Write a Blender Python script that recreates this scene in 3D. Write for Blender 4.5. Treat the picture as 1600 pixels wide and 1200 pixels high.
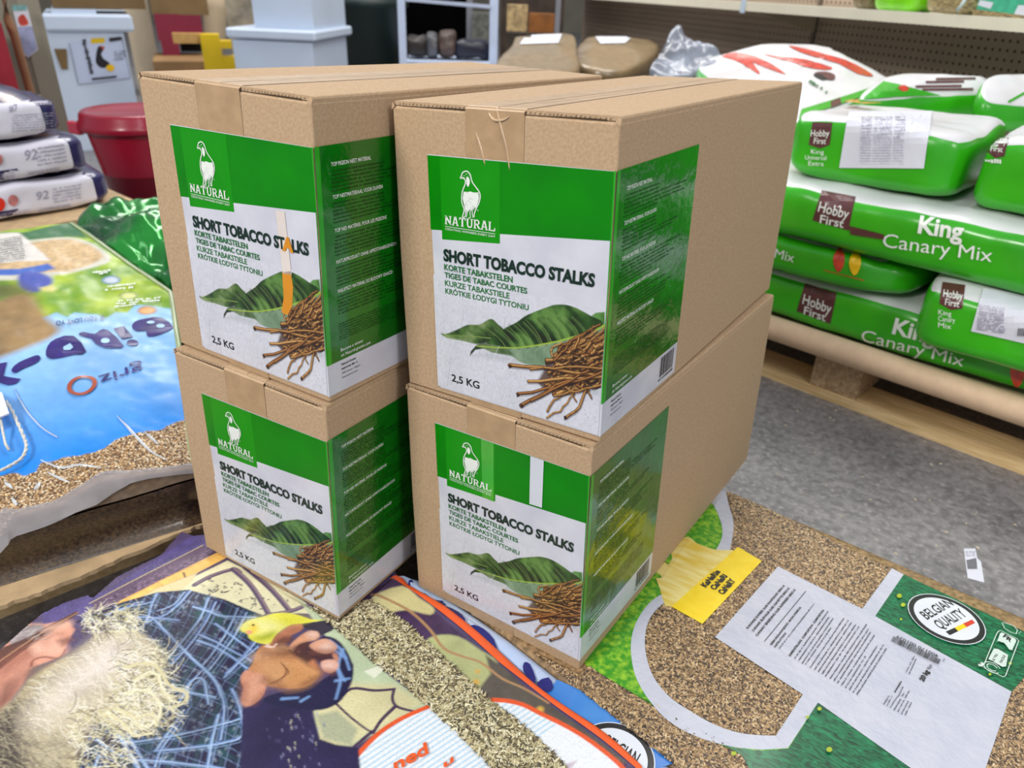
import bpy, bmesh, math, random
import numpy as np
from mathutils import Vector, Matrix, Euler
from mathutils.bvhtree import BVHTree
from mathutils.geometry import tessellate_polygon

for o in list(bpy.data.objects):
    bpy.data.objects.remove(o, do_unlink=True)
SC = bpy.context.scene
COL = SC.collection

# ------------------------------------------------------------------ camera
CAM = np.array([0.249814, -0.558216, 0.801973])
ROT = np.array([[0.8344764, -0.2873167, 0.470211],
                [0.5501187, 0.3849459, -0.7410709],
                [0.0319163, 0.877078, 0.4792865]])
FPX = 1149.956
cd = bpy.data.cameras.new('camera')
cam = bpy.data.objects.new('camera', cd)
COL.objects.link(cam)
M4 = Matrix.Identity(4)
for i in range(3):
    for j in range(3):
        M4[i][j] = ROT[i, j]
    M4[i][3] = CAM[i]
cam.matrix_world = M4
cd.sensor_fit = 'HORIZONTAL'
cd.sensor_width = 36.0
cd.lens = FPX * 36.0 / 1600.0
cd.clip_start = 0.02
cd.clip_end = 100
cd.dof.use_dof = True
cd.dof.focus_distance = 0.77
cd.dof.aperture_fstop = 6.3
SC.camera = cam

# ------------------------------------------------------------------ light
SC.view_settings.view_transform = 'Standard'
SC.view_settings.look = 'None'
SC.view_settings.gamma = 1
SC.view_settings.use_curve_mapping = False
SC.view_settings.exposure = 0.0
w = bpy.data.worlds.new('hall_light')
SC.world = w
w.use_nodes = True
w.node_tree.nodes['Background'].inputs['Color'].default_value = (0.86, 0.92, 1.0, 1)
w.node_tree.nodes['Background'].inputs['Strength'].default_value = 0.45

def area(name, loc, size, power, color=(1, 1, 1), target=(0, 0.2, 0.2)):
    l = bpy.data.lights.new(name, 'AREA')
    l.shape = 'RECTANGLE'
    l.size, l.size_y = size
    l.energy = power
    l.color = color
    o = bpy.data.objects.new(name, l)
    COL.objects.link(o)
    o.location = loc
    d = Vector(target) - Vector(loc)
    o.rotation_euler = d.to_track_quat('-Z', 'Y').to_euler()
    return o

area('unseen_lamp', (-0.75, -2.2, 2.5), (0.8, 0.6), 70, (1.0, 0.96, 0.9), (-0.15, 0.0, 0.1))  # unseen key light, set forward to brighten the carton fronts
area('unseen_lamp', (-1.5, 3.0, 3.4), (3.0, 0.5), 70, (1.0, 0.97, 0.92), (-1.5, 3.0, 0))
area('unseen_lamp', (0.6, -0.5, 3.2), (0.5, 1.6), 12, (0.95, 0.97, 1.0), (0.5, 1.2, 0.2))  # unseen light, turned toward the right pile to brighten it
area('unseen_lamp', (2.3, -0.9, 2.4), (0.5, 1.2), 34, (1.0, 0.96, 0.93), (0.3, 1.1, 0.2))  # added fill that lifts the dim fronts of the right pile
area('unseen_lamp', (-0.6, 2.2, 3.0), (1.2, 1.2), 30, (1.0, 0.97, 0.93), (0.1, 3.4, 0.5))  # added to brighten the pegboard at the back
area('unseen_lamp', (-4.0, 3.0, 3.6), (2.0, 2.0), 110, (1.0, 0.97, 0.93), (-4.0, 3.0, 0))

# ------------------------------------------------------------------ helpers
def ray(u, v):
    return ROT @ np.array([(u - 800.0) / FPX, -(v - 600.0) / FPX, -1.0])
def on_plane(u, v, P, n):
    d = ray(u, v)
    return CAM + d * (np.dot(n, np.asarray(P, float) - CAM) / np.dot(n, d))
def on_z(u, v, z):
    d = ray(u, v)
    return CAM + d * (z - CAM[2]) / d[2]
def at_d(u, v, dist):
    d = ray(u, v)
    return CAM + d * dist / math.hypot(d[0], d[1])

def srgb(r, g=None, b=None):
    if g is None:
        r, g, b = r
    f = lambda c: (c / 255.0) / 12.92 if c / 255.0 <= 0.04045 else ((c / 255.0 + 0.055) / 1.055) ** 2.4
    return (f(r), f(g), f(b))

MATS = {}
def mat(name, col=None, rough=0.6, var=0.0, scale=40.0, col2=None, bump=0.0, bscale=None, spec=0.5, metal=0.0,
        coat=0.0, detail=3.0, alpha=1.0, lo=0.35, hi=0.65, attr=None, trans=0.0, dist=0.0, stretch=None, croug=0.1):
    """procedural material: object-space noise mixes col and col2 (or darker/lighter col)"""
    if name in MATS:
        return MATS[name]
    m = bpy.data.materials.new(name)
    m.use_nodes = True
    nt = m.node_tree
    b = nt.nodes['Principled BSDF']
    b.inputs['Roughness'].default_value = rough
    b.inputs['Specular IOR Level'].default_value = spec
    b.inputs['Metallic'].default_value = metal
    b.inputs['Coat Weight'].default_value = coat
    b.inputs['Coat Roughness'].default_value = croug
    b.inputs['Alpha'].default_value = alpha
    b.inputs['Transmission Weight'].default_value = trans
    c = tuple(col) + (1,)
    b.inputs['Base Color'].default_value = c
    L = nt.links
    tc = nt.nodes.new('ShaderNodeTexCoord')
    src = tc.outputs['Object']
    if stretch:
        mp = nt.nodes.new('ShaderNodeMapping')
        mp.inputs['Scale'].default_value = stretch[:3]
        if len(stretch) > 3:
            mp.inputs['Rotation'].default_value = stretch[3]
        L.new(src, mp.inputs['Vector'])
        src = mp.outputs['Vector']
    nz = nt.nodes.new('ShaderNodeTexNoise')
    nz.inputs['Scale'].default_value = scale
    nz.inputs['Detail'].default_value = detail
    nz.inputs['Distortion'].default_value = dist
    L.new(src, nz.inputs['Vector'])
    if attr or var or col2 is not None:
        rp = nt.nodes.new('ShaderNodeMapRange')
        rp.inputs['From Min'].default_value = lo
        rp.inputs['From Max'].default_value = hi
        L.new(nz.outputs['Fac'], rp.inputs['Value'])
        if attr:
            at = nt.nodes.new('ShaderNodeAttribute')
            at.attribute_name = attr
            hs = nt.nodes.new('ShaderNodeHueSaturation')
            rp.inputs['To Min'].default_value = 1 - var
            rp.inputs['To Max'].default_value = 1 + var
            L.new(rp.outputs['Result'], hs.inputs['Value'])
            L.new(at.outputs['Color'], hs.inputs['Color'])
            L.new(hs.outputs['Color'], b.inputs['Base Color'])
        else:
            mx = nt.nodes.new('ShaderNodeMix')
            mx.data_type = 'RGBA'
            ca = c if col2 is not None else tuple(x * (1 - var) for x in col) + (1,)
            cb = (tuple(col2) + (1,)) if col2 is not None else tuple(min(1, x * (1 + var)) for x in col) + (1,)
            mx.inputs['A'].default_value = ca
            mx.inputs['B'].default_value = cb
            L.new(rp.outputs['Result'], mx.inputs['Factor'])
            L.new(mx.outputs['Result'], b.inputs['Base Color'])
    if bump:
        nb_ = nt.nodes.new('ShaderNodeTexNoise')
        nb_.inputs['Scale'].default_value = bscale or scale
        nb_.inputs['Detail'].default_value = 3
        L.new(src, nb_.inputs['Vector'])
        bp_ = nt.nodes.new('ShaderNodeBump')
        bp_.inputs['Strength'].default_value = bump
        bp_.inputs['Distance'].default_value = 0.004
        L.new(nb_.outputs['Fac'], bp_.inputs['Height'])
        L.new(bp_.outputs['Normal'], b.inputs['Normal'])
    MATS[name] = m
    return m

def empty(name, loc=(0, 0, 0), rot=(0, 0, 0), label=None, cat=None, group=None):
    o = bpy.data.objects.new(name, None)
    o.empty_display_size = 0.05
    COL.objects.link(o)
    o.location = loc
    o.rotation_euler = rot
    if label:
        o['label'] = label
    if cat:
        o['category'] = cat
    if group:
        o['group'] = group
    o['_m'] = 1
    del o['_m']
    return o

def wmat(o):
    M = Matrix.LocRotScale(o.location, o.rotation_euler, o.scale)
    return wmat(o.parent) @ M if o.parent else M

def part(name, verts, faces, mats, parent=None, mi=None, smooth=False, world=True, kind=None, label=None, cols=None):
    """one mesh object; verts are world coordinates unless world=False (parent space)"""
    me = bpy.data.meshes.new(name)
    V = np.asarray(verts, float).reshape(-1, 3)
    if world and parent is not None:
        Mi = np.array(wmat(parent).inverted())
        V = V @ Mi[:3, :3].T + Mi[:3, 3]
    if isinstance(faces, np.ndarray):
        n, k = faces.shape
        me.vertices.add(len(V))
        me.vertices.foreach_set('co', V.ravel())
        me.loops.add(n * k)
        me.loops.foreach_set('vertex_index', faces.ravel().astype(np.int32))
        me.polygons.add(n)
        me.polygons.foreach_set('loop_start', np.arange(0, n * k, k, dtype=np.int32))
        me.update(calc_edges=True)
    else:
        me.from_pydata(V.tolist(), [], faces)
        me.update()
    if not isinstance(mats, (list, tuple)):
        mats = [mats]
    for m in mats:
        me.materials.append(m)
    if mi is not None:
        me.polygons.foreach_set('material_index', np.asarray(mi, dtype=np.int32))
    if smooth:
        me.polygons.foreach_set('use_smooth', [True] * len(me.polygons))
    if cols is not None:
        a = me.color_attributes.new('Col', 'FLOAT_COLOR', 'POINT')
        C4 = np.ones((len(V), 4), np.float32)
        C4[:, :3] = cols
        a.data.foreach_set('color', C4.ravel())
    o = bpy.data.objects.new(name, me)
    COL.objects.link(o)
    o.parent = parent
    if kind:
        o['kind'] = kind
    if label:
        o['label'] = label
    return o

def tag(o, label=None, cat=None, group=None, kind=None):
    if label: o['label'] = label
    if cat: o['category'] = cat
    if group: o['group'] = group
    if kind: o['kind'] = kind
    return o

class MB:
    """mesh collector (coordinates in any one space)"""
    def __init__(s):
        s.v, s.f, s.m = [], [], []
    def add(s, vs, fs, mi=0):
        o = len(s.v)
        s.v += [tuple(map(float, p)) for p in vs]
        s.f += [tuple(o + i for i in f) for f in fs]
        s.m += [mi] * len(fs)
        return s
    def box(s, a, b, mi=0, M=None, bev=0.0):
        (x0, y0, z0), (x1, y1, z1) = a, b
        if bev > 0:
            e = bev
            vs, ring = [], []
            for z, k in ((z0, e), (z0 + e, 0), (z1 - e, 0), (z1, e)):
                r = [(x0 + max(k, 0) + (e if k == 0 else 0), y0 + k), (x1 - k - (e if k == 0 else 0), y0 + k),
                     (x1 - k, y0 + k + (e if k == 0 else 0)), (x1 - k, y1 - k - (e if k == 0 else 0)),
                     (x1 - k - (e if k == 0 else 0), y1 - k), (x0 + k + (e if k == 0 else 0), y1 - k),
                     (x0 + k, y1 - k - (e if k == 0 else 0)), (x0 + k, y0 + k + (e if k == 0 else 0))]
                vs += [(p[0], p[1], z) for p in r]
            fs = [tuple(range(7, -1, -1)), tuple(range(24, 32))]
            for j in range(3):
                for i in range(8):
                    i2 = (i + 1) % 8
                    fs.append((j * 8 + i, j * 8 + i2, (j + 1) * 8 + i2, (j + 1) * 8 + i))
        else:
            vs = [(x0, y0, z0), (x1, y0, z0), (x1, y1, z0), (x0, y1, z0), (x0, y0, z1), (x1, y0, z1), (x1, y1, z1), (x0, y1, z1)]
            fs = [(3, 2, 1, 0), (4, 5, 6, 7), (0, 1, 5, 4), (1, 2, 6, 5), (2, 3, 7, 6), (3, 0, 4, 7)]
        if M is not None:
            vs = [tuple(M @ Vector(p)) for p in vs]
        return s.add(vs, fs, mi)
    def tube(s, pts, r, n=8, mi=0, cap=True):
        P = [Vector(p) for p in pts]
        R = r if isinstance(r, (list, tuple)) else [r] * len(P)
        rings = []
        up = Vector((0, 0, 1))
        for i, p in enumerate(P):
            t = (P[min(i + 1, len(P) - 1)] - P[max(i - 1, 0)]).normalized()
            a = t.cross(up)
            if a.length < 1e-3:
                a = t.cross(Vector((1, 0, 0)))
            a.normalize()
            b = t.cross(a)
            rings.append([p + (a * math.cos(k * 2 * math.pi / n) + b * math.sin(k * 2 * math.pi / n)) * R[i] for k in range(n)])
        vs = [q for rg in rings for q in rg]
        fs = []
        for j in range(len(P) - 1):
            for k in range(n):
                k2 = (k + 1) % n
                fs.append((j * n + k, (j + 1) * n + k, (j + 1) * n + k2, j * n + k2))
        if cap:
            fs.append(tuple(range(n)))
            fs.append(tuple(range((len(P) - 1) * n + n - 1, (len(P) - 1) * n - 1, -1)))
        return s.add(vs, fs, mi)
    def lathe(s, prof, c=(0, 0, 0), n=24, mi=0):
        vs, fs = [], []
        for r, z in prof:
            vs += [(c[0] + r * math.cos(2 * math.pi * k / n), c[1] + r * math.sin(2 * math.pi * k / n), c[2] + z) for k in range(n)]
        for j in range(len(prof) - 1):
            for k in range(n):
                k2 = (k + 1) % n
                fs.append((j * n + k, j * n + k2, (j + 1) * n + k2, (j + 1) * n + k))
        return s.add(vs, fs, mi)
    def build(s, name, mats, parent=None, world=True, smooth=False, **k):
        return part(name, s.v, s.f, mats, parent, s.m, smooth, world, **k)

# --- flat artwork: polygons in 2D, cut on a grid so that they can follow a curved surface
def poly2d(pts):
    P = [Vector((p[0], p[1], 0)) for p in pts]
    tr = tessellate_polygon([P])
    return [(p[0], p[1]) for p in pts], [tuple(t) for t in tr]

_tc = {}
def text2d(s, bold=0.0):
    k = (s, bold)
    if k in _tc:
        return _tc[k]
    cu = bpy.data.curves.new('t', 'FONT')
    cu.body = s
    cu.offset = bold
    cu.resolution_u = 3
    o = bpy.data.objects.new('t', cu)
    COL.objects.link(o)
    dg = bpy.context.evaluated_depsgraph_get()
    dg.update()
    me = o.evaluated_get(dg).to_mesh()
    V = np.array([v.co[:2] for v in me.vertices]).reshape(-1, 2)
    F = [tuple(p.vertices) for p in me.polygons]
    o.evaluated_get(dg).to_mesh_clear()
    bpy.data.objects.remove(o)
    bpy.data.curves.remove(cu)
    if len(V):
        x0, x1 = V[:, 0].min(), V[:, 0].max()
        V[:, 0] = (V[:, 0] - x0) / max(x1 - x0, 1e-6)
        V[:, 1] /= 0.69          # cap height = 1
    _tc[k] = (V, F)
    return _tc[k]

class Art:
    """2D artwork made of coloured polygons; layer order = draw order"""
    def __init__(s, conv=None):
        s.items = []
        s.mats = []
        s.conv = conv or (lambda p: p)
    def mi(s, m):
        if m not in s.mats:
            s.mats.append(m)
        return s.mats.index(m)
    def poly(s, pts, m, lift=None, raw=False):
        P = [p if raw else s.conv(p) for p in pts]
        v, f = poly2d(P)
        s.items.append((v, f, s.mi(m), lift))
        return s
    def text(s, t, p0, p1, up, m, bold=0.0, raw=False):
        """baseline p0->p1, up = point above p0 at cap height"""
        V, F = text2d(t, bold)
        if not len(V):
            return s
        c = (lambda q: q) if raw else s.conv
        a, b, u = [np.array(c(q), float)[:2] for q in (p0, p1, up)]
        P = a + np.outer(V[:, 0], b - a) + np.outer(V[:, 1], u - a)
        s.items.append(([tuple(q) for q in P], F, s.mi(m), None))
        return s
    def line(s, pts, w, m, raw=False, w2=None):
        P = np.array([p if raw else s.conv(p) for p in pts], float)[:, :2]
        n = len(P)
        T = np.gradient(P, axis=0)
        T /= np.maximum(np.linalg.norm(T, axis=1), 1e-9)[:, None]
        N = np.stack([-T[:, 1], T[:, 0]], 1)
        W = np.linspace(w, w if w2 is None else w2, n)[:, None] / 2
        A, B = P + N * W, P - N * W
        vs = [tuple(q) for q in A] + [tuple(q) for q in B]
        fs = [(i, i + 1, n + i + 1, n + i) for i in range(n - 1)]
        s.items.append((vs, fs, s.mi(m), None))
        return s
    def blobs(s, p0, p1, up, m, rng, dens=0.8, raw=False):
        """a row of tiny word-like marks (print too small to read)"""
        c = (lambda q: q) if raw else s.conv
        a, b, u = [np.array(c(q), float)[:2] for q in (p0, p1, up)]
        L = np.linalg.norm(b - a); h = np.linalg.norm(u - a)
        x = 0.0
        ex, ey = (b - a) / L, (u - a)
        vs, fs = [], []
        while x < L:
            wd = h * rng.uniform(0.45, 0.8)
            if rng.random() < dens:
                y0, y1 = rng.uniform(0, .25), rng.uniform(.65, 1)
                o = len(vs)
                vs += [tuple(a + ex * x + ey * y0), tuple(a + ex * (x + wd * .8) + ey * y0), tuple(a + ex * (x + wd * .8) + ey * y1), tuple(a + ex * x + ey * y1)]
                fs.append((o, o + 1, o + 2, o + 3))
            x += wd
        s.items.append((vs, fs, s.mi(m), None))
        return s
    def build(s, name, parent, to3d, step=0.0004, cut=None, base=0.0003, smooth=False, kind=None, world=True, label=None):
        """to3d(u, v, h) -> 3D point or None"""
        vs, fs, mi = [], [], []
        groups = []
        for it in s.items:
            groups.append(it)
        for k, (v, f, m, lift) in enumerate(groups):
            if cut:
                bm = bmesh.new()
                bv = [bm.verts.new((p[0], p[1], 0)) for p in v]
                for q in f:
                    try:
                        bm.faces.new([bv[i] for i in q])
                    except ValueError:
                        pass
                xs = [p[0] for p in v]; ys = [p[1] for p in v]
                for ax, lo, hi in ((0, min(xs), max(xs)), (1, min(ys), max(ys))):
                    c = math.ceil(lo / cut) * cut
                    while c < hi:
                        nr = [0, 0, 0]; nr[ax] = 1
                        co = [0, 0, 0]; co[ax] = c
                        bmesh.ops.bisect_plane(bm, geom=bm.verts[:] + bm.edges[:] + bm.faces[:], plane_co=co, plane_no=nr)
                        c += cut
                bm.verts.index_update()
                v = [(p.co.x, p.co.y) for p in bm.verts]
                f = [tuple(x.index for x in q.verts) for q in bm.faces]
                bm.free()
            h = (lift if lift is not None else base + step * k)
            o = len(vs)
            pts = [to3d(p[0], p[1], h) for p in v]
            ok = [p is not None for p in pts]
            vs += [tuple(p) if p is not None else (0, 0, 0) for p in pts]
            for q in f:
                if all(ok[i] for i in q):
                    fs.append(tuple(o + i for i in q)); mi.append(m)
        used = sorted({i for q in fs for i in q})
        ix = {u: i for i, u in enumerate(used)}
        return part(name, [vs[u] for u in used], [tuple(ix[i] for i in q) for q in fs], s.mats, parent, mi, smooth, world, kind, label)

def crop(ox, oy, sc):
    return lambda x, y: (ox + x / sc, oy + y / sc)

def bvh_of(*objs):
    vs, fs = [], []
    for o in objs:
        M = wmat(o.parent) if o.parent else Matrix.Identity(4)
        off = len(vs)
        vs += [M @ v.co for v in o.data.vertices]
        fs += [tuple(off + i for i in p.vertices) for p in o.data.polygons]
    return BVHTree.FromPolygons(vs, fs)

def sight(bvh):
    """print laid on a curved bag: where the sight line of a photo point meets the bag skin"""
    def f(u, v, h):
        d = Vector(ray(u, v)).normalized()
        loc, nrm, i, dist = bvh.ray_cast(Vector(CAM), d)
        if loc is None:
            return None
        if nrm.dot(d) > 0:
            nrm = -nrm
        return loc + nrm * h
    return f

# --- painted canvas: numpy raster carried by a fine mesh as a colour attribute (print, in places with painted shade)
def fbm(X, Y, scale, seed=0, octaves=3):
    r = np.zeros_like(X, dtype=float); amp = 1; tot = 0
    for o in range(octaves):
        s = scale * 2 ** o
        x, y = X * s, Y * s
        xi, yi = np.floor(x).astype(np.int64), np.floor(y).astype(np.int64)
        xf, yf = x - xi, y - yi
        xf = xf * xf * (3 - 2 * xf); yf = yf * yf * (3 - 2 * yf)
        def hsh(a, b):
            h = (a * 374761393 + b * 668265263 + (seed + o) * 1442695041) & 0xffffffff
            h = ((h ^ (h >> 13)) * 1274126177) & 0xffffffff
            return ((h ^ (h >> 16)) & 0xffff) / 65535.0
        v = (hsh(xi, yi) * (1 - xf) + hsh(xi + 1, yi) * xf) * (1 - yf) + (hsh(xi, yi + 1) * (1 - xf) + hsh(xi + 1, yi + 1) * xf) * yf
        r += v * amp; tot += amp; amp *= 0.5
    return r / tot

class Canvas:
    def __init__(s, x0, y0, x1, y1, res, base, conv=None):
        s.x0, s.y0, s.res = x0, y0, res
        s.nx, s.ny = int((x1 - x0) / res) + 1, int((y1 - y0) / res) + 1
        s.X, s.Y = np.meshgrid(x0 + np.arange(s.nx) * res, y0 + np.arange(s.ny) * res)
        s.C = np.zeros((s.ny, s.nx, 3)) + np.array(srgb(base))
        s.conv = conv or (lambda p: p)
        s.clip = None
    def box(s, lo, hi):
        a = max(0, int((lo[0] - s.x0) / s.res) - 1); b = min(s.nx, int((hi[0] - s.x0) / s.res) + 2)
        c = max(0, int((lo[1] - s.y0) / s.res) - 1); d = min(s.ny, int((hi[1] - s.y0) / s.res) + 2)
        return a, b, c, d
    def blend(s, sl, al, col):
        if s.clip is not None:
            al = al * s.clip[sl]
        if callable(col):
            col = col(s.X[sl], s.Y[sl])
        elif not isinstance(col, np.ndarray):
            col = np.array(srgb(col))
        s.C[sl] = s.C[sl] * (1 - al[..., None]) + col * al[..., None]
    def poly(s, pts, col, soft=1.0, alpha=1.0, raw=False):
        P = np.array([p if raw else s.conv(p) for p in pts], float)[:, :2]
        e = s.res * soft
        a, b, c, d = s.box(P.min(0) - e, P.max(0) + e)
        if a >= b or c >= d:
            return
        sl = (slice(c, d), slice(a, b)); X, Y = s.X[sl], s.Y[sl]
        ins = np.zeros(X.shape, bool); dm = np.full(X.shape, 1e9)
        for i in range(len(P)):
            (xa, ya), (xb, yb) = P[i], P[(i + 1) % len(P)]
            cr = (ya > Y) != (yb > Y)
            if abs(yb - ya) > 1e-12:
                ins ^= cr & (X < (xb - xa) * (Y - ya) / (yb - ya) + xa)
            L2 = (xb - xa) ** 2 + (yb - ya) ** 2 + 1e-15
            t = np.clip(((X - xa) * (xb - xa) + (Y - ya) * (yb - ya)) / L2, 0, 1)
            dm = np.minimum(dm, np.hypot(X - xa - t * (xb - xa), Y - ya - t * (yb - ya)))
        sd = np.where(ins, dm, -dm)
        s.blend(sl, np.clip(sd / e + 0.5, 0, 1) * alpha, col)
    def stroke(s, pts, w0, w1, col, alpha=1.0, raw=False, soft=1.0):
        P = np.array([p if raw else s.conv(p) for p in pts], float)[:, :2]
        W = np.linspace(w0, w1, len(P)) / 2
        e = s.res * soft
        mx = W.max() + e
        a, b, c, d = s.box(P.min(0) - mx, P.max(0) + mx)
        if a >= b or c >= d:
            return
        sl = (slice(c, d), slice(a, b)); X, Y = s.X[sl], s.Y[sl]
        al = np.zeros(X.shape)
        for i in range(len(P) - 1):
            (xa, ya), (xb, yb) = P[i], P[i + 1]
            L2 = (xb - xa) ** 2 + (yb - ya) ** 2 + 1e-15
            t = np.clip(((X - xa) * (xb - xa) + (Y - ya) * (yb - ya)) / L2, 0, 1)
            dd = np.hypot(X - xa - t * (xb - xa), Y - ya - t * (yb - ya))
            al = np.maximum(al, np.clip((W[i] * (1 - t) + W[i + 1] * t - dd) / e + 0.5, 0, 1))
        s.blend(sl, al * alpha, col)
    def build(s, name, parent, to3d, m, keep=None, world=True, label=None):
        """to3d(X, Y) vectorised -> (...,3)"""
        P = to3d(s.X, s.Y)
        idx = np.arange(s.nx * s.ny).reshape(s.ny, s.nx)
        F = np.stack([idx[:-1, :-1], idx[:-1, 1:], idx[1:, 1:], idx[1:, :-1]], -1).reshape(-1, 4)
        if keep is not None:
            k = keep(s.X, s.Y).ravel()
            F = F[k[F].all(1)]
        used, inv = np.unique(F.ravel(), return_inverse=True)
        return part(name, P.reshape(-1, 3)[used], inv.reshape(-1, 4), m, parent, None, True, world, None, label,
                    cols=s.C.reshape(-1, 3)[used])
def smooth_pts(pts, n=4, closed=False):
    """Catmull-Rom through the points"""
    P = [np.array(p, float) for p in pts]
    out = []
    N = len(P)
    for i in range(N if closed else N - 1):
        g = (lambda k: P[k % N]) if closed else (lambda k: P[min(max(k, 0), N - 1)])
        p0, p1, p2, p3 = g(i - 1), g(i), g(i + 1), g(i + 2)
        for j in range(n):
            t = j / n
            out.append(tuple(0.5 * ((2 * p1) + (-p0 + p2) * t + (2 * p0 - 5 * p1 + 4 * p2 - p3) * t * t + (-p0 + 3 * p1 - 3 * p2 + p3) * t ** 3)))
    if not closed:
        out.append(tuple(P[-1]))
    return out
def in_poly(X, Y, P):
    ins = np.zeros(np.shape(X), bool)
    for i in range(len(P)):
        (xa, ya), (xb, yb) = P[i][:2], P[(i + 1) % len(P)][:2]
        if abs(yb - ya) > 1e-12:
            ins ^= ((ya > Y) != (yb > Y)) & (X < (xb - xa) * (Y - ya) / (yb - ya) + xa)
    return ins
# ------------------------------------------------------------------ setting
NB = np.array([-0.0235, 0.0350, 0.99911])
P00 = np.array([0, 0, 0.1125])
def foot(x, y):
    """base planes of the two lower cartons; the bags give way under them"""
    return None
def PZ(x, y):
    x = np.asarray(x, float); y = np.asarray(y, float)
    z = P00[2] - (NB[0] * x + NB[1] * y) / NB[2]
    for k in 'BD':
        o, r, dm = BOXES[k]
        M = np.array(Euler(r).to_matrix())
        dx, dy = x - o[0], y - o[1]
        c, s_ = math.cos(r[2]), math.sin(r[2])
        lx, ly = dx * c + dy * s_, -dx * s_ + dy * c
        n = M[:, 2]
        zb = o[2] - (n[0] * dx + n[1] * dy) / n[2]
        dd = np.maximum(np.maximum(-dm[0] - lx, lx), np.maximum(-ly, ly - dm[1]))   # outside distance
        z = np.minimum(z, zb + np.clip(dd - .002, 0, 1) * .8 - .0034)
    return z
def pb(p):
    """photo point -> (x, y) on the top of the bags the boxes stand on"""
    q = on_plane(p[0], p[1], P00, NB)
    return (q[0], q[1])

m_floor = mat('worn_concrete', srgb(122, 120, 123), 0.42, 0, 7, srgb(152, 149, 150), bump=0.25, bscale=160, detail=12, lo=.3, hi=.7)
nt = m_floor.node_tree
_b = nt.nodes['Principled BSDF']
vo = nt.nodes.new('ShaderNodeTexVoronoi'); vo.inputs['Scale'].default_value = 85
tc = nt.nodes.new('ShaderNodeTexCoord'); nt.links.new(tc.outputs['Object'], vo.inputs['Vector'])
n2 = nt.nodes.new('ShaderNodeTexNoise'); n2.inputs['Scale'].default_value = 120; n2.inputs['Detail'].default_value = 6
nt.links.new(tc.outputs['Object'], n2.inputs['Vector'])
mr = nt.nodes.new('ShaderNodeMapRange'); mr.inputs['From Min'].default_value = .56; mr.inputs['From Max'].default_value = .72
nt.links.new(n2.outputs['Fac'], mr.inputs['Value'])
mx = nt.nodes.new('ShaderNodeMix'); mx.data_type = 'RGBA'
nt.links.new(mr.outputs['Result'], mx.inputs['Factor'])
old = _b.inputs['Base Color'].links[0].from_socket
nt.links.new(old, mx.inputs['A']); mx.inputs['B'].default_value = srgb(164, 160, 158) + (1,)
n3 = nt.nodes.new('ShaderNodeTexNoise'); n3.inputs['Scale'].default_value = 60; n3.inputs['Detail'].default_value = 8
nt.links.new(tc.outputs['Object'], n3.inputs['Vector'])
mr3 = nt.nodes.new('ShaderNodeMapRange'); mr3.inputs['From Min'].default_value = .35; mr3.inputs['From Max'].default_value = .6
mr3.inputs['To Min'].default_value = .62; mr3.inputs['To Max'].default_value = 1.0
nt.links.new(n3.outputs['Fac'], mr3.inputs['Value'])
hs = nt.nodes.new('ShaderNodeHueSaturation'); nt.links.new(mr3.outputs['Result'], hs.inputs['Value'])
nt.links.new(mx.outputs['Result'], hs.inputs['Color']); nt.links.new(hs.outputs['Color'], _b.inputs['Base Color'])

fl = MB().box((-13, -4, -0.05), (7, 13, 0)).build('floor', m_floor)
fl['kind'] = 'structure'
m_wall = mat('painted_blockwork', srgb(150, 142, 128), 0.9, 0.12, 2.0)
wb = MB().box((-13, 12.8, 0), (7, 13, 3.6)).build('wall_back', m_wall); wb['kind'] = 'structure'
wl = MB().box((-13, -4, 0), (-12.8, 12.8, 3.6)).build('wall_left', m_wall); wl['kind'] = 'structure'

# ------------------------------------------------------------------ the four cartons
BOXES = {  # origin (front right bottom corner), rotation, width depth height
 'A': ((-0.26533, -0.10066, 0.40915), (-0.04130, 0.00360, 0.02019), (0.24295, 0.57827, 0.3008)),
 'B': ((-0.26601, -0.11923, 0.11069), (-0.04130, 0.00360, 0.04118), (0.24179, 0.57533, 0.29802)),
 'C': ((-0.00057, -0.00112, 0.40922), (-0.02950, -0.05080, -0.00209), (0.24264, 0.57533, 0.3016)),
 'D': ((0.01118, -0.01785, 0.11177), (-0.02950, -0.05080, -0.03005), (0.24374, 0.56913, 0.29707))}
BW, BD, BH = 0.24264, 0.57533, 0.3016
def rot3(r):
    return np.array(Euler(r).to_matrix())
MC = rot3(BOXES['C'][1]); OC = np.array(BOXES['C'][0])
def onF(p):   # photo point -> box C front face local (x, z)
    q = on_plane(p[0], p[1], OC, MC @ np.array([0, -1.0, 0]))
    l = MC.T @ (q - OC)
    return (l[0], l[2])
def onS(p):   # photo point -> box C right face local (y, z)
    q = on_plane(p[0], p[1], OC, MC @ np.array([1.0, 0, 0]))
    l = MC.T @ (q - OC)
    return (l[1], l[2])

m_card = mat('kraft_cardboard', srgb(189, 162, 131), 0.82, 0, 330, srgb(176, 148, 117), bump=0.06, bscale=420, detail=6, spec=0.25)
m_cardin = mat('cardboard_cut_edge', srgb(214, 190, 152), 0.9, 0.25, 500, spec=0.2)
m_seam = mat('seam_under_tape', srgb(166, 140, 110), .4, .3, 30)
m_dark = mat('cardboard_gap_shade', srgb(70, 52, 36), 0.95)
m_tapetop = mat('packing_tape_top_lit', srgb(192, 164, 132), 0.34, 0.08, 60, bump=0.1, bscale=90)  # same tape, paler on top: its bleached highlight is in the colour
m_tape = mat('packing_tape_brown', srgb(176, 146, 112), 0.34, 0.08, 60, bump=0.12, bscale=90, spec=0.5)
m_lwhite = mat('label_paper', srgb(214, 216, 226), 0.22, 0, 22, srgb(200, 202, 216), bump=0.10, bscale=55, detail=8, coat=0.25)
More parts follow.
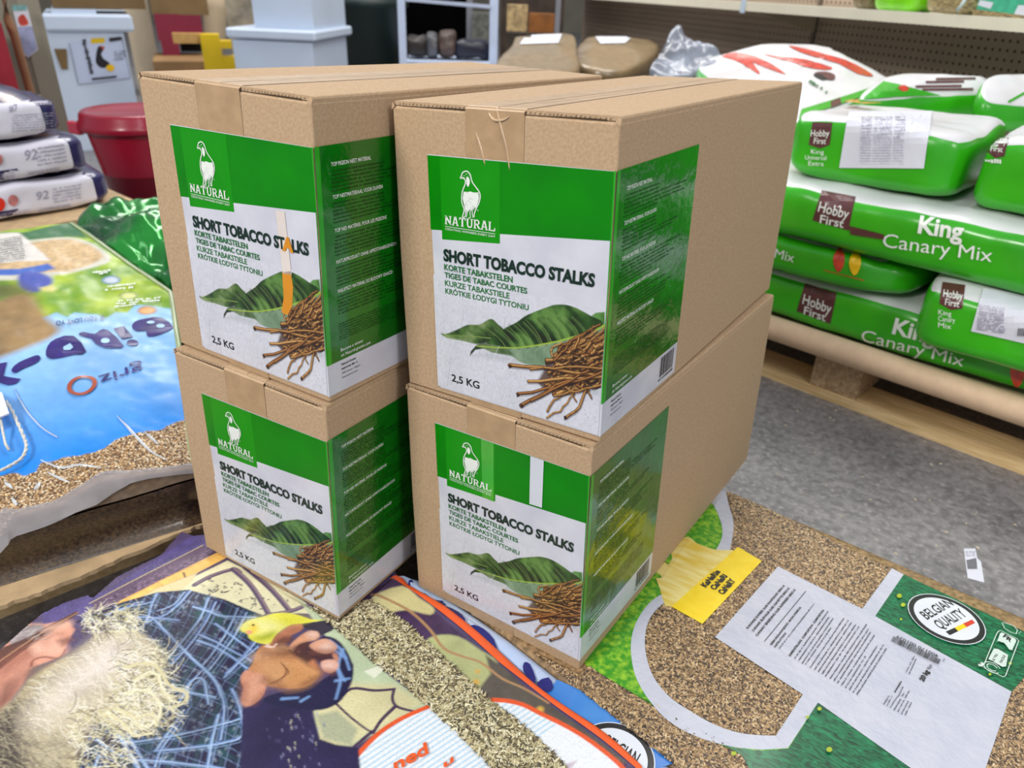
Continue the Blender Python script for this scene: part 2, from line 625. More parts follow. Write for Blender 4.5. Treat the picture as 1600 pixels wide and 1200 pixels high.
m_lgreen = mat('label_green', srgb(8, 134, 4), 0.28, 0, 12, srgb(2, 116, 6), bump=0.05, bscale=40, spec=.3)
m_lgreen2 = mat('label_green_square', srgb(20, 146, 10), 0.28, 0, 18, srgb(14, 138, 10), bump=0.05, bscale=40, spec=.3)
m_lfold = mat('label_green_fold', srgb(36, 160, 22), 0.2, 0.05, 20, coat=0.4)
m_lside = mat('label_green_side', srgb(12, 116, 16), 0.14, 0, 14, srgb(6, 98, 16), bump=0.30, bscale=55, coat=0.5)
m_ink = mat('ink_dark_green', srgb(10, 42, 32), 0.3)
m_ink2 = mat('ink_green', srgb(30, 110, 50), 0.3)
m_inkw = mat('ink_white', srgb(232, 238, 232), 0.3)
m_inks = mat('ink_side_text', srgb(10, 66, 16), 0.3)
m_inkk = mat('ink_black', srgb(30, 30, 36), 0.35)
m_pic = mat('printed_picture', (0.5, 0.5, 0.5), 0.22, 0.05, 300, attr='Col', coat=0.25)

SLABS = {  # slab-serif capitals as strokes in a unit cell: (x0,y0,x1,y1,width)
 'N': [(.16, 0, .16, 1, .2), (.84, 0, .84, 1, .17), (.12, .95, .88, .05, .24), (-.02, .05, .36, .05, .1), (-.02, .95, .3, .95, .1), (.64, .95, 1.02, .95, .1)],
 'A': [(.14, 0, .46, 1, .18), (.86, 0, .54, 1, .22), (.25, .32, .75, .32, .12), (-.04, .05, .34, .05, .1), (.64, .05, 1.04, .05, .1), (.3, .95, .6, .95, .1)],
 'T': [(.5, 0, .5, 1, .24), (.02, .92, .98, .92, .16), (.05, .7, .05, .96, .1), (.95, .7, .95, .96, .1), (.28, .05, .72, .05, .1)],
 'U': [(.2, .25, .2, 1, .22), (.82, .25, .82, 1, .18), (.2, .25, .34, .08, .2), (.82, .25, .68, .08, .18), (.3, .08, .72, .08, .17), (0, .95, .42, .95, .1), (.62, .95, 1.0, .95, .1)],
 'R': [(.2, 0, .2, 1, .22), (.2, .93, .66, .93, .14), (.2, .5, .66, .5, .14), (.78, .84, .78, .6, .2), (.66, .93, .8, .82, .14), (.66, .5, .8, .6, .14), (.5, .5, .84, .05, .22), (0, .05, .42, .05, .1), (0, .95, .3, .95, .1), (.74, .05, 1.04, .05, .1)],
 'L': [(.2, 0, .2, 1, .22), (0, .95, .42, .95, .1), (0, .06, .94, .06, .13), (.92, 0, .92, .36, .14)]}
def slab_text(art, s, p0, p1, up, m):
    a, b, u = [np.array(art.conv(q)) for q in (p0, p1, up)]
    ex = (b - a) / len(s); ey = u - a
    for i, ch in enumerate(s):
        o = a + ex * (i + .04)
        for (x0, y0, x1, y1, wd) in SLABS[ch]:
            q0 = o + ex * .92 * x0 + ey * y0; q1 = o + ex * .92 * x1 + ey * y1
            art.line([tuple(q0), tuple(q1)], wd * np.linalg.norm(ex) * .92, m, raw=True)

# ---- front artwork authored on the upper right carton's front face
c1 = crop(660, 235, 5); c2 = crop(680, 450, 5)
base = Art(onF)
X0, X1 = 0.0422 - BW, 0.2405 - BW
base.poly([(X0, .2556), (X0 + .0045, .0078), (X1 + .0038, .0085), (X1, .259)], m_lwhite, raw=True)
base.poly([c1(44, 35), c1(1504, 164), c1(1470, 706), c1(70, 617)], m_lgreen)
base.poly([c1(140, 48), c1(610, 89), c1(610, 727), c1(160, 693)], m_lgreen2)
base.poly([(X1, .259), (-.0002, .2595), (-.0002, .0435), (X1 + .0035, .044)], m_lfold, raw=True)
base.poly([(X1 + .0035, .044), (-.0002, .0435), (-.0002, .0085), (X1 + .0038, .0085)], m_lwhite, raw=True)
lab = empty('tmp_label')
# pigeon emblem
let = Art(onF)
pig = [(345, 160), (362, 164), (380, 185), (388, 215), (400, 250), (430, 292), (455, 330), (458, 372), (446, 415), (425, 458), (411, 500), (414, 520)]
let.line(smooth_pts([c1(*p) for p in pig], 4), .0011, m_inkw)
pigl = [(345, 160), (322, 172), (312, 195), (304, 215), (322, 214), (340, 226), (343, 255), (330, 290), (318, 325), (314, 370), (318, 415), (332, 455), (328, 490), (318, 518)]
let.line(smooth_pts([c1(*p) for p in pigl], 4), .0011, m_inkw)
let.poly([c1(*p) for p in [(330, 318), (352, 326), (380, 318), (410, 328), (446, 326), (450, 372), (440, 410), (430, 440), (408, 450), (398, 474), (376, 460), (360, 484), (340, 468), (332, 420), (322, 370)]], m_inkw)
let.poly(smooth_pts([c1(*p) for p in [(352, 205), (372, 215), (378, 250), (366, 282), (352, 262)]], 3, True), m_inkw)
for i in range(26):
    rr = random.Random(i)
    x, y = rr.uniform(322, 448), rr.uniform(300, 470)
    let.line([c1(x, y), c1(x + rr.uniform(-4, 6), y + rr.uniform(8, 20))], .0005, m_inkw)
for i in range(10):
    rr = random.Random(i + 50)
    x, y = rr.uniform(322, 372), rr.uniform(172, 210)
    let.line([c1(x, y), c1(x + 5, y + 5)], .0004, m_inkw)
let.poly([c1(312, 192), c1(302, 216), c1(322, 214)], m_inkw)
for xs in ([(340, 462), (346, 490), (340, 516), (322, 522)], [(352, 465), (356, 500), (350, 520)], [(385, 455), (378, 490), (384, 522), (368, 526)], [(400, 450), (396, 490), (404, 524)]):
    let.line([c1(*p) for p in xs], .0009, m_inkw)
slab_text(let, 'NATURAL', c1(182, 575), c1(578, 632), c1(181, 505), m_inkw)
let.line([c1(184, 590), c1(575, 650)], .0005, m_inkw)
let.text('CREATING WINNERS EVERY DAY', c1(186, 618), c1(577, 680), c1(185, 601), m_inkw, 0.0)
let.text('SHORT TOBACCO STALKS', c1(172, 856), c1(1350, 1062), c1(170, 770), m_ink, .045)
let.text('KORTE TABAKSTELEN', c1(178, 928), c1(711, 1030), c1(176, 884), m_ink2, .022)
let.text('TIGES DE TABAC COURTES', c1(181, 990), c1(824, 1117), c1(179, 948), m_ink2, .022)
let.text('KURZE TABAKSTIELE', c1(184, 1052), c1(688, 1156), c1(182, 1010), m_ink2, .022)
let.text('KRÓTKIE ŁODYGI TYTONIU', c2(87, 38), c2(737, 172), c2(85, -2), m_ink2, .022)
let.text('2,5 KG', c2(136, 722), c2(352, 785), c2(134, 668), m_inkk, .022)

# leaf and stalks picture
cv = Canvas(X0 + .0012, .0095, X1 + .0015, .137, .00052, (211, 213, 224), conv=lambda p: onF(p))
XX, YY = cv.X, cv.Y
cv.C *= (0.90 + 0.14 * fbm(XX, YY, 40, 3))[..., None]
rng = random.Random(4)
for i in range(420):
    x, y = rng.uniform(X0, X1), rng.uniform(.01, .09)
    cv.stroke([(x, y), (x + rng.uniform(-.001, .001), y + rng.uniform(-.001, .001))], .0007, .0004, (120, 116, 122), rng.uniform(.2, .7), raw=True)
for (a_, b_) in (((230, 170), (215, 300)), ((553, 225), (548, 300)), ((130, 540), (100, 760))):
    cv.stroke([c2(*a_), c2(*b_)], .0006, .0004, (150, 148, 156), .6)
cv.poly([c2(*p) for p in [(290, 520), (450, 500), (640, 545), (860, 600), (1150, 760), (1290, 760), (1290, 840), (1000, 800), (760, 600), (430, 545)]], (150, 160, 165), 14, .45)
def leafcol(ca, cb, cc, sd, sc=55):
    ca, cb, cc = [np.array(srgb(k)) for k in (ca, cb, cc)]
    def f(X, Y):
        t = fbm(X * .5 + Y * 1.3, Y * .35 - X * .9, sc, sd)[..., None]
        t = np.clip((t - .3) / .4, 0, 1)
        return np.where(t < .5, ca + (cb - ca) * t * 2, cb + (cc - cb) * (t * 2 - 1))
    return f
leaf1 = smooth_pts([c2(*p) for p in [(48, 350), (90, 355), (170, 325), (260, 285), (350, 282), (440, 238), (495, 280), (540, 330), (480, 400), (400, 425), (330, 435), (220, 410), (100, 388)]], 4, True)
cv.poly(leaf1, leafcol((30, 54, 24), (70, 104, 44), (130, 150, 100), 5), 2)
cv.stroke([c2(60, 365), c2(300, 375), c2(440, 390)], .0008, .0014, (120, 150, 70), .8)
tail = [c2(*p) for p in [(275, 530), (285, 490), (330, 440), (400, 425), (390, 470), (320, 480)]]
cv.poly(tail, (34, 56, 28), 2)
# big leaf: upper (dark glossy) half and lower (greyish) half along the midrib
rib = [(330, 450), (480, 462), (640, 465), (800, 445), (960, 415), (1120, 370), (1240, 335), (1325, 290)]
top_ = [(1325, 285), (1300, 240), (1225, 215), (1180, 190), (1100, 150), (1025, 128), (940, 128), (870, 150), (790, 180), (710, 215), (640, 265), (560, 305), (500, 345), (440, 395), (400, 430)]
low_ = [(400, 455), (450, 500), (600, 530), (660, 572), (740, 595), (850, 600), (950, 575), (1100, 560), (1325, 480)]
cv.poly([c2(*p) for p in rib] + [c2(*p) for p in smooth_pts(top_, 3)], leafcol((8, 24, 8), (34, 74, 22), (92, 134, 62), 9), 2)
cv.poly([c2(*p) for p in rib[:1]] + [c2(*p) for p in smooth_pts(low_, 3)] + [c2(*p) for p in rib[::-1]], leafcol((92, 122, 92), (118, 146, 118), (150, 170, 146), 12, 30), 2)
cv.poly([c2(*p) for p in [(330, 450), (400, 430), (560, 462), (620, 520), (450, 500)]], leafcol((60, 84, 48), (80, 106, 66), (110, 130, 90), 2), 3)
cv.poly([c2(*p) for p in [(1225, 215), (1260, 190), (1330, 184), (1330, 290), (1300, 250)]], leafcol((30, 64, 24), (60, 110, 44), (90, 140, 70), 4), 2)
for i in range(9):      # side veins and the dark folds between them
    t = i / 9.0
    bx, by = 560 + 640 * t, 463 - 110 * t ** 1.6
    tx, ty = bx - 150 + 40 * t, by - 190 + 10 * abs(i - 4)
    pts = smooth_pts([(bx, by), ((bx + tx) / 2 + 22, (by + ty) / 2 + 6), (tx, ty)], 4)
    off = [(x + 26, y + 2) for x, y in pts]
    cv.stroke([c2(*p) for p in off], .0042, .0018, (20, 44, 16), .5, soft=6)
    cv.stroke([c2(x + 62, y + 4) for x, y in pts], .0030, .0014, (118, 156, 84), .4, soft=5)
    cv.stroke([c2(*p) for p in pts], .0008, .0004, (134, 164, 84), .7)
    if i > 1:
        cv.stroke([c2(bx, by), c2(bx - 60, by + 60), c2(bx - 60, by + 110)], .0006, .0004, (160, 180, 150), .5)
cv.stroke([c2(*p) for p in rib], .0012, .0022, (150, 180, 60), .95)
# stalks
rs = random.Random(11)
def stalk(x0, y0, x1, y1, wd, k=3):
    n = 7
    pts = []
    bx, by = rs.uniform(-34, 34), rs.uniform(-30, 30)
    for i in range(n):
        t = i / (n - 1)
        pts.append((x0 + (x1 - x0) * t + bx * math.sin(math.pi * t) + rs.uniform(-8, 8), y0 + (y1 - y0) * t + by * math.sin(math.pi * t) + rs.uniform(-11, 11)))
    P = [c2(*p) for p in pts]
    cols = rs.choice([((60, 34, 14), (150, 98, 44), (200, 156, 92)), ((70, 40, 18), (170, 118, 58), (214, 172, 108)), ((48, 26, 12), (120, 72, 32), (180, 126, 66))])
    cv.stroke([c2(x + 3, y + 9) for x, y in pts], wd * 1.2, wd, (36, 20, 10), .55, soft=2)
    cv.stroke(P, wd, wd * .85, cols[0])
    cv.stroke([c2(x, y - 2) for x, y in pts], wd * .66, wd * .5, cols[1])
    cv.stroke([c2(x, y - 4) for x, y in pts], wd * .26, wd * .2, cols[2])
    for q in range(4):
        i = rs.randrange(1, n - 1)
        x, y = pts[i]
        cv.stroke([c2(x - 8, y + 3), c2(x + 12, y - 6)], .0006, .0003, (50, 28, 12), .7)
cv.poly([c2(*p) for p in [(860, 600), (1000, 500), (1200, 380), (1325, 330), (1325, 760), (1180, 790), (1000, 830), (860, 800), (800, 730), (850, 650)]], (74, 44, 20), 6, .9)
for i in range(74):
    a = rs.random()
    x0 = rs.uniform(870, 1010); y0 = rs.uniform(560, 830)
    if a < .35:
        x0, y0 = rs.uniform(930, 1180), rs.uniform(430, 600)
    stalk(x0, y0, 1340 if rs.random() < .6 else rs.uniform(1150, 1330), 330 + (y0 - 430) * .95 + rs.uniform(-90, 60), rs.uniform(.0020, .0044))
for i in range(46):
    x0, y0 = rs.uniform(900, 1270), rs.uniform(440, 800)
    a_ = rs.uniform(-1.1, .9); L_ = rs.uniform(60, 190)
    if (x0 - 860) * .8 + (y0 - 440) > 130:
        stalk(x0, y0, min(1325, x0 + L_ * math.cos(a_)), y0 + L_ * math.sin(a_), rs.uniform(.0016, .0038))
for i in range(60):
    x0, y0 = rs.uniform(930, 1310), rs.uniform(450, 790)
    if (x0 - 860) * .8 + (y0 - 440) > 150:
        cv.stroke([c2(x0, y0), c2(x0 + rs.uniform(10, 40), y0 - rs.uniform(0, 22))], .0030, .0010, (34, 18, 8), .8, soft=2)
for s_ in [(582, 605, 1320, 690, .0042), (752, 632, 1320, 640, .003), (740, 718, 1300, 700, .0036), (645, 832, 1320, 660, .0036), (672, 925, 1060, 720, .0042), (750, 870, 1200, 640, .003),
           (880, 950, 1090, 815, .0026), (885, 1010, 1080, 830, .0022), (1018, 1015, 1190, 770, .0034), (1010, 500, 1130, 380, .0034), (940, 560, 1060, 430, .003), (940, 830, 1310, 760, .0026)]:
    stalk(*s_)
for p_ in ((588, 607), (648, 832), (680, 918), (1018, 1010)):
    cv.poly([c2(p_[0] + dx, p_[1] + dy) for dx, dy in ((-10, -16), (12, -12), (18, 10), (-4, 20))], (52, 26, 12), 2)
cv.stroke([c2(505, 450), c2(440, 590), c2(405, 690), (c2(410, 800))], .0005, .0004, (235, 235, 240), .6)
cv.stroke([c2(610, 540), c2(530, 650), c2(470, 820), c2(460, 870)], .0005, .0004, (235, 235, 240), .6)

# side artwork
z3 = crop(930, 220, 2.727)
side = Art(onS)
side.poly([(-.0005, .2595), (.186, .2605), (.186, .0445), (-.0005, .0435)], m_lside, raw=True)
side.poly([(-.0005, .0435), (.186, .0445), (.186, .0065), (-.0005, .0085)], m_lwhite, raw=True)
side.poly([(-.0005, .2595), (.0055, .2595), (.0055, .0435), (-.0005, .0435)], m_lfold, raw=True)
slet = Art(lambda p: p)
rb = random.Random(8)
for k, (t, z, x1) in enumerate([('TOP PIGEON NEST MATERIAL', .2405, .072), ('TOP NESTMATERIAAL VOOR DUIVEN', .2105, .088), ('TOP NID MATÉRIEL POUR LES PIGEONS', .1785, .093),
                  ('NATURPRODUKT OHNE APPETITANREGENDEN', .1475, .108), ('NAJLEPSZY MATERIAŁ DO BUDOWY GNIAZD', .1175, .101)]):
    slet.text(t, (.0185, z), (x1, z), (.0185, z + .0036), m_inkw, .012)
    for j in range(6):
        if j == 3:
            slet.text(['INSTRUCTIONS FOR USE:', 'GEBRUIKSAANWIJZING:', 'MODE D’EMPLOI:', 'GEBRAUCHSANWEISUNG:', 'SPOSÓB UŻYCIA:'][k], (.0185, z - .0055 - j * .0036), (.052, z - .0055 - j * .0036), (.0185, z - .0033 - j * .0036), m_inks, .02)
            slet.blobs((.054, z - .0055 - j * .0036), (.145, z - .0055 - j * .0036), (.054, z - .0036 - j * .0036), m_inks, rb)
        else:
            slet.blobs((.0185, z - .0055 - j * .0036), (rb.choice([.09, .13, .16]), z - .0055 - j * .0036), (.0185, z - .0036 - j * .0036), m_inks, rb)
for j in range(7):
    slet.blobs((.0185, .083 - j * .0028), (.15, .083 - j * .0028), (.0185, .0845 - j * .0028), m_inks, rb)
slet.text('Become a winner', (.0185, .0535), (.052, .0535), (.0185, .057), m_inkw, 0.005)
slet.text('on Natural-granen.com', (.0185, .0475), (.063, .0475), (.0185, .051), m_inkw, 0.005)
slet.text('Natural Granen', (.0185, .0375), (.040, .0375), (.0185, .0400), m_ink, .02)
slet.blobs((.0185, .0325), (.046, .0325), (.0185, .0345), m_ink, rb)
slet.text('2900 Schoten - Belgium', (.0185, .0275), (.046, .0275), (.0185, .0295), m_ink, 0)
slet.text('Natural-granen.com', (.0185, .0225), (.042, .0225), (.0185, .0245), m_ink, 0)
x = .139
while x < .176:
    wb_ = rb.choice([.0005, .0008, .0012])
    slet.poly([(x, .017), (x + wb_, .017), (x + wb_, .041), (x, .041)], m_inkk)
    x += wb_ + rb.choice([.0006, .0009])
slet.blobs((.137, .0125), (.177, .0125), (.137, .0153), m_inkk, rb)

FY = -0.0009
f3 = lambda u, v, h: Vector((u, FY - h, v))
s3 = lambda u, v, h: Vector((0.0009 + h, u, v))

def make_carton():
    root = empty('cardboard_box')
    # outer skin with softly rounded vertical edges, top left open for the flaps
    b = MB()
    r = .0022
    top = BH - .0046
    ring = []
    for cx, cy, a0 in ((-BW + r, r, 180), (-r, r, 270), (-r, BD - r, 0), (-BW + r, BD - r, 90)):
        for k in range(4):
            a = math.radians(a0 + k * 30)
            ring.append((cx + r * math.cos(a), cy + r * math.sin(a)))
    n = len(ring)
    def inset(p, d):
        cx, cy = -BW / 2, BD / 2
        return (p[0] + (d if p[0] < cx else -d), p[1] + (d if p[1] < cy else -d))
    lv = [(.0, 0.0022), (.0022, 0), (.06, -.0004), (.15, -.0009), (.24, -.0004), (top - .002, 0), (top, .0016)]
    vs = []
    for z, d in lv:
        vs += [inset(p, d) + (z,) for p in ring]
    fs = [tuple(range(n - 1, -1, -1)), tuple(range((len(lv) - 1) * n, len(lv) * n))]
    for j in range(len(lv) - 1):
        for k in range(n):
            k2 = (k + 1) % n
            fs.append((j * n + k, j * n + k2, (j + 1) * n + k2, (j + 1) * n + k))
    b.add(vs, fs)
    b.build('carton', m_card, root, world=False, smooth=False)
    for sx in (0, 1):
        b = MB()
        xa, xb = ((-BW + .0005, -BW / 2 - .0008) if sx == 0 else (-BW / 2 + .0008, -.0005))
        z0, z1 = top + .0007, BH
        bm_ = []
        # flap with a rounded folded outer edge
        prof = [(0, z0 - .0030), (0, z0 + .0014), (.0009, z1 - .0008), (.0026, z1)]
        P = []
        for d, z in prof:
            P.append((xa + d if sx == 0 else xb - d, z))
        P.append((xb if sx == 0 else xa, z1)); P.append((xb if sx == 0 else xa, z0)); P.append((P[0][0] + (.0005 if sx == 0 else -.0005), z0)); P.append((P[0][0] + (.0005 if sx == 0 else -.0005), z0 - .0030))
        ya, yb = .0018, BD - .0018
        vs = [(p[0], ya, p[1]) for p in P] + [(p[0], yb, p[1]) for p in P]
        m_ = len(P)
        fs = [(i, (i + 1) % m_, m_ + (i + 1) % m_, m_ + i) for i in range(m_)]
        fs += [tuple(range(m_)), tuple(range(2 * m_ - 1, m_ - 1, -1))]
        b.add(vs, fs)
        b.build('top_flap', m_card, root, world=False)
    # corrugation showing at the front cut edge, and a dark strip painting the shaded gap below it
    b = MB()
    x = -BW + .008
    rr = random.Random(3)
    while x < -.008:
        h = rr.uniform(.0012, .0020)
        z_ = top + .0013 + rr.uniform(0, .0003)
        b.add([(x, .0013, z_), (x + .0012, .0013, z_ + h), (x + .0018, .0013, z_ + h), (x + .0006, .0013, z_)], [(0, 3, 2, 1)])
        x += rr.uniform(.0036, .0052)
    b.build('corrugation', m_dark, root, world=False, kind='stuff')
    b = MB()
    for k in range(24):
        xa, xb = -BW + .012 + k * (BW - .024) / 24, -BW + .012 + (k + 1) * (BW - .024) / 24
        ha, hb = [.0007 + .0009 * math.sin(q * .21) ** 2 for q in (k, k + 1)]
        b.add([(xa, .0010, top + .0001), (xb, .0010, top + .0001), (xb, .0010, top + hb), (xa, .0010, top + ha)], [(0, 1, 2, 3)])
    b.build('flap_gap_shade', m_dark, root, world=False)
    # worn torn corners
    for sx in (-BW, 0.0):
        b = MB()
        s = 1 if sx < -.1 else -1
        b.add([(sx - s * .0006, -.0007, BH - .008), (sx + s * .004, -.0008, BH - .0045), (sx + s * .002, -.0001, BH - .0012), (sx - s * .0010, .0010, BH - .0020), (sx + s * .001, .003, BH - .0016)],
              [(0, 1, 2), (0, 2, 3), (3, 2, 4), (0, 3, 4)])
        b.build('torn_corner', m_card, root, world=False)
    # tape: along the seam on top and folded down the front
    a0, a1 = -BW + .0885, -BW + .1520
    b = MB()
    zt = BH + .0004
    P = [(BD - .004, zt), (.40, zt + .0003), (.2, zt), (.004, zt + .0001), (-.0008, zt - .0025), (-.0006, BH - .02), (-.0007, BH - .040), (-.0006, BH - .092)]
    vs = [(a0, y, z) for y, z in P] + [(a1, y, z) for y, z in P]
    k = len(P)
    b.add(vs, [(i, i + 1, k + i + 1, k + i) for i in range(4)], 1)
    b.add(vs, [(i, i + 1, k + i + 1, k + i) for i in range(4, k - 1)], 0)
    b.add([(a0, -.0005, .034), (a1, -.0005, .034), (a1, -.0005, .0005), (a0, -.0005, .0005)], [(0, 1, 2, 3)])
    b.build('packing_tape', [m_tape, m_tapetop], root, world=False)
    sm = Art()
    sm.line(smooth_pts([(-BW / 2 + .001, .003), (-BW / 2 - .001, .16), (-BW / 2 + .002, .30), (-BW / 2, .50), (-BW / 2, BD - .006)], 4), .0014, m_seam, w2=.0016)
    sm.line([(-BW / 2 + .012, .05), (-BW / 2 + .016, .22), (-BW / 2 + .010, .36)], .0007, m_seam)
    sm.build('flap_seam', root, lambda u, v, h: Vector((u, v, BH + .0008 + h)), step=0, base=0, world=False)
    lb = base.build('label', root, f3, step=.00007, base=.0, world=False)
    let.build('lettering', lb, f3, step=0.0, base=.0006, world=False, kind='stuff')
    cv.build('printed_picture', lb, lambda X, Y: np.stack([X, np.full_like(X, FY - .00036), Y], -1), m_pic, world=False)
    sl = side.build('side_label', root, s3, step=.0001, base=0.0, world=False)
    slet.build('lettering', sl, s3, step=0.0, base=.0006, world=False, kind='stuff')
    return root

def copy_tree(o, parent=None):
    c = o.copy()
    COL.objects.link(c)
    c.parent = parent
    for ch in [x for x in o.children]:
        copy_tree(ch, c)
    return c
bpy.data.objects.remove(lab)
proto = make_carton()
info = {'C': 'upper right cardboard box with green and white tobacco stalks label',
        'A': 'upper left cardboard box of tobacco stalks with an orange streak across its label',
        'B': 'lower left cardboard box of tobacco stalks standing beside the printed bird on the plaid bag',
        'D': 'lower right cardboard box of tobacco stalks with a white streak in the green label band'}
CART = {}
for k in 'CABD':
    o = proto if k == 'C' else copy_tree(proto)
    CART[k] = o
    org, ro, dm = BOXES[k]
    o.location = org
    o.rotation_euler = ro
    o.scale = (dm[0] / BW, dm[1] / BD, dm[2] / BH)
    tag(o, info[k], 'box', 'stacked cartons of tobacco stalks')
def child(o, n):
    return [c for c in o.children if c.name.split('.')[0] == n][0]
child(CART['D'], 'label').location.z += .0085
child(CART['D'], 'side_label').location.z += .0085
child(CART['B'], 'label').location.z -= .001
# streaks that differ from carton to carton
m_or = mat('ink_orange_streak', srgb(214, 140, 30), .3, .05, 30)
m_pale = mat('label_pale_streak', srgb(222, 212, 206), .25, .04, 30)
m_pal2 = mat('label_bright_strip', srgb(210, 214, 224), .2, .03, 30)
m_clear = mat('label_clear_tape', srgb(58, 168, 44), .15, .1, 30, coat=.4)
oA, rA_, dA = BOXES['A']; MA_ = rot3(rA_)
def onA(p):
    q = on_plane(p[0], p[1], np.array(oA), MA_ @ np.array([0, -1.0, 0])); l = MA_.T @ (q - np.array(oA))
    return (l[0] * BW / dA[0], l[2] * BH / dA[2])
cA = crop(150, 180, 3.173)
a_ = Art(onA)
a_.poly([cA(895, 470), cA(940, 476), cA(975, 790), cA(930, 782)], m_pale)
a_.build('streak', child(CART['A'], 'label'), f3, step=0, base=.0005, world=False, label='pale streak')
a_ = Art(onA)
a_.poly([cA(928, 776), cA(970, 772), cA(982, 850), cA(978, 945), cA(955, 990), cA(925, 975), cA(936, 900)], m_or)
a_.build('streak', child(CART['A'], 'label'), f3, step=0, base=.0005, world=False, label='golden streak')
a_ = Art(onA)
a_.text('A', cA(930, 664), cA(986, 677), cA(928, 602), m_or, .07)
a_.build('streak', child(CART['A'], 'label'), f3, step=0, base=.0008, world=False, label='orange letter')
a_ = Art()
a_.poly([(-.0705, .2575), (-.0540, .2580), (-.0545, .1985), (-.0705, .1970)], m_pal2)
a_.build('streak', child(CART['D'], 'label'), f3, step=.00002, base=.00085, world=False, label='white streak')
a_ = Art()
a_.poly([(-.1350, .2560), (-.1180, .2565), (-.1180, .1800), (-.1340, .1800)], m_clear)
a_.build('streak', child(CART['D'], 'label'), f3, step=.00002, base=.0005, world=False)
# wrinkles of the tape on the upper right carton
b = MB()
for P in ([(-BW + .123, BH - .001), (-BW + .128, BH - .016), (-BW + .134, BH - .034), (-BW + .137, BH - .052)], [(-BW + .100, BH - .022), (-BW + .106, BH - .036), (-BW + .110, BH - .05)],
          [(-BW + .114, BH - .004), (-BW + .120, BH - .010), (-BW + .130, BH - .0095), (-BW + .137, BH - .006)]):
    Q = smooth_pts(P, 4)
    b.tube([(x, -.0010, z) for x, z in Q], [.0002 + .0011 * math.sin(math.pi * i / (len(Q) - 1)) ** .7 for i in range(len(Q))], 6)
m_crease = mat('tape_crease', srgb(196, 168, 136), .12, .1, 60, coat=.6)
b.build('tape_crease', m_crease, CART['C'], world=False, smooth=True)
# ------------------------------------------------------------------ printed feed bags under the cartons
def bag_slab(name, outline, mats, parent, thick=None, lip=.012, zt=None, mi_side=0, cap=True, lift=0.0):
    """a filled flat bag: outline (x, y) on the sloping top, rounded shoulders, resting on the floor"""
    O = np.array(outline, float)
    c = O.mean(0)
    if sum(O[i][0] * O[(i + 1) % len(O)][1] - O[(i + 1) % len(O)][0] * O[i][1] for i in range(len(O))) < 0:
        O = O[::-1]
    n = len(O)
    T = np.roll(O, -1, 0) - np.roll(O, 1, 0)
    T /= np.maximum(np.linalg.norm(T, axis=1), 1e-9)[:, None]
    N = np.stack([T[:, 1], -T[:, 0]], 1)      # outward
    zt = zt or PZ
    rings = [(-.006, 0, 1), (0, -.0015, 1), (.003, -.008, 1), (lip * .6, -.03, 1), (lip, .55, 0), (lip * .8, .25, 0), (0, .06, 0), (-.02, 0.0, 0)]
    vs = []
    for d, h, top in rings:
        P = O + N * d
        z = zt(P[:, 0], P[:, 1]) + lift
        z = (z + h) if top else z * h
        vs += [(P[i, 0], P[i, 1], z[i]) for i in range(n)]
    fs = []
    for j in range(len(rings) - 1):
        for k in range(n):
            k2 = (k + 1) % n
            fs.append((j * n + k, (j + 1) * n + k, (j + 1) * n + k2, j * n + k2))
    fs.append(tuple(range(len(rings) * n - 1, (len(rings) - 1) * n - 1, -1)))
    if cap:
        tr = tessellate_polygon([[Vector((O[i, 0] - N[i, 0] * .006, O[i, 1] - N[i, 1] * .006, 0)) for i in range(n)]])
        fs += [tuple(t) for t in tr]
    return part(name, vs, fs, mats, parent, None, True)

def top3(lift=0.0):
    def f(u, v, h):
        return Vector((u, v, float(PZ(u, v)) + h + lift))
    return f

def grains(name, polys, parent, n, Lg, Wg, cols, seed, h0=.0006, surf=None, holes=(), arch=.0007):
    """loose seed seen through the clear window of a bag: small lens shaped kernels"""
    rng = np.random.default_rng(seed)
    A = [np.array(p, float)[:, :2] for p in polys]
    lo = np.min([a.min(0) for a in A], 0); hi = np.max([a.max(0) for a in A], 0)
    P = rng.uniform(lo, hi, (n, 2))
    k = np.zeros(n, bool)
    for a in A:
        k |= in_poly(P[:, 0], P[:, 1], a)
    for a in holes:
        k &= ~in_poly(P[:, 0], P[:, 1], np.array(a))
    P = P[k]; n = len(P)
    a = rng.uniform(0, 2 * np.pi, n) + 0.0
    L = Lg * rng.uniform(.75, 1.2, n) / 2; W = Wg * rng.uniform(.75, 1.25, n) / 2
    T = np.array([(-1, 0, 0), (-.35, -.85, 0), (.4, -.85, 0), (1, 0, 0), (.4, .85, 0), (-.35, .85, 0), (0, 0, 1)])
    F = np.array([(0, 1, 6), (1, 2, 6), (2, 3, 6), (3, 4, 6), (4, 5, 6), (5, 0, 6)])
    tl = rng.normal(0, .16, n)
    lx = T[:, 0][None] * L[:, None]; ly = T[:, 1][None] * W[:, None]
    X = P[:, 0:1] + lx * np.cos(a)[:, None] - ly * np.sin(a)[:, None]
    Y = P[:, 1:2] + lx * np.sin(a)[:, None] + ly * np.cos(a)[:, None]
    Z = (surf or PZ)(X.ravel(), Y.ravel()).reshape(X.shape) + h0 + rng.uniform(0, .0010, (n, 1)) + T[:, 2][None] * arch + lx * tl[:, None]
    V = np.stack([X, Y, Z], -1).reshape(-1, 3)
    FF = (F[None] + (np.arange(n) * 7)[:, None, None]).reshape(-1, 3)
    C = np.array([srgb(c) for c in cols])
    ci = rng.integers(0, len(C), n)
    col = np.repeat(C[ci] * rng.uniform(.8, 1.15, (n, 1)), 7, 0)
    return part(name, V, FF, m_grain, parent, None, False, kind='stuff', cols=np.clip(col, 0, 1))
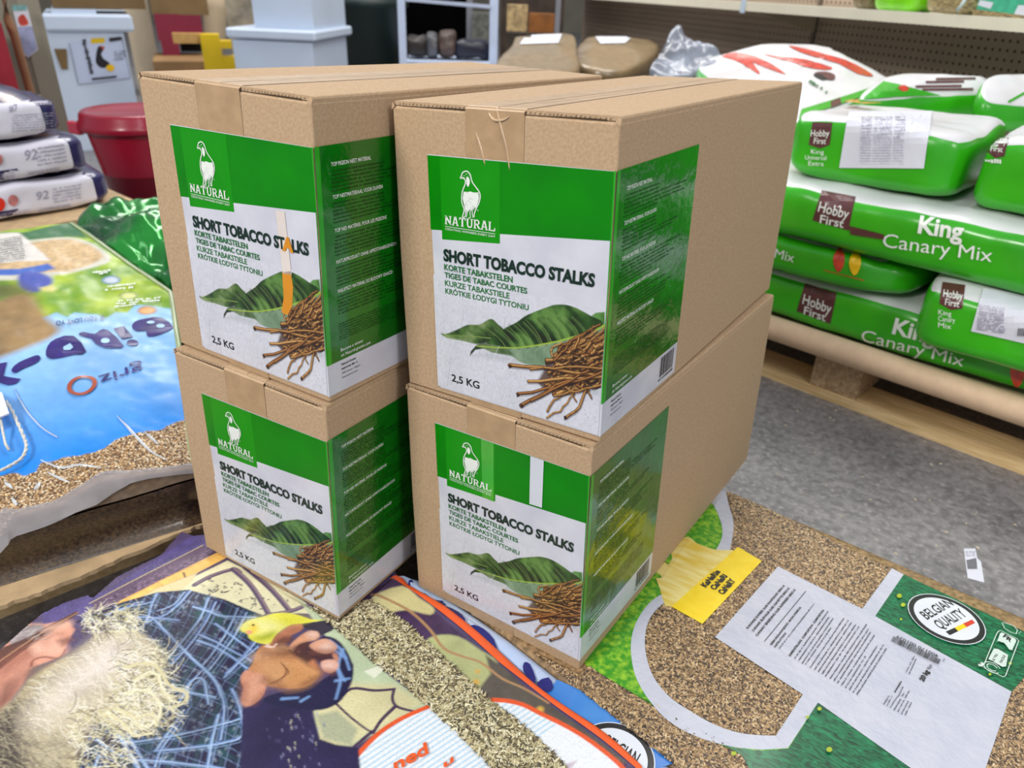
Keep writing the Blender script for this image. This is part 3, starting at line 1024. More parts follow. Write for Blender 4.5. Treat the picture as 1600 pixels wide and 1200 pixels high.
m_grain = mat('seed_kernels', (0.4, 0.3, 0.2), 0.42, 0.15, 400, attr='Col', coat=0.12)
m_bagpp = mat('woven_bag_print', (0.5, 0.5, 0.5), 0.40, 0.06, 500, attr='Col', bump=0.18, bscale=260, coat=0.05)
m_purple = mat('bag_purple', srgb(78, 70, 118), 0.5, 0.18, 60, bump=.3, bscale=60)
m_orange = mat('bag_orange_edge', srgb(236, 96, 44), 0.45, 0.05, 60, bump=.15, bscale=80)

# ---------------- bag with the printed portrait
Z = crop(0, 820, 2.857); K = crop(440, 880, 2.7586); H = crop(360, 920, 6)
edge1 = [(-60, 1075), (-25, 1040), (0, 1016), (35, 984), (64, 960), (100, 942), (136, 930), (145, 934), (183, 901), (251, 867), (283, 831), (302, 837), (318, 836)]
or_out = [K(495, 58), K(560, 95), K(700, 190), K(840, 300), K(960, 410), K(1080, 520), K(1200, 610), K(1400, 745), K(1550, 880)]
out = [pb(p) for p in edge1]
out += [(-.52, -.02), (-.49, .01), (-.42, .03), (-.33, .032)]
orw = [pb(p) for p in or_out]
out += orw + [(orw[-1][0] + .10, orw[-1][1] - .02), (orw[-1][0] + .12, -.20), (orw[-1][0] + .12, -.49), (-.2, -.50), (-.5, -.50)]
mbag = empty('feed_bag', (-.2, -.2, 0), label='purple feed bag printed with a bearded man in a plaid shirt holding a yellow bird', cat='bag')
M_OUT = out
inner = out
bag_slab('bag_body', out, m_purple, mbag, cap=False, lip=.003)
bag_slab_cap = None
cm = Canvas(-.64, -.50, orw[-1][0] + .13, .045, .00125, (84, 70, 106), conv=pb)
X, Y = cm.X, cm.Y
U = np.array(srgb((84, 70, 106)))
cm.C *= (.75 + .5 * fbm(X, Y, 60, 1))[..., None]
R_ = random.Random(21)
cm.poly([Z(*p) for p in [(200, 375), (405, 315), (470, 300), (905, 20), (930, 95), (520, 330), (330, 420), (180, 470)]], lambda X, Y: np.array(srgb((86, 74, 128))) * (.7 + .6 * fbm(X, Y, 90, 4))[..., None], 3)
cm.poly([Z(*p) for p in [(410, 350), (560, 262), (740, 178), (905, 92), (975, 122), (760, 228), (540, 340), (440, 400)]], (94, 72, 96), 2)
for i in range(420):      # woven band
    t, s = R_.random(), R_.random()
    x = 420 + 520 * t; y = 350 - 255 * t + 6 + s * 46
    cm.stroke([Z(x, y), Z(x + 9, y - 4)], .0016, .0014, R_.choice([(140, 112, 142), (66, 48, 74), (120, 96, 120)]), .8)
cm.stroke([Z(*p) for p in [(400, 352), (560, 268), (700, 196), (800, 146), (905, 92)]], .0018, .0018, (196, 178, 140), .9)
orc = lambda X, Y: np.array(srgb((246, 196, 104))) * (.78 + .4 * fbm(X * .4, Y * 3, 60, 7))[..., None]
cm.poly([Z(*p) for p in [(470, 395), (540, 338), (760, 228), (975, 122), (1016, 145), (880, 215), (700, 285), (590, 345), (560, 372)]], orc, 2)
cm.stroke([Z(*p) for p in [(520, 360), (700, 255), (870, 180), (985, 130)]], .0012, .0008, (196, 130, 60), .8)
cm.stroke([Z(820, 215), Z(830, 245)], .003, .002, (96, 60, 50), .9)
logc = lambda X, Y: np.array(srgb((232, 226, 186))) * (.8 + .35 * fbm(X, Y, 50, 9))[..., None]
cm.poly([Z(*p) for p in [(790, 300), (850, 240), (1016, 160), (1180, 240), (1345, 330), (1440, 400), (1330, 395), (1180, 405), (1000, 340), (860, 300)]], logc, 2)
cm.poly([Z(*p) for p in [(590, 345), (700, 285), (880, 215), (860, 250), (800, 298), (640, 330)]], (226, 210, 160), 2)
for a_ in ([(870, 268), (940, 230), (1040, 200), (1070, 215)], [(1040, 198), (1110, 260), (1160, 330), (1200, 400)], [(1095, 190), (1180, 260), (1240, 320), (1290, 380)], [(1190, 405), (1300, 385), (1385, 350)]):
    cm.stroke([Z(*p) for p in smooth_pts(a_, 4)], .0075, .0065, (92, 76, 104))
    cm.stroke([Z(p[0] + 4, p[1] - 4) for p in smooth_pts(a_, 4)], .0022, .002, (176, 150, 150), .6)
for i in range(46):
    x, y = R_.gauss(985, 55), R_.gauss(285, 22)
    if i > 30: x, y = R_.gauss(1130, 60), R_.gauss(350, 18)
    cm.stroke([Z(x, y), Z(x + R_.uniform(-22, 22), y + R_.uniform(-9, 9))], R_.uniform(.001, .0035), .001, R_.choice([(70, 60, 74), (96, 84, 92), (60, 52, 60)]), .9)
cm.stroke([Z(1120, 375), Z(1140, 345), Z(1136, 330)], .0012, .0008, (90, 80, 80), .9)
grn = lambda X, Y: np.array(srgb((192, 206, 172))) * (.82 + .3 * fbm(X, Y, 24, 13))[..., None]
cm.poly([K(*p) for p in [(60, 140), (200, 250), (300, 340), (430, 460), (560, 560), (640, 622), (500, 690), (300, 790), (140, 800), (140, 640), (160, 620), (300, 560), (310, 440), (200, 330)]], grn, 2)
cm.poly([K(*p) for p in [(240, 560), (300, 520), (480, 525), (610, 600), (500, 680), (380, 740), (300, 790), (150, 800), (142, 650)]], lambda X, Y: np.array(srgb((222, 214, 168))) * (.8 + .3 * fbm(X, Y, 24, 15))[..., None], 8)
cm.poly([K(*p) for p in [(355, 470), (430, 440), (446, 458), (400, 500)]], (232, 234, 214), 2)
cm.poly([K(*p) for p in [(148, 660), (240, 640), (330, 720), (300, 790), (180, 760)]], (176, 180, 150), 4)
for a_, w_ in (([(235, 605), (300, 545), (400, 552), (485, 546)], .004), ([(485, 546), (478, 590), (500, 622), (565, 640)], .0036), ([(490, 620), (430, 680), (395, 735)], .0044), ([(238, 612), (300, 670), (370, 722), (400, 732)], .0026), ([(390, 730), (330, 780), (310, 800)], .004)):
    cm.stroke([K(*p) for p in smooth_pts(a_, 4)], w_, w_ * .8, (74, 54, 84))
# right of the seed window
cm.poly([K(*p) for p in [(330, 140), (470, 70), (520, 95), (700, 245), (860, 380), (1100, 570), (1460, 850), (1500, 883), (1450, 883), (1100, 760), (880, 600), (800, 510), (640, 370), (520, 260), (400, 180)]], lambda X, Y: np.array(srgb((74, 52, 88))) * (.6 + .8 * fbm(X, Y, 50, 17))[..., None], 2)
cm.poly([K(*p) for p in smooth_pts([(390, 150), (520, 100), (590, 150), (655, 195), (640, 225), (540, 205), (440, 215)], 3, True)], lambda X, Y: np.array(srgb((216, 206, 150))) * (.8 + .35 * fbm(X, Y, 40, 19))[..., None], 3)
cm.poly([K(*p) for p in smooth_pts([(612, 355), (660, 315), (760, 318), (860, 380), (930, 430), (905, 500), (860, 560), (800, 525), (740, 455), (670, 400)], 3, True)], lambda X, Y: np.array(srgb((186, 190, 134))) * (.75 + .4 * fbm(X, Y, 40, 23))[..., None], 3)
cm.poly([K(*p) for p in [(880, 400), (960, 455), (1060, 548), (1200, 645), (1400, 790), (1490, 865), (1440, 872), (1340, 800), (1200, 700), (1000, 612), (880, 592), (850, 545), (900, 480)]], lambda X, Y: np.array(srgb((96, 88, 80))) * (.6 + .7 * fbm(X, Y, 50, 29))[..., None], 3)
cm.stroke([K(*p) for p in smooth_pts([(390, 130), (470, 165), (560, 215), (640, 290), (700, 370), (780, 405), (860, 432), (950, 500), (1050, 545), (1150, 605)], 4)], .0042, .0026, (178, 138, 98))
for p_, r_ in (((838, 515), .004), ((1115, 632), .004), ((845, 470), .0028)):
    q = pb(K(*p_)); cm.poly([(q[0] + r_ * math.cos(t), q[1] + r_ * math.sin(t)) for t in np.linspace(0, 6.28, 9)[:-1]], (214, 170, 80), 3, raw=True)
# note paper with blue rules and orange rim
for P_, rim, lo_, hi_ in (([(285, 883), (300, 860), (345, 810), (420, 735), (520, 672), (640, 620), (780, 750), (900, 870), (930, 910), (270, 910)], [(270, 910), (300, 862), (350, 805), (425, 732), (525, 668), (640, 618)], 0, 12),
                     ([(880, 592), (960, 596), (1040, 615), (1120, 655), (1240, 715), (1340, 780), (1440, 860), (1480, 910), (1230, 910), (1100, 770)], [(875, 592), (960, 594), (1040, 612), (1120, 652), (1240, 712), (1340, 776), (1440, 856), (1480, 900)], 0, 12)):
    cm.poly([K(*p) for p in P_], (236, 240, 246), 1.5)
    Pq = np.array([pb(K(*p)) for p in P_])
    for i in range(-14, 24):
        a0 = np.array(pb(K(600 + i * 38, 500))); a1 = np.array(pb(K(230 + i * 38, 730 + 16)))
        d = a1 - a0
        seg = []
        for t in np.linspace(-.8, 2.2, 90):
            q = a0 + d * t
            if in_poly(q[0], q[1], Pq):
                seg.append(tuple(q))
        if len(seg) > 3:
            cm.stroke(seg, .0014, .0014, (150, 200, 232), .85, raw=True)
    cm.stroke([K(*p) for p in smooth_pts(rim, 3)], .0058, .0052, (232, 92, 48))
cm.poly([K(*p) for p in smooth_pts([(925, 890), (960, 866), (1030, 854), (1100, 862), (1150, 885), (1100, 930), (950, 930)], 3, True)], (124, 160, 226), 2)
cm.poly([K(*p) for p in [(1135, 880), (1190, 874), (1230, 866), (1275, 852), (1250, 884), (1230, 900), (1150, 910)]], (206, 190, 206), 2)
cm.poly([K(*p) for p in [(1140, 886), (1190, 876), (1210, 884), (1180, 900)]], (196, 60, 60), 2)
# plaid shirt
navy = lambda X, Y: np.array(srgb((36, 32, 72))) * (.6 + .6 * fbm(X, Y, 40, 31))[..., None]
cm.poly([Z(*p) for p in [(330, 440), (430, 392), (550, 345), (700, 303), (840, 290), (1000, 333), (1120, 385), (1170, 410), (1100, 470), (1160, 545), (1150, 610), (1088, 690), (1085, 810), (1080, 960), (1200, 1200), (500, 1300), (330, 1100), (380, 940), (560, 800), (680, 600), (600, 500), (470, 430)]], navy, 2)
R2 = random.Random(5)
for i in range(26):
    x, y = R2.uniform(560, 1080), R2.uniform(320, 1000)
    cm.poly([Z(x + dx, y + dy) for dx, dy in ((-34, 10), (0, -26), (34, -8), (4, 28))], (40, 84, 84), 9, .5)
shirt_m = in_poly(X, Y, np.array([pb(Z(*p)) for p in [(330, 440), (430, 392), (550, 345), (700, 303), (840, 290), (1000, 333), (1120, 385), (1170, 410), (1100, 470), (1160, 545), (1150, 610), (1088, 690), (1085, 810), (1080, 960), (1200, 1200), (500, 1300), (330, 1100), (380, 940), (560, 800), (680, 600), (600, 500), (470, 430)]])).astype(float)
cm.clip = shirt_m
for i in range(34):      # the fine tartan ground: two warped families of threads
    o_ = -500 + i * 58
    a_ = smooth_pts([(o_ + 700, 240), (o_ + 600, 460), (o_ + 440, 700), (o_ + 300, 960), (o_ + 240, 1200)], 5)
    cm.stroke([Z(x, y) for x, y in a_], .0042, .0042, (38, 92, 96) if i % 2 else (30, 28, 60), .5, soft=3)
    cm.stroke([Z(x + 20, y) for x, y in a_], .0009, .0009, (150, 180, 226), .5)
    b_ = smooth_pts([(200, o_ + 100), (480, o_ + 190), (760, o_ + 330), (1000, o_ + 420), (1240, o_ + 560)], 5)
    cm.stroke([Z(x, y) for x, y in b_], .0042, .0042, (38, 92, 96) if i % 2 else (30, 28, 60), .45, soft=3)
    cm.stroke([Z(x, y + 20) for x, y in b_], .0009, .0009, (150, 180, 226), .5)
pl = [[(700, 308), (672, 370), (655, 440)], [(850, 294), (800, 350), (740, 400), (660, 430)], [(822, 300), (775, 355), (700, 385)], [(930, 325), (890, 420), (820, 510), (760, 585), (715, 640)],
      [(962, 345), (920, 430), (850, 530), (770, 620)], [(1062, 372), (1010, 480), (950, 570), (900, 630)], [(1100, 392), (1050, 490), (985, 580), (930, 650)], [(640, 345), (600, 350), (540, 385)],
      [(555, 408), (640, 412), (720, 418), (800, 425)], [(860, 365), (930, 385), (1000, 408), (1140, 412)], [(690, 425), (780, 520), (860, 600), (930, 660), (980, 740), (1000, 830), (985, 960)],
      [(735, 470), (830, 570), (905, 640), (960, 700), (985, 760)], [(890, 490), (960, 520), (1040, 565), (1120, 605)], [(880, 515), (960, 545), (1035, 590), (1100, 640)], [(960, 440), (1040, 500), (1120, 560)],
      [(690, 690), (760, 720), (860, 750), (960, 770)], [(780, 825), (820, 760), (850, 700), (905, 690), (930, 800)], [(838, 800), (842, 720), (900, 650)], [(1035, 735), (1070, 820), (1080, 940), (1000, 975), (860, 995), (690, 1010)],
      [(560, 975), (700, 955), (860, 925), (1070, 870)], [(845, 818), (770, 930), (720, 1000), (690, 1080)], [(820, 830), (750, 930), (700, 1000)], [(975, 850), (950, 950), (925, 1090)], [(560, 930), (640, 1060), (700, 1160)], [(530, 940), (600, 1060), (660, 1160)],
      [(430, 960), (560, 1040), (760, 1060), (1000, 1090)], [(440, 1040), (420, 1120), (470, 1200)], [(1140, 520), (1060, 620), (1000, 680)], [(1010, 660), (1080, 600), (1150, 545)], [(470, 405), (560, 370), (680, 345)]]
for a_ in pl:
    P_ = smooth_pts(a_, 4)
    wd = R2.uniform(.0020, .0036)
    cm.stroke([Z(x + R2.uniform(-2, 2), y + R2.uniform(-2, 2)) for x, y in P_], wd, wd * .8, R2.choice([(124, 160, 224), (110, 146, 214), (140, 178, 234)]), .88, soft=2)
    cm.stroke([Z(x + 2, y + 1) for x, y in P_], .0012, .001, (206, 226, 250), .7)
    cm.stroke([Z(x + 17, y + 11) for x, y in P_], .0012, .001, (150, 186, 232), .55)
for i in range(240):
    x, y = R2.uniform(560, 1130), R2.uniform(310, 1080)
    cm.stroke([Z(x, y), Z(x + R2.uniform(-10, 10), y + R2.uniform(4, 12))], .0022, .001, (206, 224, 246), .35, soft=2)
for i in range(30):
    x, y = R2.uniform(600, 1100), R2.uniform(320, 1060)
    cm.poly([Z(x + dx, y + dy) for dx, dy in ((-50, -10), (10, -46), (54, 8), (-6, 44))], (24, 20, 50), 26, .38)
cm.clip = None
trs = lambda X, Y: np.array(srgb((46, 38, 80))) * (.65 + .6 * fbm(X, Y, 40, 37))[..., None]
cm.poly([Z(*p) for p in [(1085, 805), (1200, 780), (1395, 830), (1430, 960), (1500, 985), (1600, 1000), (1640, 1400), (1060, 1300)]], trs, 2)
for i in range(60):
    x, y = R2.gauss(1340, 60), R2.uniform(840, 1160)
    cm.stroke([Z(x, y), Z(x + 3, y + 12)], .0016, .0008, R2.choice([(150, 150, 190), (206, 200, 180), (90, 84, 130)]), .6)
cm.poly([Z(*p) for p in smooth_pts([(1430, 510), (1500, 512), (1556, 580), (1578, 665), (1545, 760), (1485, 815), (1400, 832), (1240, 812), (1170, 780), (1300, 735), (1430, 700), (1490, 640)], 3, True)], navy, 2)
for a_ in ([(1470, 520), (1530, 570), (1560, 650)], [(1490, 620), (1520, 690), (1500, 780)], [(1530, 560), (1510, 640), (1540, 700)], [(1500, 700), (1560, 690)], [(1490, 560), (1545, 600)], [(1260, 780), (1330, 775)], [(1345, 790), (1380, 770)]):
    cm.stroke([Z(*p) for p in smooth_pts(a_, 4)], .0040, .0028, (130, 168, 226), .8, soft=2)
# hand
def sk(c, s=41, a=.75, b=.5):
    return lambda X, Y: np.array(srgb(c)) * (a + b * fbm(X, Y, 70, s))[..., None]
cm.poly([H(*p) for p in smooth_pts([(300, 530), (420, 515), (560, 550), (620, 600), (740, 640), (840, 760), (820, 840), (700, 930), (520, 940), (350, 915), (320, 900), (160, 800), (210, 700), (240, 600)], 3, True)], sk((186, 126, 84)), 2)
cm.poly([H(*p) for p in smooth_pts([(430, 700), (560, 680), (700, 740), (820, 790), (800, 850), (680, 925), (500, 925)], 3, True)], (206, 148, 94), 14, .8)
cm.poly([H(*p) for p in smooth_pts([(240, 720), (360, 660), (500, 700), (530, 780), (480, 880), (380, 900), (300, 830)], 3, True)], (214, 160, 112), 14, .7)
cm.poly([H(*p) for p in smooth_pts([(560, 560), (720, 500), (820, 590), (940, 612), (985, 645), (860, 690), (780, 690), (840, 770), (720, 720), (600, 630)], 3, True)], (72, 40, 44), 5, .95)
for i in range(7):
    cm.stroke([H(*p) for p in smooth_pts([(470 + i * 9, 690 + i * 10), (520 + i * 4, 770 + i * 6), (480 - i * 22, 880 + i * 4)], 4)], .0009, .0006, (134, 82, 56), .8)
cm.poly([H(*p) for p in smooth_pts([(110, 800), (160, 765), (235, 795), (300, 800), (332, 870), (320, 980), (240, 1075), (150, 1110), (104, 1062), (122, 940), (96, 860)], 3, True)], sk((206, 142, 116)), 2)
cm.poly([H(*p) for p in smooth_pts([(200, 840), (270, 830), (300, 900), (230, 1020), (150, 1080), (130, 1040), (170, 940)], 3, True)], (226, 168, 140), 12, .7)
cm.poly([H(*p) for p in smooth_pts([(360, 505), (430, 430), (560, 340), (650, 322), (692, 352), (650, 400), (570, 440), (540, 500), (440, 545)], 3, True)], sk((176, 112, 82)), 2)
cm.poly([H(*p) for p in smooth_pts([(420, 500), (520, 440), (600, 470), (540, 530), (450, 545)], 3, True)], (96, 54, 48), 6, .8)
cm.poly([H(*p) for p in smooth_pts([(552, 545), (610, 480), (700, 412), (790, 394), (838, 428), (806, 480), (720, 500), (640, 530), (590, 590)], 3, True)], sk((208, 150, 116)), 2)
cm.poly([H(*p) for p in smooth_pts([(590, 560), (660, 520), (740, 510), (700, 560), (620, 620)], 3, True)], (90, 50, 50), 5, .85)
cm.poly([H(*p) for p in smooth_pts([(740, 540), (810, 490), (900, 474), (980, 518), (998, 570), (930, 612), (830, 604)], 3, True)], sk((214, 158, 132)), 2)
cm.poly([H(*p) for p in smooth_pts([(955, 606), (1000, 620), (1016, 680), (980, 690)], 3, True)], (196, 136, 112), 2)
cm.poly([H(*p) for p in smooth_pts([(852, 690), (960, 672), (1012, 706), (1002, 764), (940, 797), (872, 772)], 3, True)], sk((220, 160, 138)), 2)
cm.poly([H(*p) for p in smooth_pts([(730, 710), (780, 670), (822, 740), (790, 760)], 3, True)], (188, 120, 84), 4)
for x, y, r in ((775, 432, 34), (905, 548, 36), (930, 728, 40)):
    cm.poly([H(x + r * 1.3 * math.cos(t), y + r * .7 * math.sin(t)) for t in np.linspace(0, 6.28, 13)[:-1]], (246, 214, 204), 10, .75)
for x0, y0, x1, y1, r, c_, al in ((240, 640, 470, 560, 60, (226, 176, 136), .5), (620, 700, 800, 800, 40, (226, 166, 112), .6), (330, 600, 560, 620, 40, (120, 74, 52), .6), (330, 860, 480, 930, 30, (110, 66, 50), .6),
        (700, 900, 830, 830, 22, (120, 70, 52), .7), (120, 900, 130, 1050, 22, (150, 92, 72), .7), (300, 990, 230, 1080, 16, (140, 84, 66), .6), (560, 350, 660, 340, 14, (214, 150, 116), .6), (780, 600, 980, 600, 16, (130, 76, 64), .8),
        (860, 780, 960, 792, 14, (150, 92, 76), .8), (600, 570, 700, 520, 20, (70, 40, 40), .6), (460, 560, 560, 590, 16, (90, 54, 44), .5)):
    cm.stroke([H(x0, y0), H((x0 + x1) / 2, (y0 + y1) / 2 - 4), H(x1, y1)], r / 1000 * .22, r / 1000 * .16, c_, al, soft=9)
RH = random.Random(9)
for i in range(60):
    x, y = RH.uniform(220, 800), RH.uniform(560, 900)
    cm.stroke([H(x, y), H(x + RH.uniform(-26, 26), y + RH.uniform(-12, 18))], .0007, .0005, RH.choice([(150, 96, 66), (232, 184, 146), (120, 74, 54)]), .4)
# yellow bird
cm.poly([H(*p) for p in smooth_pts([(680, 325), (800, 312), (895, 300), (982, 372), (900, 420), (842, 442), (820, 402), (700, 375)], 2, True)], (52, 46, 62), 2)
bird = smooth_pts([(90, 372), (120, 328), (190, 288), (300, 262), (400, 232), (520, 225), (640, 248), (760, 288), (890, 292), (780, 312), (690, 325), (560, 340), (440, 420), (400, 470), (360, 520), (240, 502), (175, 462), (160, 425), (110, 402)], 3, True)
cm.poly([H(*p) for p in bird], sk((232, 228, 84), 43, .8, .35), 1.5)
cm.poly([H(*p) for p in smooth_pts([(110, 365), (150, 315), (240, 280), (330, 290), (440, 320), (470, 360), (360, 400), (260, 400), (180, 350)], 3, True)], (244, 240, 176), 16, .75)
cm.poly([H(*p) for p in smooth_pts([(200, 330), (240, 340), (245, 390), (205, 412), (190, 370)], 3, True)], (244, 204, 40), 8, .9)
cm.poly([H(*p) for p in smooth_pts([(230, 465), (320, 430), (410, 405), (390, 450), (300, 480)], 3, True)], (150, 166, 24), 8, .85)
cm.poly([H(*p) for p in smooth_pts([(460, 260), (600, 262), (720, 296), (560, 318), (470, 310)], 3, True)], (214, 208, 40), 14, .7)
cm.poly([H(*p) for p in smooth_pts([(202, 338), (214, 330), (226, 340), (214, 352)], 3, True)], (30, 30, 24), 1)
cm.poly([H(*p) for p in [(140, 402), (168, 388), (204, 396), (198, 424), (168, 426)]], (240, 160, 130), 2)
for a_ in ([(345, 520), (370, 545), (410, 548)], [(330, 540), (380, 552)], [(430, 520), (410, 540)]):
    cm.stroke([H(*p) for p in a_], .0024, .0018, (240, 212, 196), .9)
# face, hat, hair
cm.poly([Z(*p) for p in [(-80, 620), (0, 500), (110, 440), (200, 445), (300, 425), (335, 470), (300, 530), (280, 590), (150, 640), (110, 700), (60, 770), (0, 860), (-80, 960)]], sk((206, 146, 124), 47, .7, .55), 3)
cm.poly([Z(*p) for p in [(40, 520), (110, 452), (190, 448), (215, 480), (120, 520), (60, 560)]], lambda X, Y: np.array(srgb((150, 138, 140))) * (.6 + .8 * fbm(X * 3, Y, 60, 3))[..., None], 3)
cm.poly([Z(*p) for p in [(-90, 640), (0, 556), (90, 520), (340, 388), (354, 396), (200, 505), (100, 570), (0, 648), (-80, 720)]], sk((98, 62, 54), 49, .6, .7), 2)
cm.stroke([Z(*p) for p in [(-40, 640), (90, 548), (220, 462), (350, 393)]], .0024, .001, (196, 150, 112), .8)
cm.poly([Z(*p) for p in smooth_pts([(230, 500), (290, 540), (298, 575), (250, 590), (180, 580), (150, 545), (190, 510)], 3, True)], (232, 176, 152), 10, .9)
cm.stroke([Z(*p) for p in smooth_pts([(140, 632), (150, 606), (200, 592), (262, 598), (292, 560)], 4)], .003, .0016, (128, 70, 62), .9, soft=2)
cm.poly([Z(*p) for p in [(255, 520), (310, 500), (335, 515), (280, 545)]], (120, 72, 60), 5, .7)
cm.poly([Z(*p) for p in smooth_pts([(130, 650), (260, 600), (360, 540), (410, 540), (360, 600), (280, 650), (190, 720), (130, 720)], 3, True)], (120, 104, 98), 5)
cm.poly([Z(*p) for p in smooth_pts([(190, 650), (270, 612), (310, 620), (230, 690)], 3, True)], (150, 88, 92), 5, .8)
for P_, c_, so_, al in (([(0, 620), (90, 560), (200, 520), (190, 560), (80, 640), (0, 720)], (150, 88, 70), 16, .6), ([(60, 700), (130, 640), (120, 690), (60, 770), (0, 840), (-20, 800)], (140, 84, 70), 16, .6),
    ([(190, 470), (300, 430), (320, 450), (240, 480)], (236, 184, 160), 8, .7), ([(140, 545), (180, 530), (200, 560), (160, 580)], (238, 190, 168), 8, .7), ([(0, 740), (60, 700), (40, 780), (0, 830)], (90, 52, 46), 12, .6)):
    cm.poly([Z(*p) for p in smooth_pts(P_, 3, True)], c_, so_, al)
RF = random.Random(3)
for i in range(150):
    x, y = RF.uniform(120, 400), RF.uniform(540, 720)
    if y > 760 - x * .55 and y < 860 - x * .6:
        cm.stroke([Z(x, y), Z(x + RF.uniform(10, 26), y + RF.uniform(-16, 8))], .0011, .0006, RF.choice([(96, 84, 76), (200, 190, 170), (60, 52, 52), (150, 136, 116)]), .8)
for i in range(90):
    x, y = RF.uniform(50, 210), RF.uniform(440, 520)
    cm.stroke([Z(x, y), Z(x + RF.uniform(14, 34), y - RF.uniform(6, 18))], .0010, .0006, RF.choice([(170, 160, 158), (96, 84, 90), (206, 198, 190)]), .6)
# beard
beardP = [(60, 780), (120, 700), (200, 640), (340, 570), (420, 500), (500, 470), (610, 470), (700, 540), (740, 600), (725, 700), (760, 770), (700, 840), (680, 905), (560, 935), (450, 870), (390, 900), (350, 1000), (330, 1300), (-80, 1300), (-100, 900)]
cm.poly([Z(*p) for p in beardP], lambda X, Y: np.array(srgb((178, 164, 132))) * (.6 + .7 * fbm(X, Y, 70, 51))[..., None], 6)
cm.poly([Z(*p) for p in [(-100, 860), (0, 850), (70, 800), (100, 900), (130, 1100), (100, 1300), (-100, 1300)]], lambda X, Y: np.array(srgb((72, 62, 60))) * (.5 + .9 * fbm(X, Y, 70, 53))[..., None], 14, .95)  # darker lower left: print tone plus a cast shadow painted in
RB = random.Random(77)
BP = np.array([pb(Z(*p)) for p in beardP])
def strand(x, y, L, ang, curl, wd, col, al=.85):
    pts = []
    for i in range(9):
        pts.append(Z(x, y))
        x += L / 8 * math.cos(ang); y += L / 8 * math.sin(ang)
        ang += curl / 8 + RB.uniform(-.12, .12)
    cm.stroke(pts, wd, wd * .5, col, al)
for i in range(2600):
    x, y = RB.uniform(-60, 760), RB.uniform(470, 1180)
    q = pb(Z(x, y))
    if not in_poly(q[0], q[1], BP):
        continue
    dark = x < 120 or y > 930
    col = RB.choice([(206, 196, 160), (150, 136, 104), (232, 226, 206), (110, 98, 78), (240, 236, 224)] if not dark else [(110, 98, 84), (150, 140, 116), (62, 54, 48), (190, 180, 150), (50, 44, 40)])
    strand(x, y, RB.uniform(30, 100), RB.uniform(-.4, 1.3), RB.uniform(-1.4, 1.4), RB.uniform(.0007, .0013), col, .62)
cm.poly([Z(*p) for p in smooth_pts([(170, 830), (240, 720), (340, 620), (470, 510), (550, 510), (600, 590), (520, 680), (400, 740), (300, 830), (210, 870)], 3, True)], (236, 226, 220), 40, .7)
cm.poly([Z(*p) for p in smooth_pts([(180, 860), (260, 800), (380, 760), (460, 800), (400, 880), (330, 960), (240, 1040), (190, 960)], 3, True)], (214, 202, 176), 40, .5)
for i in range(900):
    t = RB.random()
    x, y = RB.uniform(480, 770), RB.uniform(560, 920)
    if RB.random() < .35: x, y = RB.uniform(360, 600), RB.uniform(380, 480)
    if RB.random() < .3: x, y = RB.uniform(300, 560), RB.uniform(820, 1160)
    strand(x, y, RB.uniform(30, 110), RB.uniform(-1.0, 1.2), RB.uniform(-2.6, 2.6), RB.uniform(.0007, .0013), RB.choice([(228, 222, 190), (206, 196, 150), (244, 240, 226), (90, 80, 60)]), .85)
for a_ in ([(560, 640), (680, 620), (760, 720), (830, 745), (830, 790), (760, 820)], [(600, 700), (690, 660), (740, 760), (800, 800)], [(560, 760), (660, 740), (720, 830), (660, 900), (590, 880)], [(520, 820), (600, 860), (680, 850), (700, 900)], [(460, 840), (540, 880), (600, 940), (680, 930)]):
    for k in range(5):
        cm.stroke([Z(x + RB.uniform(-9, 9), y + RB.uniform(-9, 9)) for x, y in smooth_pts(a_, 4)], .0018, .001, RB.choice([(236, 230, 200), (214, 204, 160)]), .9)
MO = np.array(M_OUT)
def m_keep(X, Y):
    return in_poly(X, Y, MO)
def m3(X, Y):
    Zv = PZ(X, Y) + .0008 + .0022 * (fbm(X, Y, 9, 5, 2) - .5)
    return np.stack([X, Y, Zv], -1)
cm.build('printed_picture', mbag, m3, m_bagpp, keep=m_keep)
# orange hem along the long side, a folded strip lying on the neighbour bag
oin = [K(440, 66), K(500, 108), K(560, 150), K(700, 262), K(800, 350), K(900, 440), K(960, 482), K(1050, 542), K(1150, 622), K(1300, 722), K(1400, 792), K(1500, 872), K(1560, 920)]
A_ = smooth_pts([pb(p) for p in or_out], 4); B_ = smooth_pts([pb(p) for p in oin], 3)
def resamp(P, n):
    P = np.array(P); d = np.r_[0, np.cumsum(np.linalg.norm(np.diff(P, axis=0), axis=1))]
    t = np.linspace(0, d[-1], n)
    return np.stack([np.interp(t, d, P[:, 0]), np.interp(t, d, P[:, 1])], 1)
A_, B_ = resamp(A_, 40), resamp(B_, 40)
kk = np.clip((np.arange(40) / 39 - .7) / .3, 0, 1)[:, None]
B_ = A_ + (B_ - A_) * (.50 + .4 * kk)
vs = []
for i in range(40):
    o = A_[i] + (A_[i] - B_[i]) / np.linalg.norm(A_[i] - B_[i]) * .0015
    for q, h in ((B_[i], .0022), (B_[i] * .5 + A_[i] * .5, .0036), (A_[i], .0030), (o, .0014), (A_[i], .0006)):
        vs.append((q[0], q[1], float(PZ(q[0], q[1])) + h))
fs = [(i * 5 + j, i * 5 + j + 1, (i + 1) * 5 + j + 1, (i + 1) * 5 + j) for i in range(39) for j in range(4)]
part('orange_hem', vs, fs, m_orange, mbag, smooth=True)
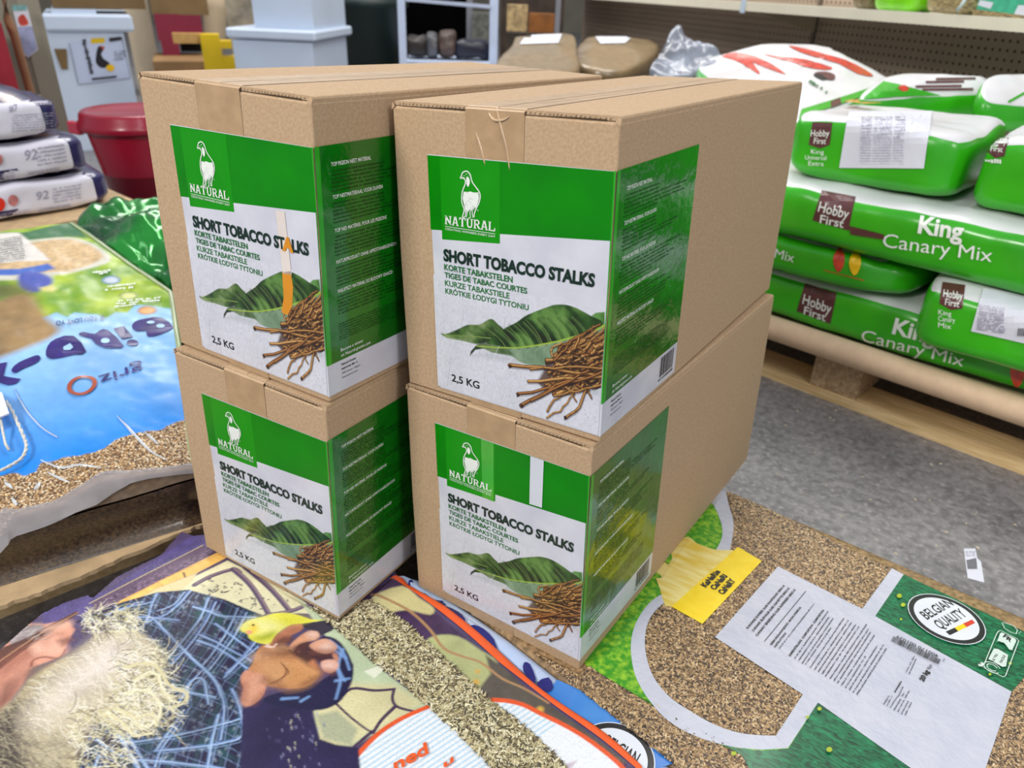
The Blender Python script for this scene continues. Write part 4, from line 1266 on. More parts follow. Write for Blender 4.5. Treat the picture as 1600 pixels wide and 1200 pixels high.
# loose grain window of this bag
winM = [K(*p) for p in [(130, 195), (250, 292), (390, 422), (500, 502), (640, 622), (780, 752), (900, 872), (930, 905), (1240, 905), (1100, 762), (900, 602), (800, 512), (660, 382), (540, 272), (440, 202), (360, 162), (300, 190)]]
winM = [pb(p) for p in winM]
cw = Art(); m_win = mat('seed_shadow', srgb(70, 62, 48), .8, .3, 200)
cw.poly(winM, m_win, raw=True)
cw.build('seed_window', mbag, top3(), cut=.02, base=.0024)
grains('oat_kernels', [winM], mbag, 21000, .0100, .0024, [(212, 202, 164), (186, 174, 132), (232, 224, 192), (140, 126, 92), (198, 184, 142), (96, 86, 66), (80, 74, 62)], 5, h0=.0026)
ta = Art(pb)
ta.text('ned', K(488, 905), K(634, 826), K(480, 856), m_orange, .03)
ta.text('u', K(700, 893), K(742, 862), K(697, 862), m_orange, .03)
ta.build('lettering', mbag, top3(), cut=.02, base=.0034, step=0, kind='stuff')

# ---------------- blue and white bag, only a strip of it shows
m_bwhite = mat('bag_sky_white', srgb(196, 212, 240), .38, 0, 6, srgb(176, 198, 238), bump=.15, bscale=90, coat=.2)
m_bblue = mat('bag_sky_blue', srgb(46, 120, 206), .38, 0, 10, srgb(84, 148, 222), bump=.15, bscale=90, coat=.2)
m_bink = mat('bag_letter_navy', srgb(22, 26, 112), .38, .06, 40, coat=.2)
ed = [K(1010, 305), K(1150, 420), K(1300, 535), K(1450, 650), K(1600, 758), K(1700, 830)]
bl_r = [pb(p) for p in [(560, 800), (640, 850), (735, 930), (800, 985)]] + [pb(p) for p in ed]
bl_l = [(q[0] - .004, q[1] - .050) for q in resamp(orw, 8)]
blue = [(-.36, .035)] + [(-.30, .075), (-.20, .06)] + bl_r[2:] + [(bl_r[-1][0] + .06, bl_r[-1][1] - .012), (orw[-1][0] + .16, orw[-1][1] - .075)] + bl_l[::-1]
bbag = empty('feed_bag', (0, -.04, 0), label='blue and white feed bag with navy lettering squeezed between two printed bags', cat='bag')
zb_ = lambda x, y: PZ(x, y) - .0012
# it lies a little lower so that its neighbours overlap it
blq = [(-.30, .075), (-.20, .06), *bl_r[2:], (bl_r[-1][0] + .05, bl_r[-1][1] - .012)]
blp = [(q[0], q[1]) for q in resamp(orw, 10)]
_b0, _b1 = np.array(pb((900, 1072.5))), np.array(pb((1061.9, 1199.4)))
_db = (_b1 - _b0) / np.linalg.norm(_b1 - _b0); _nb = np.array([_db[1], -_db[0]])
blq = [tuple(_b0 + _db * s_ + _nb * .0065) for s_ in (-.255, -.1, 0, .1, .2, .33)]
strip = [(q[0], q[1]) for q in blq] + [(blp[-1][0] + .08, blp[-1][1] - .012)] + [(q[0], q[1] + .005) for q in blp[::-1]]
bag_slab('bag_body', strip, m_bwhite, bbag, lip=.002, zt=zb_)
ba = Art(pb)
ba.poly([K(1130, 560), K(1190, 500), K(1350, 575), K(1600, 758), K(1720, 850), K(1560, 905), K(1420, 740), K(1270, 645)], m_bblue)
for P_ in ([(560, 62), (600, 90), (632, 118), (630, 150), (600, 140), (565, 110), (545, 80)], [(640, 175), (660, 140), (700, 138), (708, 165), (690, 182), (665, 185)],
           [(705, 215), (710, 175), (760, 190), (790, 240), (790, 275), (750, 250)], [(815, 280), (830, 268), (870, 285), (915, 330), (930, 390), (900, 375), (850, 335)],
           [(1042, 470), (1045, 432), (1070, 438), (1095, 500), (1085, 520)], [(1098, 522), (1150, 496), (1170, 540), (1140, 560)]):
    ba.poly([K(*p) for p in smooth_pts(P_, 2, True)], m_bink)
ba.build('lettering', bbag, lambda u, v, h: Vector((u, v, float(zb_(u, v)) + h)), cut=.02, base=.0006, kind='stuff')
# belgian quality disc, half hidden under the hem
def disc(art, c, e, mm, k=1.0, raw_r=None):
    c = np.array(pb(c)); r = raw_r or np.linalg.norm(np.array(pb(e)) - c)
    art.poly([tuple(c + r * k * np.array([math.cos(t), math.sin(t)])) for t in np.linspace(0, 2 * math.pi, 49)[:-1]], mm, raw=True)
    return r
m_wink = mat('print_white', srgb(222, 226, 236), .4, .03, 30, coat=.15)
m_kink = mat('print_black', srgb(34, 32, 36), .4, .1, 200, coat=.15)
m_yink = mat('print_yellow', srgb(238, 208, 30), .4, .05, 40, coat=.15)
m_rink = mat('print_red', srgb(206, 60, 40), .4, .05, 40, coat=.15)
qa = Art(pb)
r0 = disc(qa, (960, 1182), (905, 1153), m_wink, 1.03)
disc(qa, (960, 1182), (905, 1153), m_kink, 1.0, r0)
disc(qa, (960, 1182), (905, 1153), m_wink, .84, r0)
qa.text('BELGIAN', (941, 1164), (992, 1196), (951, 1148), m_kink, .02)
qa.build('round_badge', bbag, lambda u, v, h: Vector((u, v, float(zb_(u, v)) + h)), cut=.03, base=.0010, step=.0002, kind='stuff')

# ---------------- canary seed bag on the right
C5 = crop(900, 740, 2.2857); B6 = crop(1340, 900, 6); B7 = crop(1120, 870, 6)
cbag = empty('feed_bag', (.2, .2, 0), label='clear canary seed bag with yellow sign and white text panel by the aisle', cat='bag')
topE = [pb(p) for p in [(1130, 764), (1300, 836), (1360, 862), (1600, 965)]]
botE = [pb(C5(*p)) for p in [(0, 760), (370, 1050)]]
d_t = np.array(topE[-1]) - np.array(topE[0]); d_t /= np.linalg.norm(d_t)
d_b = np.array(botE[1]) - np.array(botE[0]); d_b /= np.linalg.norm(d_b)
cout = [tuple(np.array(topE[0]) - d_t * .28)] + topE + [tuple(np.array(topE[-1]) + d_t * .16)] + [tuple(np.array(botE[1]) + d_b * .45)] + [tuple(np.array(botE[1]) + d_b * .2), botE[1], botE[0], tuple(np.array(botE[0]) - d_b * .27)]
m_clearbag = mat('seed_bag_base', srgb(150, 122, 88), .45, .4, 160, bump=.2, bscale=200, coat=.2)
bag_slab('bag_body', cout, m_clearbag, cbag, lip=.004)
m_g1 = mat('grass_light', srgb(60, 150, 30), .42, 0, 130, srgb(150, 200, 50), bump=.1, bscale=200, coat=.15, detail=5, lo=.42, hi=.66)
m_g2 = mat('grass_dark', srgb(12, 70, 44), .42, 0, 70, srgb(26, 132, 84), bump=.1, bscale=200, coat=.15, detail=6, lo=.38, hi=.66, stretch=(1, 3.2, 1, (0, 0, .5)), dist=1.5)
m_panel = mat('bag_panel_white', srgb(200, 202, 216), .42, 0, 30, srgb(190, 194, 210), bump=.25, bscale=120, coat=.08, detail=8)
m_sign = mat('bag_sign_yellow', srgb(244, 210, 20), .42, 0, 60, srgb(250, 220, 50), coat=.1)
m_feather = mat('bag_bird_yellow', srgb(228, 196, 70), .42, 0, 22, srgb(240, 226, 150), coat=.1, stretch=(1, 4, 1, (0, 0, -.6)))
ca = Art(pb)
curve_o = [(345, 418), (290, 445), (250, 480), (215, 535), (198, 590), (196, 650), (212, 730), (258, 812), (330, 890), (430, 945), (550, 980), (660, 992), (755, 986), (862, 824)]
curve_i = [(808, 795), (712, 942), (600, 935), (500, 905), (400, 850), (330, 800), (275, 730), (250, 655), (246, 585), (262, 525), (300, 478), (352, 442)]
so, si = smooth_pts(curve_o[:-2], 4) + [tuple(p) for p in curve_o[-2:]], curve_i[:1] + smooth_pts(curve_i[1:], 4)
ca.poly([C5(*p) for p in [(40, 690), (120, 740), (200, 788), (300, 838), (400, 888), (500, 950), (590, 1010), (640, 1100), (1500, 1500), (1600, 1240), (1240, 1090), (862, 824), (755, 984)] + smooth_pts(curve_o[:-2], 3)[::-1] + [(330, 400), (300, 330), (385, 226), (300, 100), (100, 200), (-60, 560)]], m_g1)
ca.poly([C5(*p) for p in [(862, 824), (1240, 1090), (1620, 1380), (1500, 1600), (900, 1300), (640, 1100), (590, 1010), (480, 945), (560, 984), (660, 996), (757, 988)]], m_g2)
ca.poly([C5(*p) for p in so + si], m_panel)
ca.poly([C5(*p) for p in [(485, 105), (440, 40), (200, 200), (330, 330), (385, 226), (430, 254), (500, 282), (522, 245), (522, 200), (508, 155)]], m_g1)
ub_l = smooth_pts([(455, 40), (485, 105), (508, 155), (521, 200), (518, 240), (495, 285)], 4); ub_r = smooth_pts([(548, 285), (560, 215), (560, 170), (545, 120), (530, 58), (505, 40)], 4)
ca.poly([C5(*p) for p in ub_l + ub_r], m_panel)
ca.poly([C5(*p) for p in smooth_pts([(385, 226), (430, 254), (500, 278), (570, 282), (520, 330), (342, 482), (300, 420), (282, 360), (284, 330), (310, 290)], 3, True)], m_feather)
ca.poly([C5(*p) for p in [(577, 267), (662, 318), (450, 543), (340, 481)]], m_sign)
ca.poly([C5(*p) for p in [(495, 590), (720, 337), (1020, 489), (1126, 344), (1168, 366), (1066, 515), (1552, 785), (1462, 1051), (1330, 1400), (1240, 1092), (862, 824), (755, 986), (712, 942), (808, 795)]], m_panel)
ca.poly([C5(*p) for p in [(1168, 366), (1600, 571), (1700, 615), (1552, 785), (1066, 515)]], m_g2)
ca.build('printed_panel', cbag, top3(), cut=.03, base=.0026, step=.00006)
cl = Art(pb)
for t, a_, b_, u_ in (('KaNaRie', (462, 414), (515, 357), (443, 405)), ('CaNaRi', (494, 424), (540, 373), (476, 414)), ('CaNaRY', (524, 440), (569, 389), (504, 430))):
    cl.text(t, C5(*a_), C5(*b_), C5(*u_), m_kink, .05)
for t, a_, b_, u_ in (('KANARIE KWEEK 0,6% RAAPZAAD BIRD-X', (286, 697), (637, 288), (268, 686)), ('CANARI ELEVAGE 0,6% NAVETTE BIRD-X', (338, 722), (682, 313), (320, 710)), ('CANARY BREEDING 0,6% RAPESEED BIRD-X', (374, 766), (738, 326), (355, 755)),
                      ('GEBRUIKSAANWIJZING  MODE D’EMPLOI', (506, 852), (786, 496), (490, 842)), ('INSTRUCTIONS', (543, 872), (648, 737), (528, 862)), ('SAMENSTELLING  COMPOSITION  COMPOSITION', (682, 956), (1002, 522), (664, 946))):
    cl.text(t, B7(*a_), B7(*b_), B7(*u_), m_kink, .035)
cl.line([B7(442, 812), B7(828, 342)], .0007, m_kink)
rk = random.Random(6)
m_gink = mat('print_grey_text', srgb(74, 74, 84), .4, .1, 200)
cl.blobs(B7(580, 890), B7(915, 458), B7(568, 882), m_gink, rk, .8)
k = 0
for (x0, y0, x1, y1) in ((725, 985, 1040, 538), (765, 1000, 1050, 590), (800, 1025, 1090, 600), (830, 1035, 1070, 690), (875, 1065, 1190, 600), (915, 1085, 1230, 620), (950, 1105, 1260, 640), (985, 1125, 1300, 660), (1015, 1150, 1330, 680),
                         (1060, 1170, 1400, 660), (1095, 1190, 1420, 700), (1130, 1210, 1440, 730), (1165, 1235, 1475, 760), (1205, 1255, 1390, 960), (1240, 1275, 1500, 860), (1275, 1300, 1560, 850), (1310, 1320, 1590, 880)):
    cl.blobs(B7(x0, y0), B7(x1, y1), B7(x0 - 13, y0 - 9), m_gink, rk, .86)
for (x0, y0, x1, y1) in ((478, 945, 545, 800), (448, 930, 528, 775)):
    cl.blobs(B6(x0, y0), B6(x1, y1), B6(x0 - 12, y0 - 5), m_gink, rk, .9)
cl.blobs(B6(345, 1118), B6(408, 1012), B6(330, 1108), m_kink, rk, .95)
for i, (x0, y0, x1, y1) in enumerate(((375, 1160, 420, 1065), (410, 1155, 432, 1120), (440, 1170, 480, 1100), (300, 1260, 365, 1160), (270, 1245, 320, 1150), (335, 1285, 400, 1180), (372, 1300, 430, 1190), (405, 1320, 470, 1200), (240, 1230, 290, 1150), (440, 1330, 500, 1210))):
    cl.blobs(B6(x0, y0), B6(x1, y1), B6(x0 - 12, y0 - 6), m_gink, rk, .9)
cl.text('20 kg', B6(606, 1016), B6(662, 918), B6(566, 992), m_kink, .05)
cl.text('Net', B6(668, 908), B6(692, 862), B6(636, 886), m_kink, 0)
cl.text('5', B6(812, 806), B6(800, 796), B6(796, 828), m_gink, 0)
cl.text('400170 001039', B6(752, 766), B6(362, 578), B6(742, 792), m_gink, .01)
a0, a1 = np.array([328, 588]), np.array([766, 812])
t = 0
while t < 1:
    wd = rk.choice([.006, .010, .016])
    p, q = a0 + (a1 - a0) * t, a0 + (a1 - a0) * min(1, t + wd)
    dv = np.array([-24, 46])
    cl.poly([B6(*p), B6(*q), B6(*(q + dv)), B6(*(p + dv))], m_kink)
    t += wd + rk.choice([.007, .010, .014])
cc = B6(817, 424)
rr_ = disc(cl, cc, B6(470, 290), m_wink, 1.025)
disc(cl, cc, None, m_kink, 1.0, rr_); disc(cl, cc, None, m_wink, .86, rr_)
cl.text('BELGIAN', B6(640, 440), B6(893, 300), B6(562, 372), m_kink, .02)
cl.text('QUALITY', B6(768, 532), B6(1016, 402), B6(688, 458), m_kink, .02)
cl.poly([B6(*p) for p in ((812, 552), (896, 514), (930, 548), (850, 586))], m_kink)
cl.poly([B6(*p) for p in ((896, 514), (976, 476), (1008, 510), (930, 548))], m_yink)
cl.poly([B6(*p) for p in ((976, 476), (1058, 438), (1088, 470), (1008, 510))], m_rink)
m_yg = mat('print_dandelion', srgb(170, 190, 40), .4, .1, 60)
for x, y, r in ((380, 215, 24), (414, 300, 22), (395, 435, 12), (1415, 850, 16), (1225, 952, 14)):
    cl.poly([B6(x + r * math.cos(t), y + r * .85 * math.sin(t)) for t in np.linspace(0, 6.28, 11)[:-1]], m_yg)
for x, y, r in ((560, 1012, 9), (900, 998, 11), (865, 852, 8), (822, 882, 6)):
    cl.poly([C5(x + r * math.cos(t), y + r * .85 * math.sin(t)) for t in np.linspace(0, 6.28, 11)[:-1]], m_yg)
m_wline = mat('print_pale_line', srgb(206, 222, 214), .4, .03, 30)
fr = [(1310, 545), (1330, 545), (1480, 620), (1494, 640), (1370, 968), (1345, 978), (1185, 900), (1150, 880), (1170, 860), (1290, 570), (1310, 545)]
cl.line([B6(*p) for p in fr], .0009, m_wline)
cl.poly([B6(*p) for p in [(1322, 566), (1340, 562), (1460, 618), (1472, 640), (1432, 728), (1405, 720), (1360, 660), (1300, 640), (1290, 650)]], m_wline)
cl.poly([B6(*p) for p in [(1210, 810), (1262, 712), (1300, 716), (1395, 772), (1375, 880), (1340, 884)]], m_wline)
cl.text('FR', B6(1345, 600), B6(1420, 655), B6(1365, 575), m_kink, .05)
cl.text('LE TRI', B6(1260, 835), B6(1300, 770), B6(1238, 828), m_kink, .03)
cl.text('FACILE', B6(1335, 850), B6(1372, 780), B6(1312, 840), m_kink, .03)
for k_ in (1.0, .62):
    c_ = np.array(pb(B6(1245, 890))); rA = .0085 * k_
    cl.line([tuple(c_ + rA * np.array([math.cos(t), math.sin(t)])) for t in np.linspace(.4, 5.6, 20)], .0011, m_wline, raw=True)
cl.poly([B6(*p) for p in [(1112, 862), (1135, 838), (1160, 845), (1170, 866), (1150, 882), (1122, 878)]], m_wline)
cl.text('9', B6(1128, 868), B6(1146, 850), B6(1118, 856), m_kink, .03)
cl.line([B6(*p) for p in [(1340, 470), (1360, 520), (1420, 560), (1470, 575), (1482, 540), (1450, 500), (1350, 466)]], .0010, m_wline)
cl.text('21', B6(1495, 578), B6(1518, 560), B6(1490, 566), m_wline, 0)
cl.build('lettering', cbag, top3(), cut=.03, base=.0036, step=.00002, kind='stuff')
# kernels in the clear windows
w1 = [C5(*p) for p in [(530, 58), (545, 120), (560, 170), (560, 215), (548, 285), (345, 440), (300, 478), (262, 525), (246, 585), (250, 655), (275, 730), (330, 800), (400, 850), (500, 905), (600, 935), (712, 942), (808, 795), (495, 590), (720, 337), (1020, 489), (1126, 344), (1000, 285), (760, 165), (640, 108)]]
w1 = [pb(p) for p in w1]
w1[0] = (w1[0][0] + .006, w1[0][1] - .004)
w2 = [pb(C5(*p)) for p in [(-150, 640), (-40, 650), (45, 692), (120, 742), (200, 790), (300, 840), (400, 890), (500, 952), (590, 1012), (640, 1100), (560, 1190), (370, 1048), (0, 757), (-110, 665)]]
w3 = [pb(C5(*p)) for p in [(1620, 590), (1700, 625), (1640, 1500), (1335, 1400), (1462, 1051), (1552, 785)]]
pal = [(196, 166, 124), (170, 138, 98), (210, 184, 146), (128, 102, 76), (84, 68, 56), (184, 152, 110), (150, 122, 88), (70, 60, 56), (100, 80, 62)]
grains('canary_seed', [w1], cbag, 66000, .0068, .0024, pal, 7, h0=.0008, holes=[[pb(C5(*p)) for p in [(577, 267), (662, 318), (450, 543), (340, 481)]]])
grains('canary_seed', [w2], cbag, 26000, .0075, .0030, pal, 8, h0=.0008)
grains('canary_seed', [w3], cbag, 26000, .0070, .0026, pal, 9, h0=.0008)
# ------------------------------------------------------------------ general soft bags
def superbag(name, parent, half, M, zones, mats, p=5.0, n=(26, 16, 8), wr=.006, ws=7.0, seed=0, sag=0.0, pz=None):
    """rounded sack: a cube grid pulled onto a superellipsoid, wrinkled; zones(cube point, face axis) -> material index"""
    vs, fs, mi = [], [], []
    off = Vector((seed * 3.1, seed * 1.7, seed))
    import mathutils.noise as mn
    grid = {}
    def vert(c):
        k = (round(c[0], 4), round(c[1], 4), round(c[2], 4))
        if k in grid:
            return grid[k]
        q = np.array(c)
        r = (abs(q[0]) ** p + abs(q[1]) ** p + abs(q[2]) ** (pz or p)) ** (1 / p)
        q = q / r * 1.0 * (1 / (2 ** (1 / p)) * 1.12 if False else 1.0)
        l = Vector((q[0] * half[0], q[1] * half[1], q[2] * half[2]))
        d = mn.noise(Vector(l) * ws + off) * wr + mn.noise(Vector(l) * ws * 3 + off) * wr * .4
        e = max(0, abs(q[0]) - .6) / .4
        l.z += d * (1 + e) - sag * (q[0] ** 2)
        l.y += d * .8 * np.sign(q[1])
        grid[k] = len(vs)
        vs.append(tuple(M @ l))
        return grid[k]
    for ax in range(3):
        a, b = [(1, 2), (0, 2), (0, 1)][ax]
        na, nb_ = n[a], n[b]
        for sg in (-1, 1):
            for i in range(na):
                for j in range(nb_):
                    cs = []
                    for (di, dj) in ((0, 0), (1, 0), (1, 1), (0, 1)):
                        c = [0, 0, 0]
                        c[ax] = sg; c[a] = -1 + 2 * (i + di) / na; c[b] = -1 + 2 * (j + dj) / nb_
                        cs.append(vert(c))
                    cc = [0, 0, 0]; cc[ax] = sg; cc[a] = -1 + 2 * (i + .5) / na; cc[b] = -1 + 2 * (j + .5) / nb_
                    fs.append(tuple(cs if (sg > 0) ^ (ax == 1) else cs[::-1]))
                    mi.append(zones(cc, ax * sg if ax else (0.5 * sg)))
    return part(name, vs, fs, mats, parent, mi, True)

def sack(name, parent, pts, thick, mats, dome=.02, wr=.004, ws=10, seed=0, rings=10, bulge=.012, floor_z=None, zone=None, nseg=48):
    """bag given by the outline of its top (3D points); domed top, bulging sides"""
    import mathutils.noise as mn
    P = smooth_pts([tuple(p) for p in pts], max(2, nseg // len(pts)), True)
    P = np.array(P); n = len(P); c = P.mean(0)
    off = Vector((seed * 2.3, seed, seed * .7))
    vs, fs, mi = [], [], []
    def W(q, k=1.0):
        d = mn.noise(Vector(q) * ws + off) * wr * k + mn.noise(Vector(q) * ws * 2.7 + off) * wr * .45 * k
        return (q[0], q[1], q[2] + d)
    vs.append(W(c + np.array([0, 0, dome])))
    for j in range(1, rings + 1):
        t = j / rings
        for i in range(n):
            q = c + (P[i] - c) * t
            q = q + np.array([0, 0, dome * (1 - t ** 2.2)])
            vs.append(W(q))
    for i in range(n):
        fs.append((0, 1 + i, 1 + (i + 1) % n)); mi.append(0)
    for j in range(rings - 1):
        for i in range(n):
            a = 1 + j * n; b = a + n
            fs.append((a + i, b + i, b + (i + 1) % n, a + (i + 1) % n)); mi.append(0)
    last = 1 + (rings - 1) * n
    for k, (o, h) in enumerate(((bulge, .18), (bulge * 1.3, .5), (bulge, .82), (-bulge, 1.0))):
        s = len(vs)
        for i in range(n):
            d = P[i] - c; d[2] = 0; d = d / max(np.linalg.norm(d), 1e-6)
            q = P[i] + d * o
            z = q[2] - thick * h if floor_z is None else q[2] + (floor_z - q[2]) * h
            v = W((q[0], q[1], z), .7 if k < 3 else 0)
            vs.append((v[0] + d[0] * (v[2] - z), v[1] + d[1] * (v[2] - z), z))
        for i in range(n):
            fs.append((last + i, s + i, s + (i + 1) % n, last + (i + 1) % n)); mi.append(1 if len(mats) > 1 else 0)
        last = s
    fs.append(tuple(last + i for i in range(n))[::-1]); mi.append(1 if len(mats) > 1 else 0)
    o = part(name, vs, fs, mats, parent, mi, True)
    return o

m_board = mat('raw_cardboard_sheet', srgb(196, 168, 130), .85, .1, 40, bump=.1, bscale=60)
m_wood = mat('pallet_pine', srgb(236, 208, 158), .75, 0, 14, srgb(212, 180, 126), bump=.25, bscale=60, detail=6, stretch=(1, 9, 9))
m_wood2 = mat('pallet_block_chipboard', srgb(196, 168, 130), .9, 0, 120, srgb(156, 128, 96), bump=.5, bscale=160, detail=6)
m_black = mat('shadow_black_plastic', srgb(30, 28, 28), .6, .2, 20)

# ------------------------------------------------------------------ pallet and cardboard sheet under the wild bird seed bag
ed = [(-160, 1005), (0, 948), (84, 918), (190, 872), (290, 830), (345, 806)]
E3 = [on_z(u, v, .080) for u, v in ed]
dirv = E3[-1] - E3[0]; dirv /= np.linalg.norm(dirv)
perp = np.array([-dirv[1], dirv[0], 0])      # away from the portrait bag
lp = empty('wooden_pallet', tuple(E3[0] * [1, 1, 0] + perp * .1), label='low wooden pallet under the cardboard sheet, left of the portrait bag', cat='pallet')
def lbox(name, s0, s1, t0, t1, z0, z1, m, par):
    """box in the frame of the pallet edge: s along it, t away from it"""
    o = E3[0] * [1, 1, 0]
    c = [o + dirv * s + perp * t for s, t in ((s0, t0), (s1, t0), (s1, t1), (s0, t1))]
    vs = [(q[0], q[1], z) for z in (z0, z1) for q in c]
    return part(name, vs, [(3, 2, 1, 0), (4, 5, 6, 7), (0, 1, 5, 4), (1, 2, 6, 5), (2, 3, 7, 6), (3, 0, 4, 7)], m, par)
Ls = np.linalg.norm((E3[-1] - E3[0])) + .75
for k in range(5):
    lbox('deck_board', -.3, Ls, .06 + k * .17, .16 + k * .17, .057, .0745, m_wood, lp)
for k in range(3):
    for j in range(3):
        lbox('block', -.2 + j * (Ls + .2) / 2 - .02, -.1 + j * (Ls + .2) / 2, .07 + k * .32, .17 + k * .32, .018, .057, m_wood2, lp)
    lbox('bottom_board', -.3, Ls, .07 + k * .32, .17 + k * .32, 0, .018, m_wood, lp)
rr = random.Random(9)
front = []
for a_, b_ in zip(E3[:-1], E3[1:]):
    for k in range(8):
        q = a_ + (b_ - a_) * k / 8
        front.append(q - perp * (rr.uniform(-.002, .003)))
q = E3[-1] + dirv * .62
front += [E3[-1], q]
back = [q + perp * .80, E3[0] + perp * .80]
O2 = [(p[0], p[1]) for p in front + back]
b = MB()
tr = tessellate_polygon([[Vector((x, y, 0)) for x, y in O2]])
n = len(O2)
zt_, zb2 = .0815, .0750
vs = [(x, y, zt_) for x, y in O2] + [(x, y, zb2) for x, y in O2]
fs = [tuple(t) for t in tr] + [tuple(n + i for i in t[::-1]) for t in tr] + [(i, n + i, n + (i + 1) % n, (i + 1) % n) for i in range(n)]
sheet = part('cardboard_sheet', vs, fs, m_board, None)
tag(sheet, 'torn cardboard sheet lying under the blue and green wild bird seed bag', 'cardboard')

# ------------------------------------------------------------------ the wild bird seed bag
A3, B3, C3 = on_z(311, 748, .165), on_z(0, 838, .165), on_z(112, 349, .33)
BN = np.cross(A3 - B3, C3 - B3); BN /= np.linalg.norm(BN)
if BN[2] < 0: BN = -BN
e1 = (A3 - B3) / np.linalg.norm(A3 - B3); e2 = np.cross(BN, e1)
def bc(p):
    q = on_plane(p[0], p[1], B3, BN) - B3
    return (q @ e1, q @ e2)
def b3(X, Y, h=0.0):
    X = np.asarray(X, float); Y = np.asarray(Y, float)
    w_ = h + .004 * (fbm(X, Y, 9, 3, 2) - .5) * 2 + .0016 * (fbm(X, Y, 34, 6, 2) - .5) * 2
    return B3 + X[..., None] * e1 + Y[..., None] * e2 + w_[..., None] * BN
r0_, r1_ = np.array(bc((112, 349))), np.array(bc((268, 458)))
nr0, nr1 = np.array(bc((0, 838))), np.array(bc((311, 748)))
def isect(a, b_, c_, d):
    A_ = np.array([b_ - a, -(d - c_)]).T
    t = np.linalg.solve(A_, c_ - a)
    return a + (b_ - a) * t[0]
cr = isect(r0_, r1_, nr0, nr1)
far = np.array(bc((0, 362)))
fd = far - r0_; fd /= np.linalg.norm(fd)
near_dir = nr0 - nr1; near_dir /= np.linalg.norm(near_dir)
wid = .46
cr = np.array(bc((311, 748)))
bo = [tuple(cr), bc((299, 700)), bc((283, 560)), tuple(r1_), tuple(r0_), tuple(r0_ + fd * wid), tuple(cr + near_dir * (wid + .1))]
birdbag = empty('seed_bag', tuple(B3 * [1, 1, 0] + [0, 0, .08]), label='large clear wild bird seed bag with blue and green print at the left edge', cat='bag')
BO = np.array(bo)
cb_ = Canvas(BO[:, 0].min() - .01, BO[:, 1].min() - .01, BO[:, 0].max() + .01, BO[:, 1].max() + .01, .0030, (120, 170, 220), conv=bc)
X, Y = cb_.X, cb_.Y
ycut = bc((150, 700))[1]; ytop = bc((150, 520))[1]
t = np.clip((Y - ycut) / (ytop - ycut), 0, 1)[..., None]
cb_.C[:] = np.array(srgb((14, 132, 228))) * (1 - t) + np.array(srgb((150, 196, 238))) * t
cb_.C *= (.86 + .28 * fbm(X, Y, 12, 3))[..., None]
Q3 = crop(0, 340, 5.333); Q4 = crop(0, 520, 5); Q5 = crop(0, 720, 4.706)
cb_.poly([Q3(*p) for p in [(-2400, 900), (0, 880), (180, 870), (400, 830), (470, 800), (560, 835), (620, 790), (720, 800), (800, 800), (880, 830), (960, 780), (1060, 780), (1120, 720), (1300, 740), (1440, 770), (1600, 800), (1700, 500), (900, 200), (600, 20), (-2400, 60)]],
         lambda X, Y: (lambda t: np.array(srgb((84, 142, 28))) * (1 - t) + np.array(srgb((176, 200, 50))) * t)(np.clip(fbm(X, Y, 20, 8) * 2 - .5, 0, 1)[..., None]), 2)
cb_.poly([Q3(*p) for p in [(-2400, 100), (200, 130), (600, 40), (740, 180), (560, 165), (240, 190), (-2400, 160)]], (58, 112, 72), 2)
ov = smooth_pts([(-300, 230), (0, 190), (240, 190), (420, 175), (560, 168), (680, 190), (790, 235), (880, 290), (925, 350), (880, 390), (760, 425), (600, 465), (430, 495), (200, 520), (-2400, 560)], 3)
cb_.poly([Q3(*p) for p in ov], (206, 204, 190), 2)
ov2 = smooth_pts([(-300, 250), (260, 210), (420, 192), (560, 188), (670, 210), (770, 250), (840, 300), (860, 340), (790, 380), (680, 420), (560, 445), (400, 460), (-2400, 500)], 3)
cb_.poly([Q3(*p) for p in ov2], lambda X, Y: np.array(srgb((206, 176, 132))) * (.7 + .6 * fbm(X, Y, 160, 8))[..., None], 2)
cb_.poly([Q3(*p) for p in [(-2400, 170), (160, 130), (420, 360), (-2400, 470)]], (222, 218, 212), 2)
cb_.poly([Q3(*p) for p in [(-2400, 480), (170, 430), (400, 385), (460, 425), (370, 450), (200, 480), (-2400, 530)]], (66, 104, 190), 2)
cb_.poly([Q3(*p) for p in smooth_pts([(150, 500), (200, 460), (300, 450), (380, 480), (440, 520), (430, 575), (360, 620), (260, 640), (170, 590)], 3, True)], (72, 88, 176), 3)
cb_.poly([Q3(*p) for p in [(330, 600), (440, 570), (478, 610), (440, 635), (360, 630)]], (206, 200, 120), 3)
cb_.poly([Q3(*p) for p in [(-2400, 560), (140, 545), (300, 640), (300, 700), (160, 690), (-2400, 740)]], (92, 84, 40), 10, .8)
cb_.poly([Q3(*p) for p in smooth_pts([(-300, 760), (0, 700), (120, 660), (260, 670), (340, 760), (400, 850), (500, 930), (440, 1000), (300, 1060), (0, 1173), (-300, 1250)], 3, True)], lambda X, Y: np.array(srgb((150, 122, 82))) * (.6 + .8 * fbm(X, Y, 30, 8))[..., None], 6)
for x, y, c_, ci in ((925, 520, (90, 130, 170), (196, 206, 224)), (1070, 645, (120, 140, 60), (214, 220, 140)), (1225, 770, (180, 120, 70), (236, 180, 120))):
    cb_.poly([Q3(x + 80 * math.cos(a), y + 33 * math.sin(a)) for a in np.linspace(0, 6.28, 17)[:-1]], c_, 2)
    cb_.poly([Q3(x + 62 * math.cos(a), y + 24 * math.sin(a)) for a in np.linspace(0, 6.28, 17)[:-1]], ci, 2)
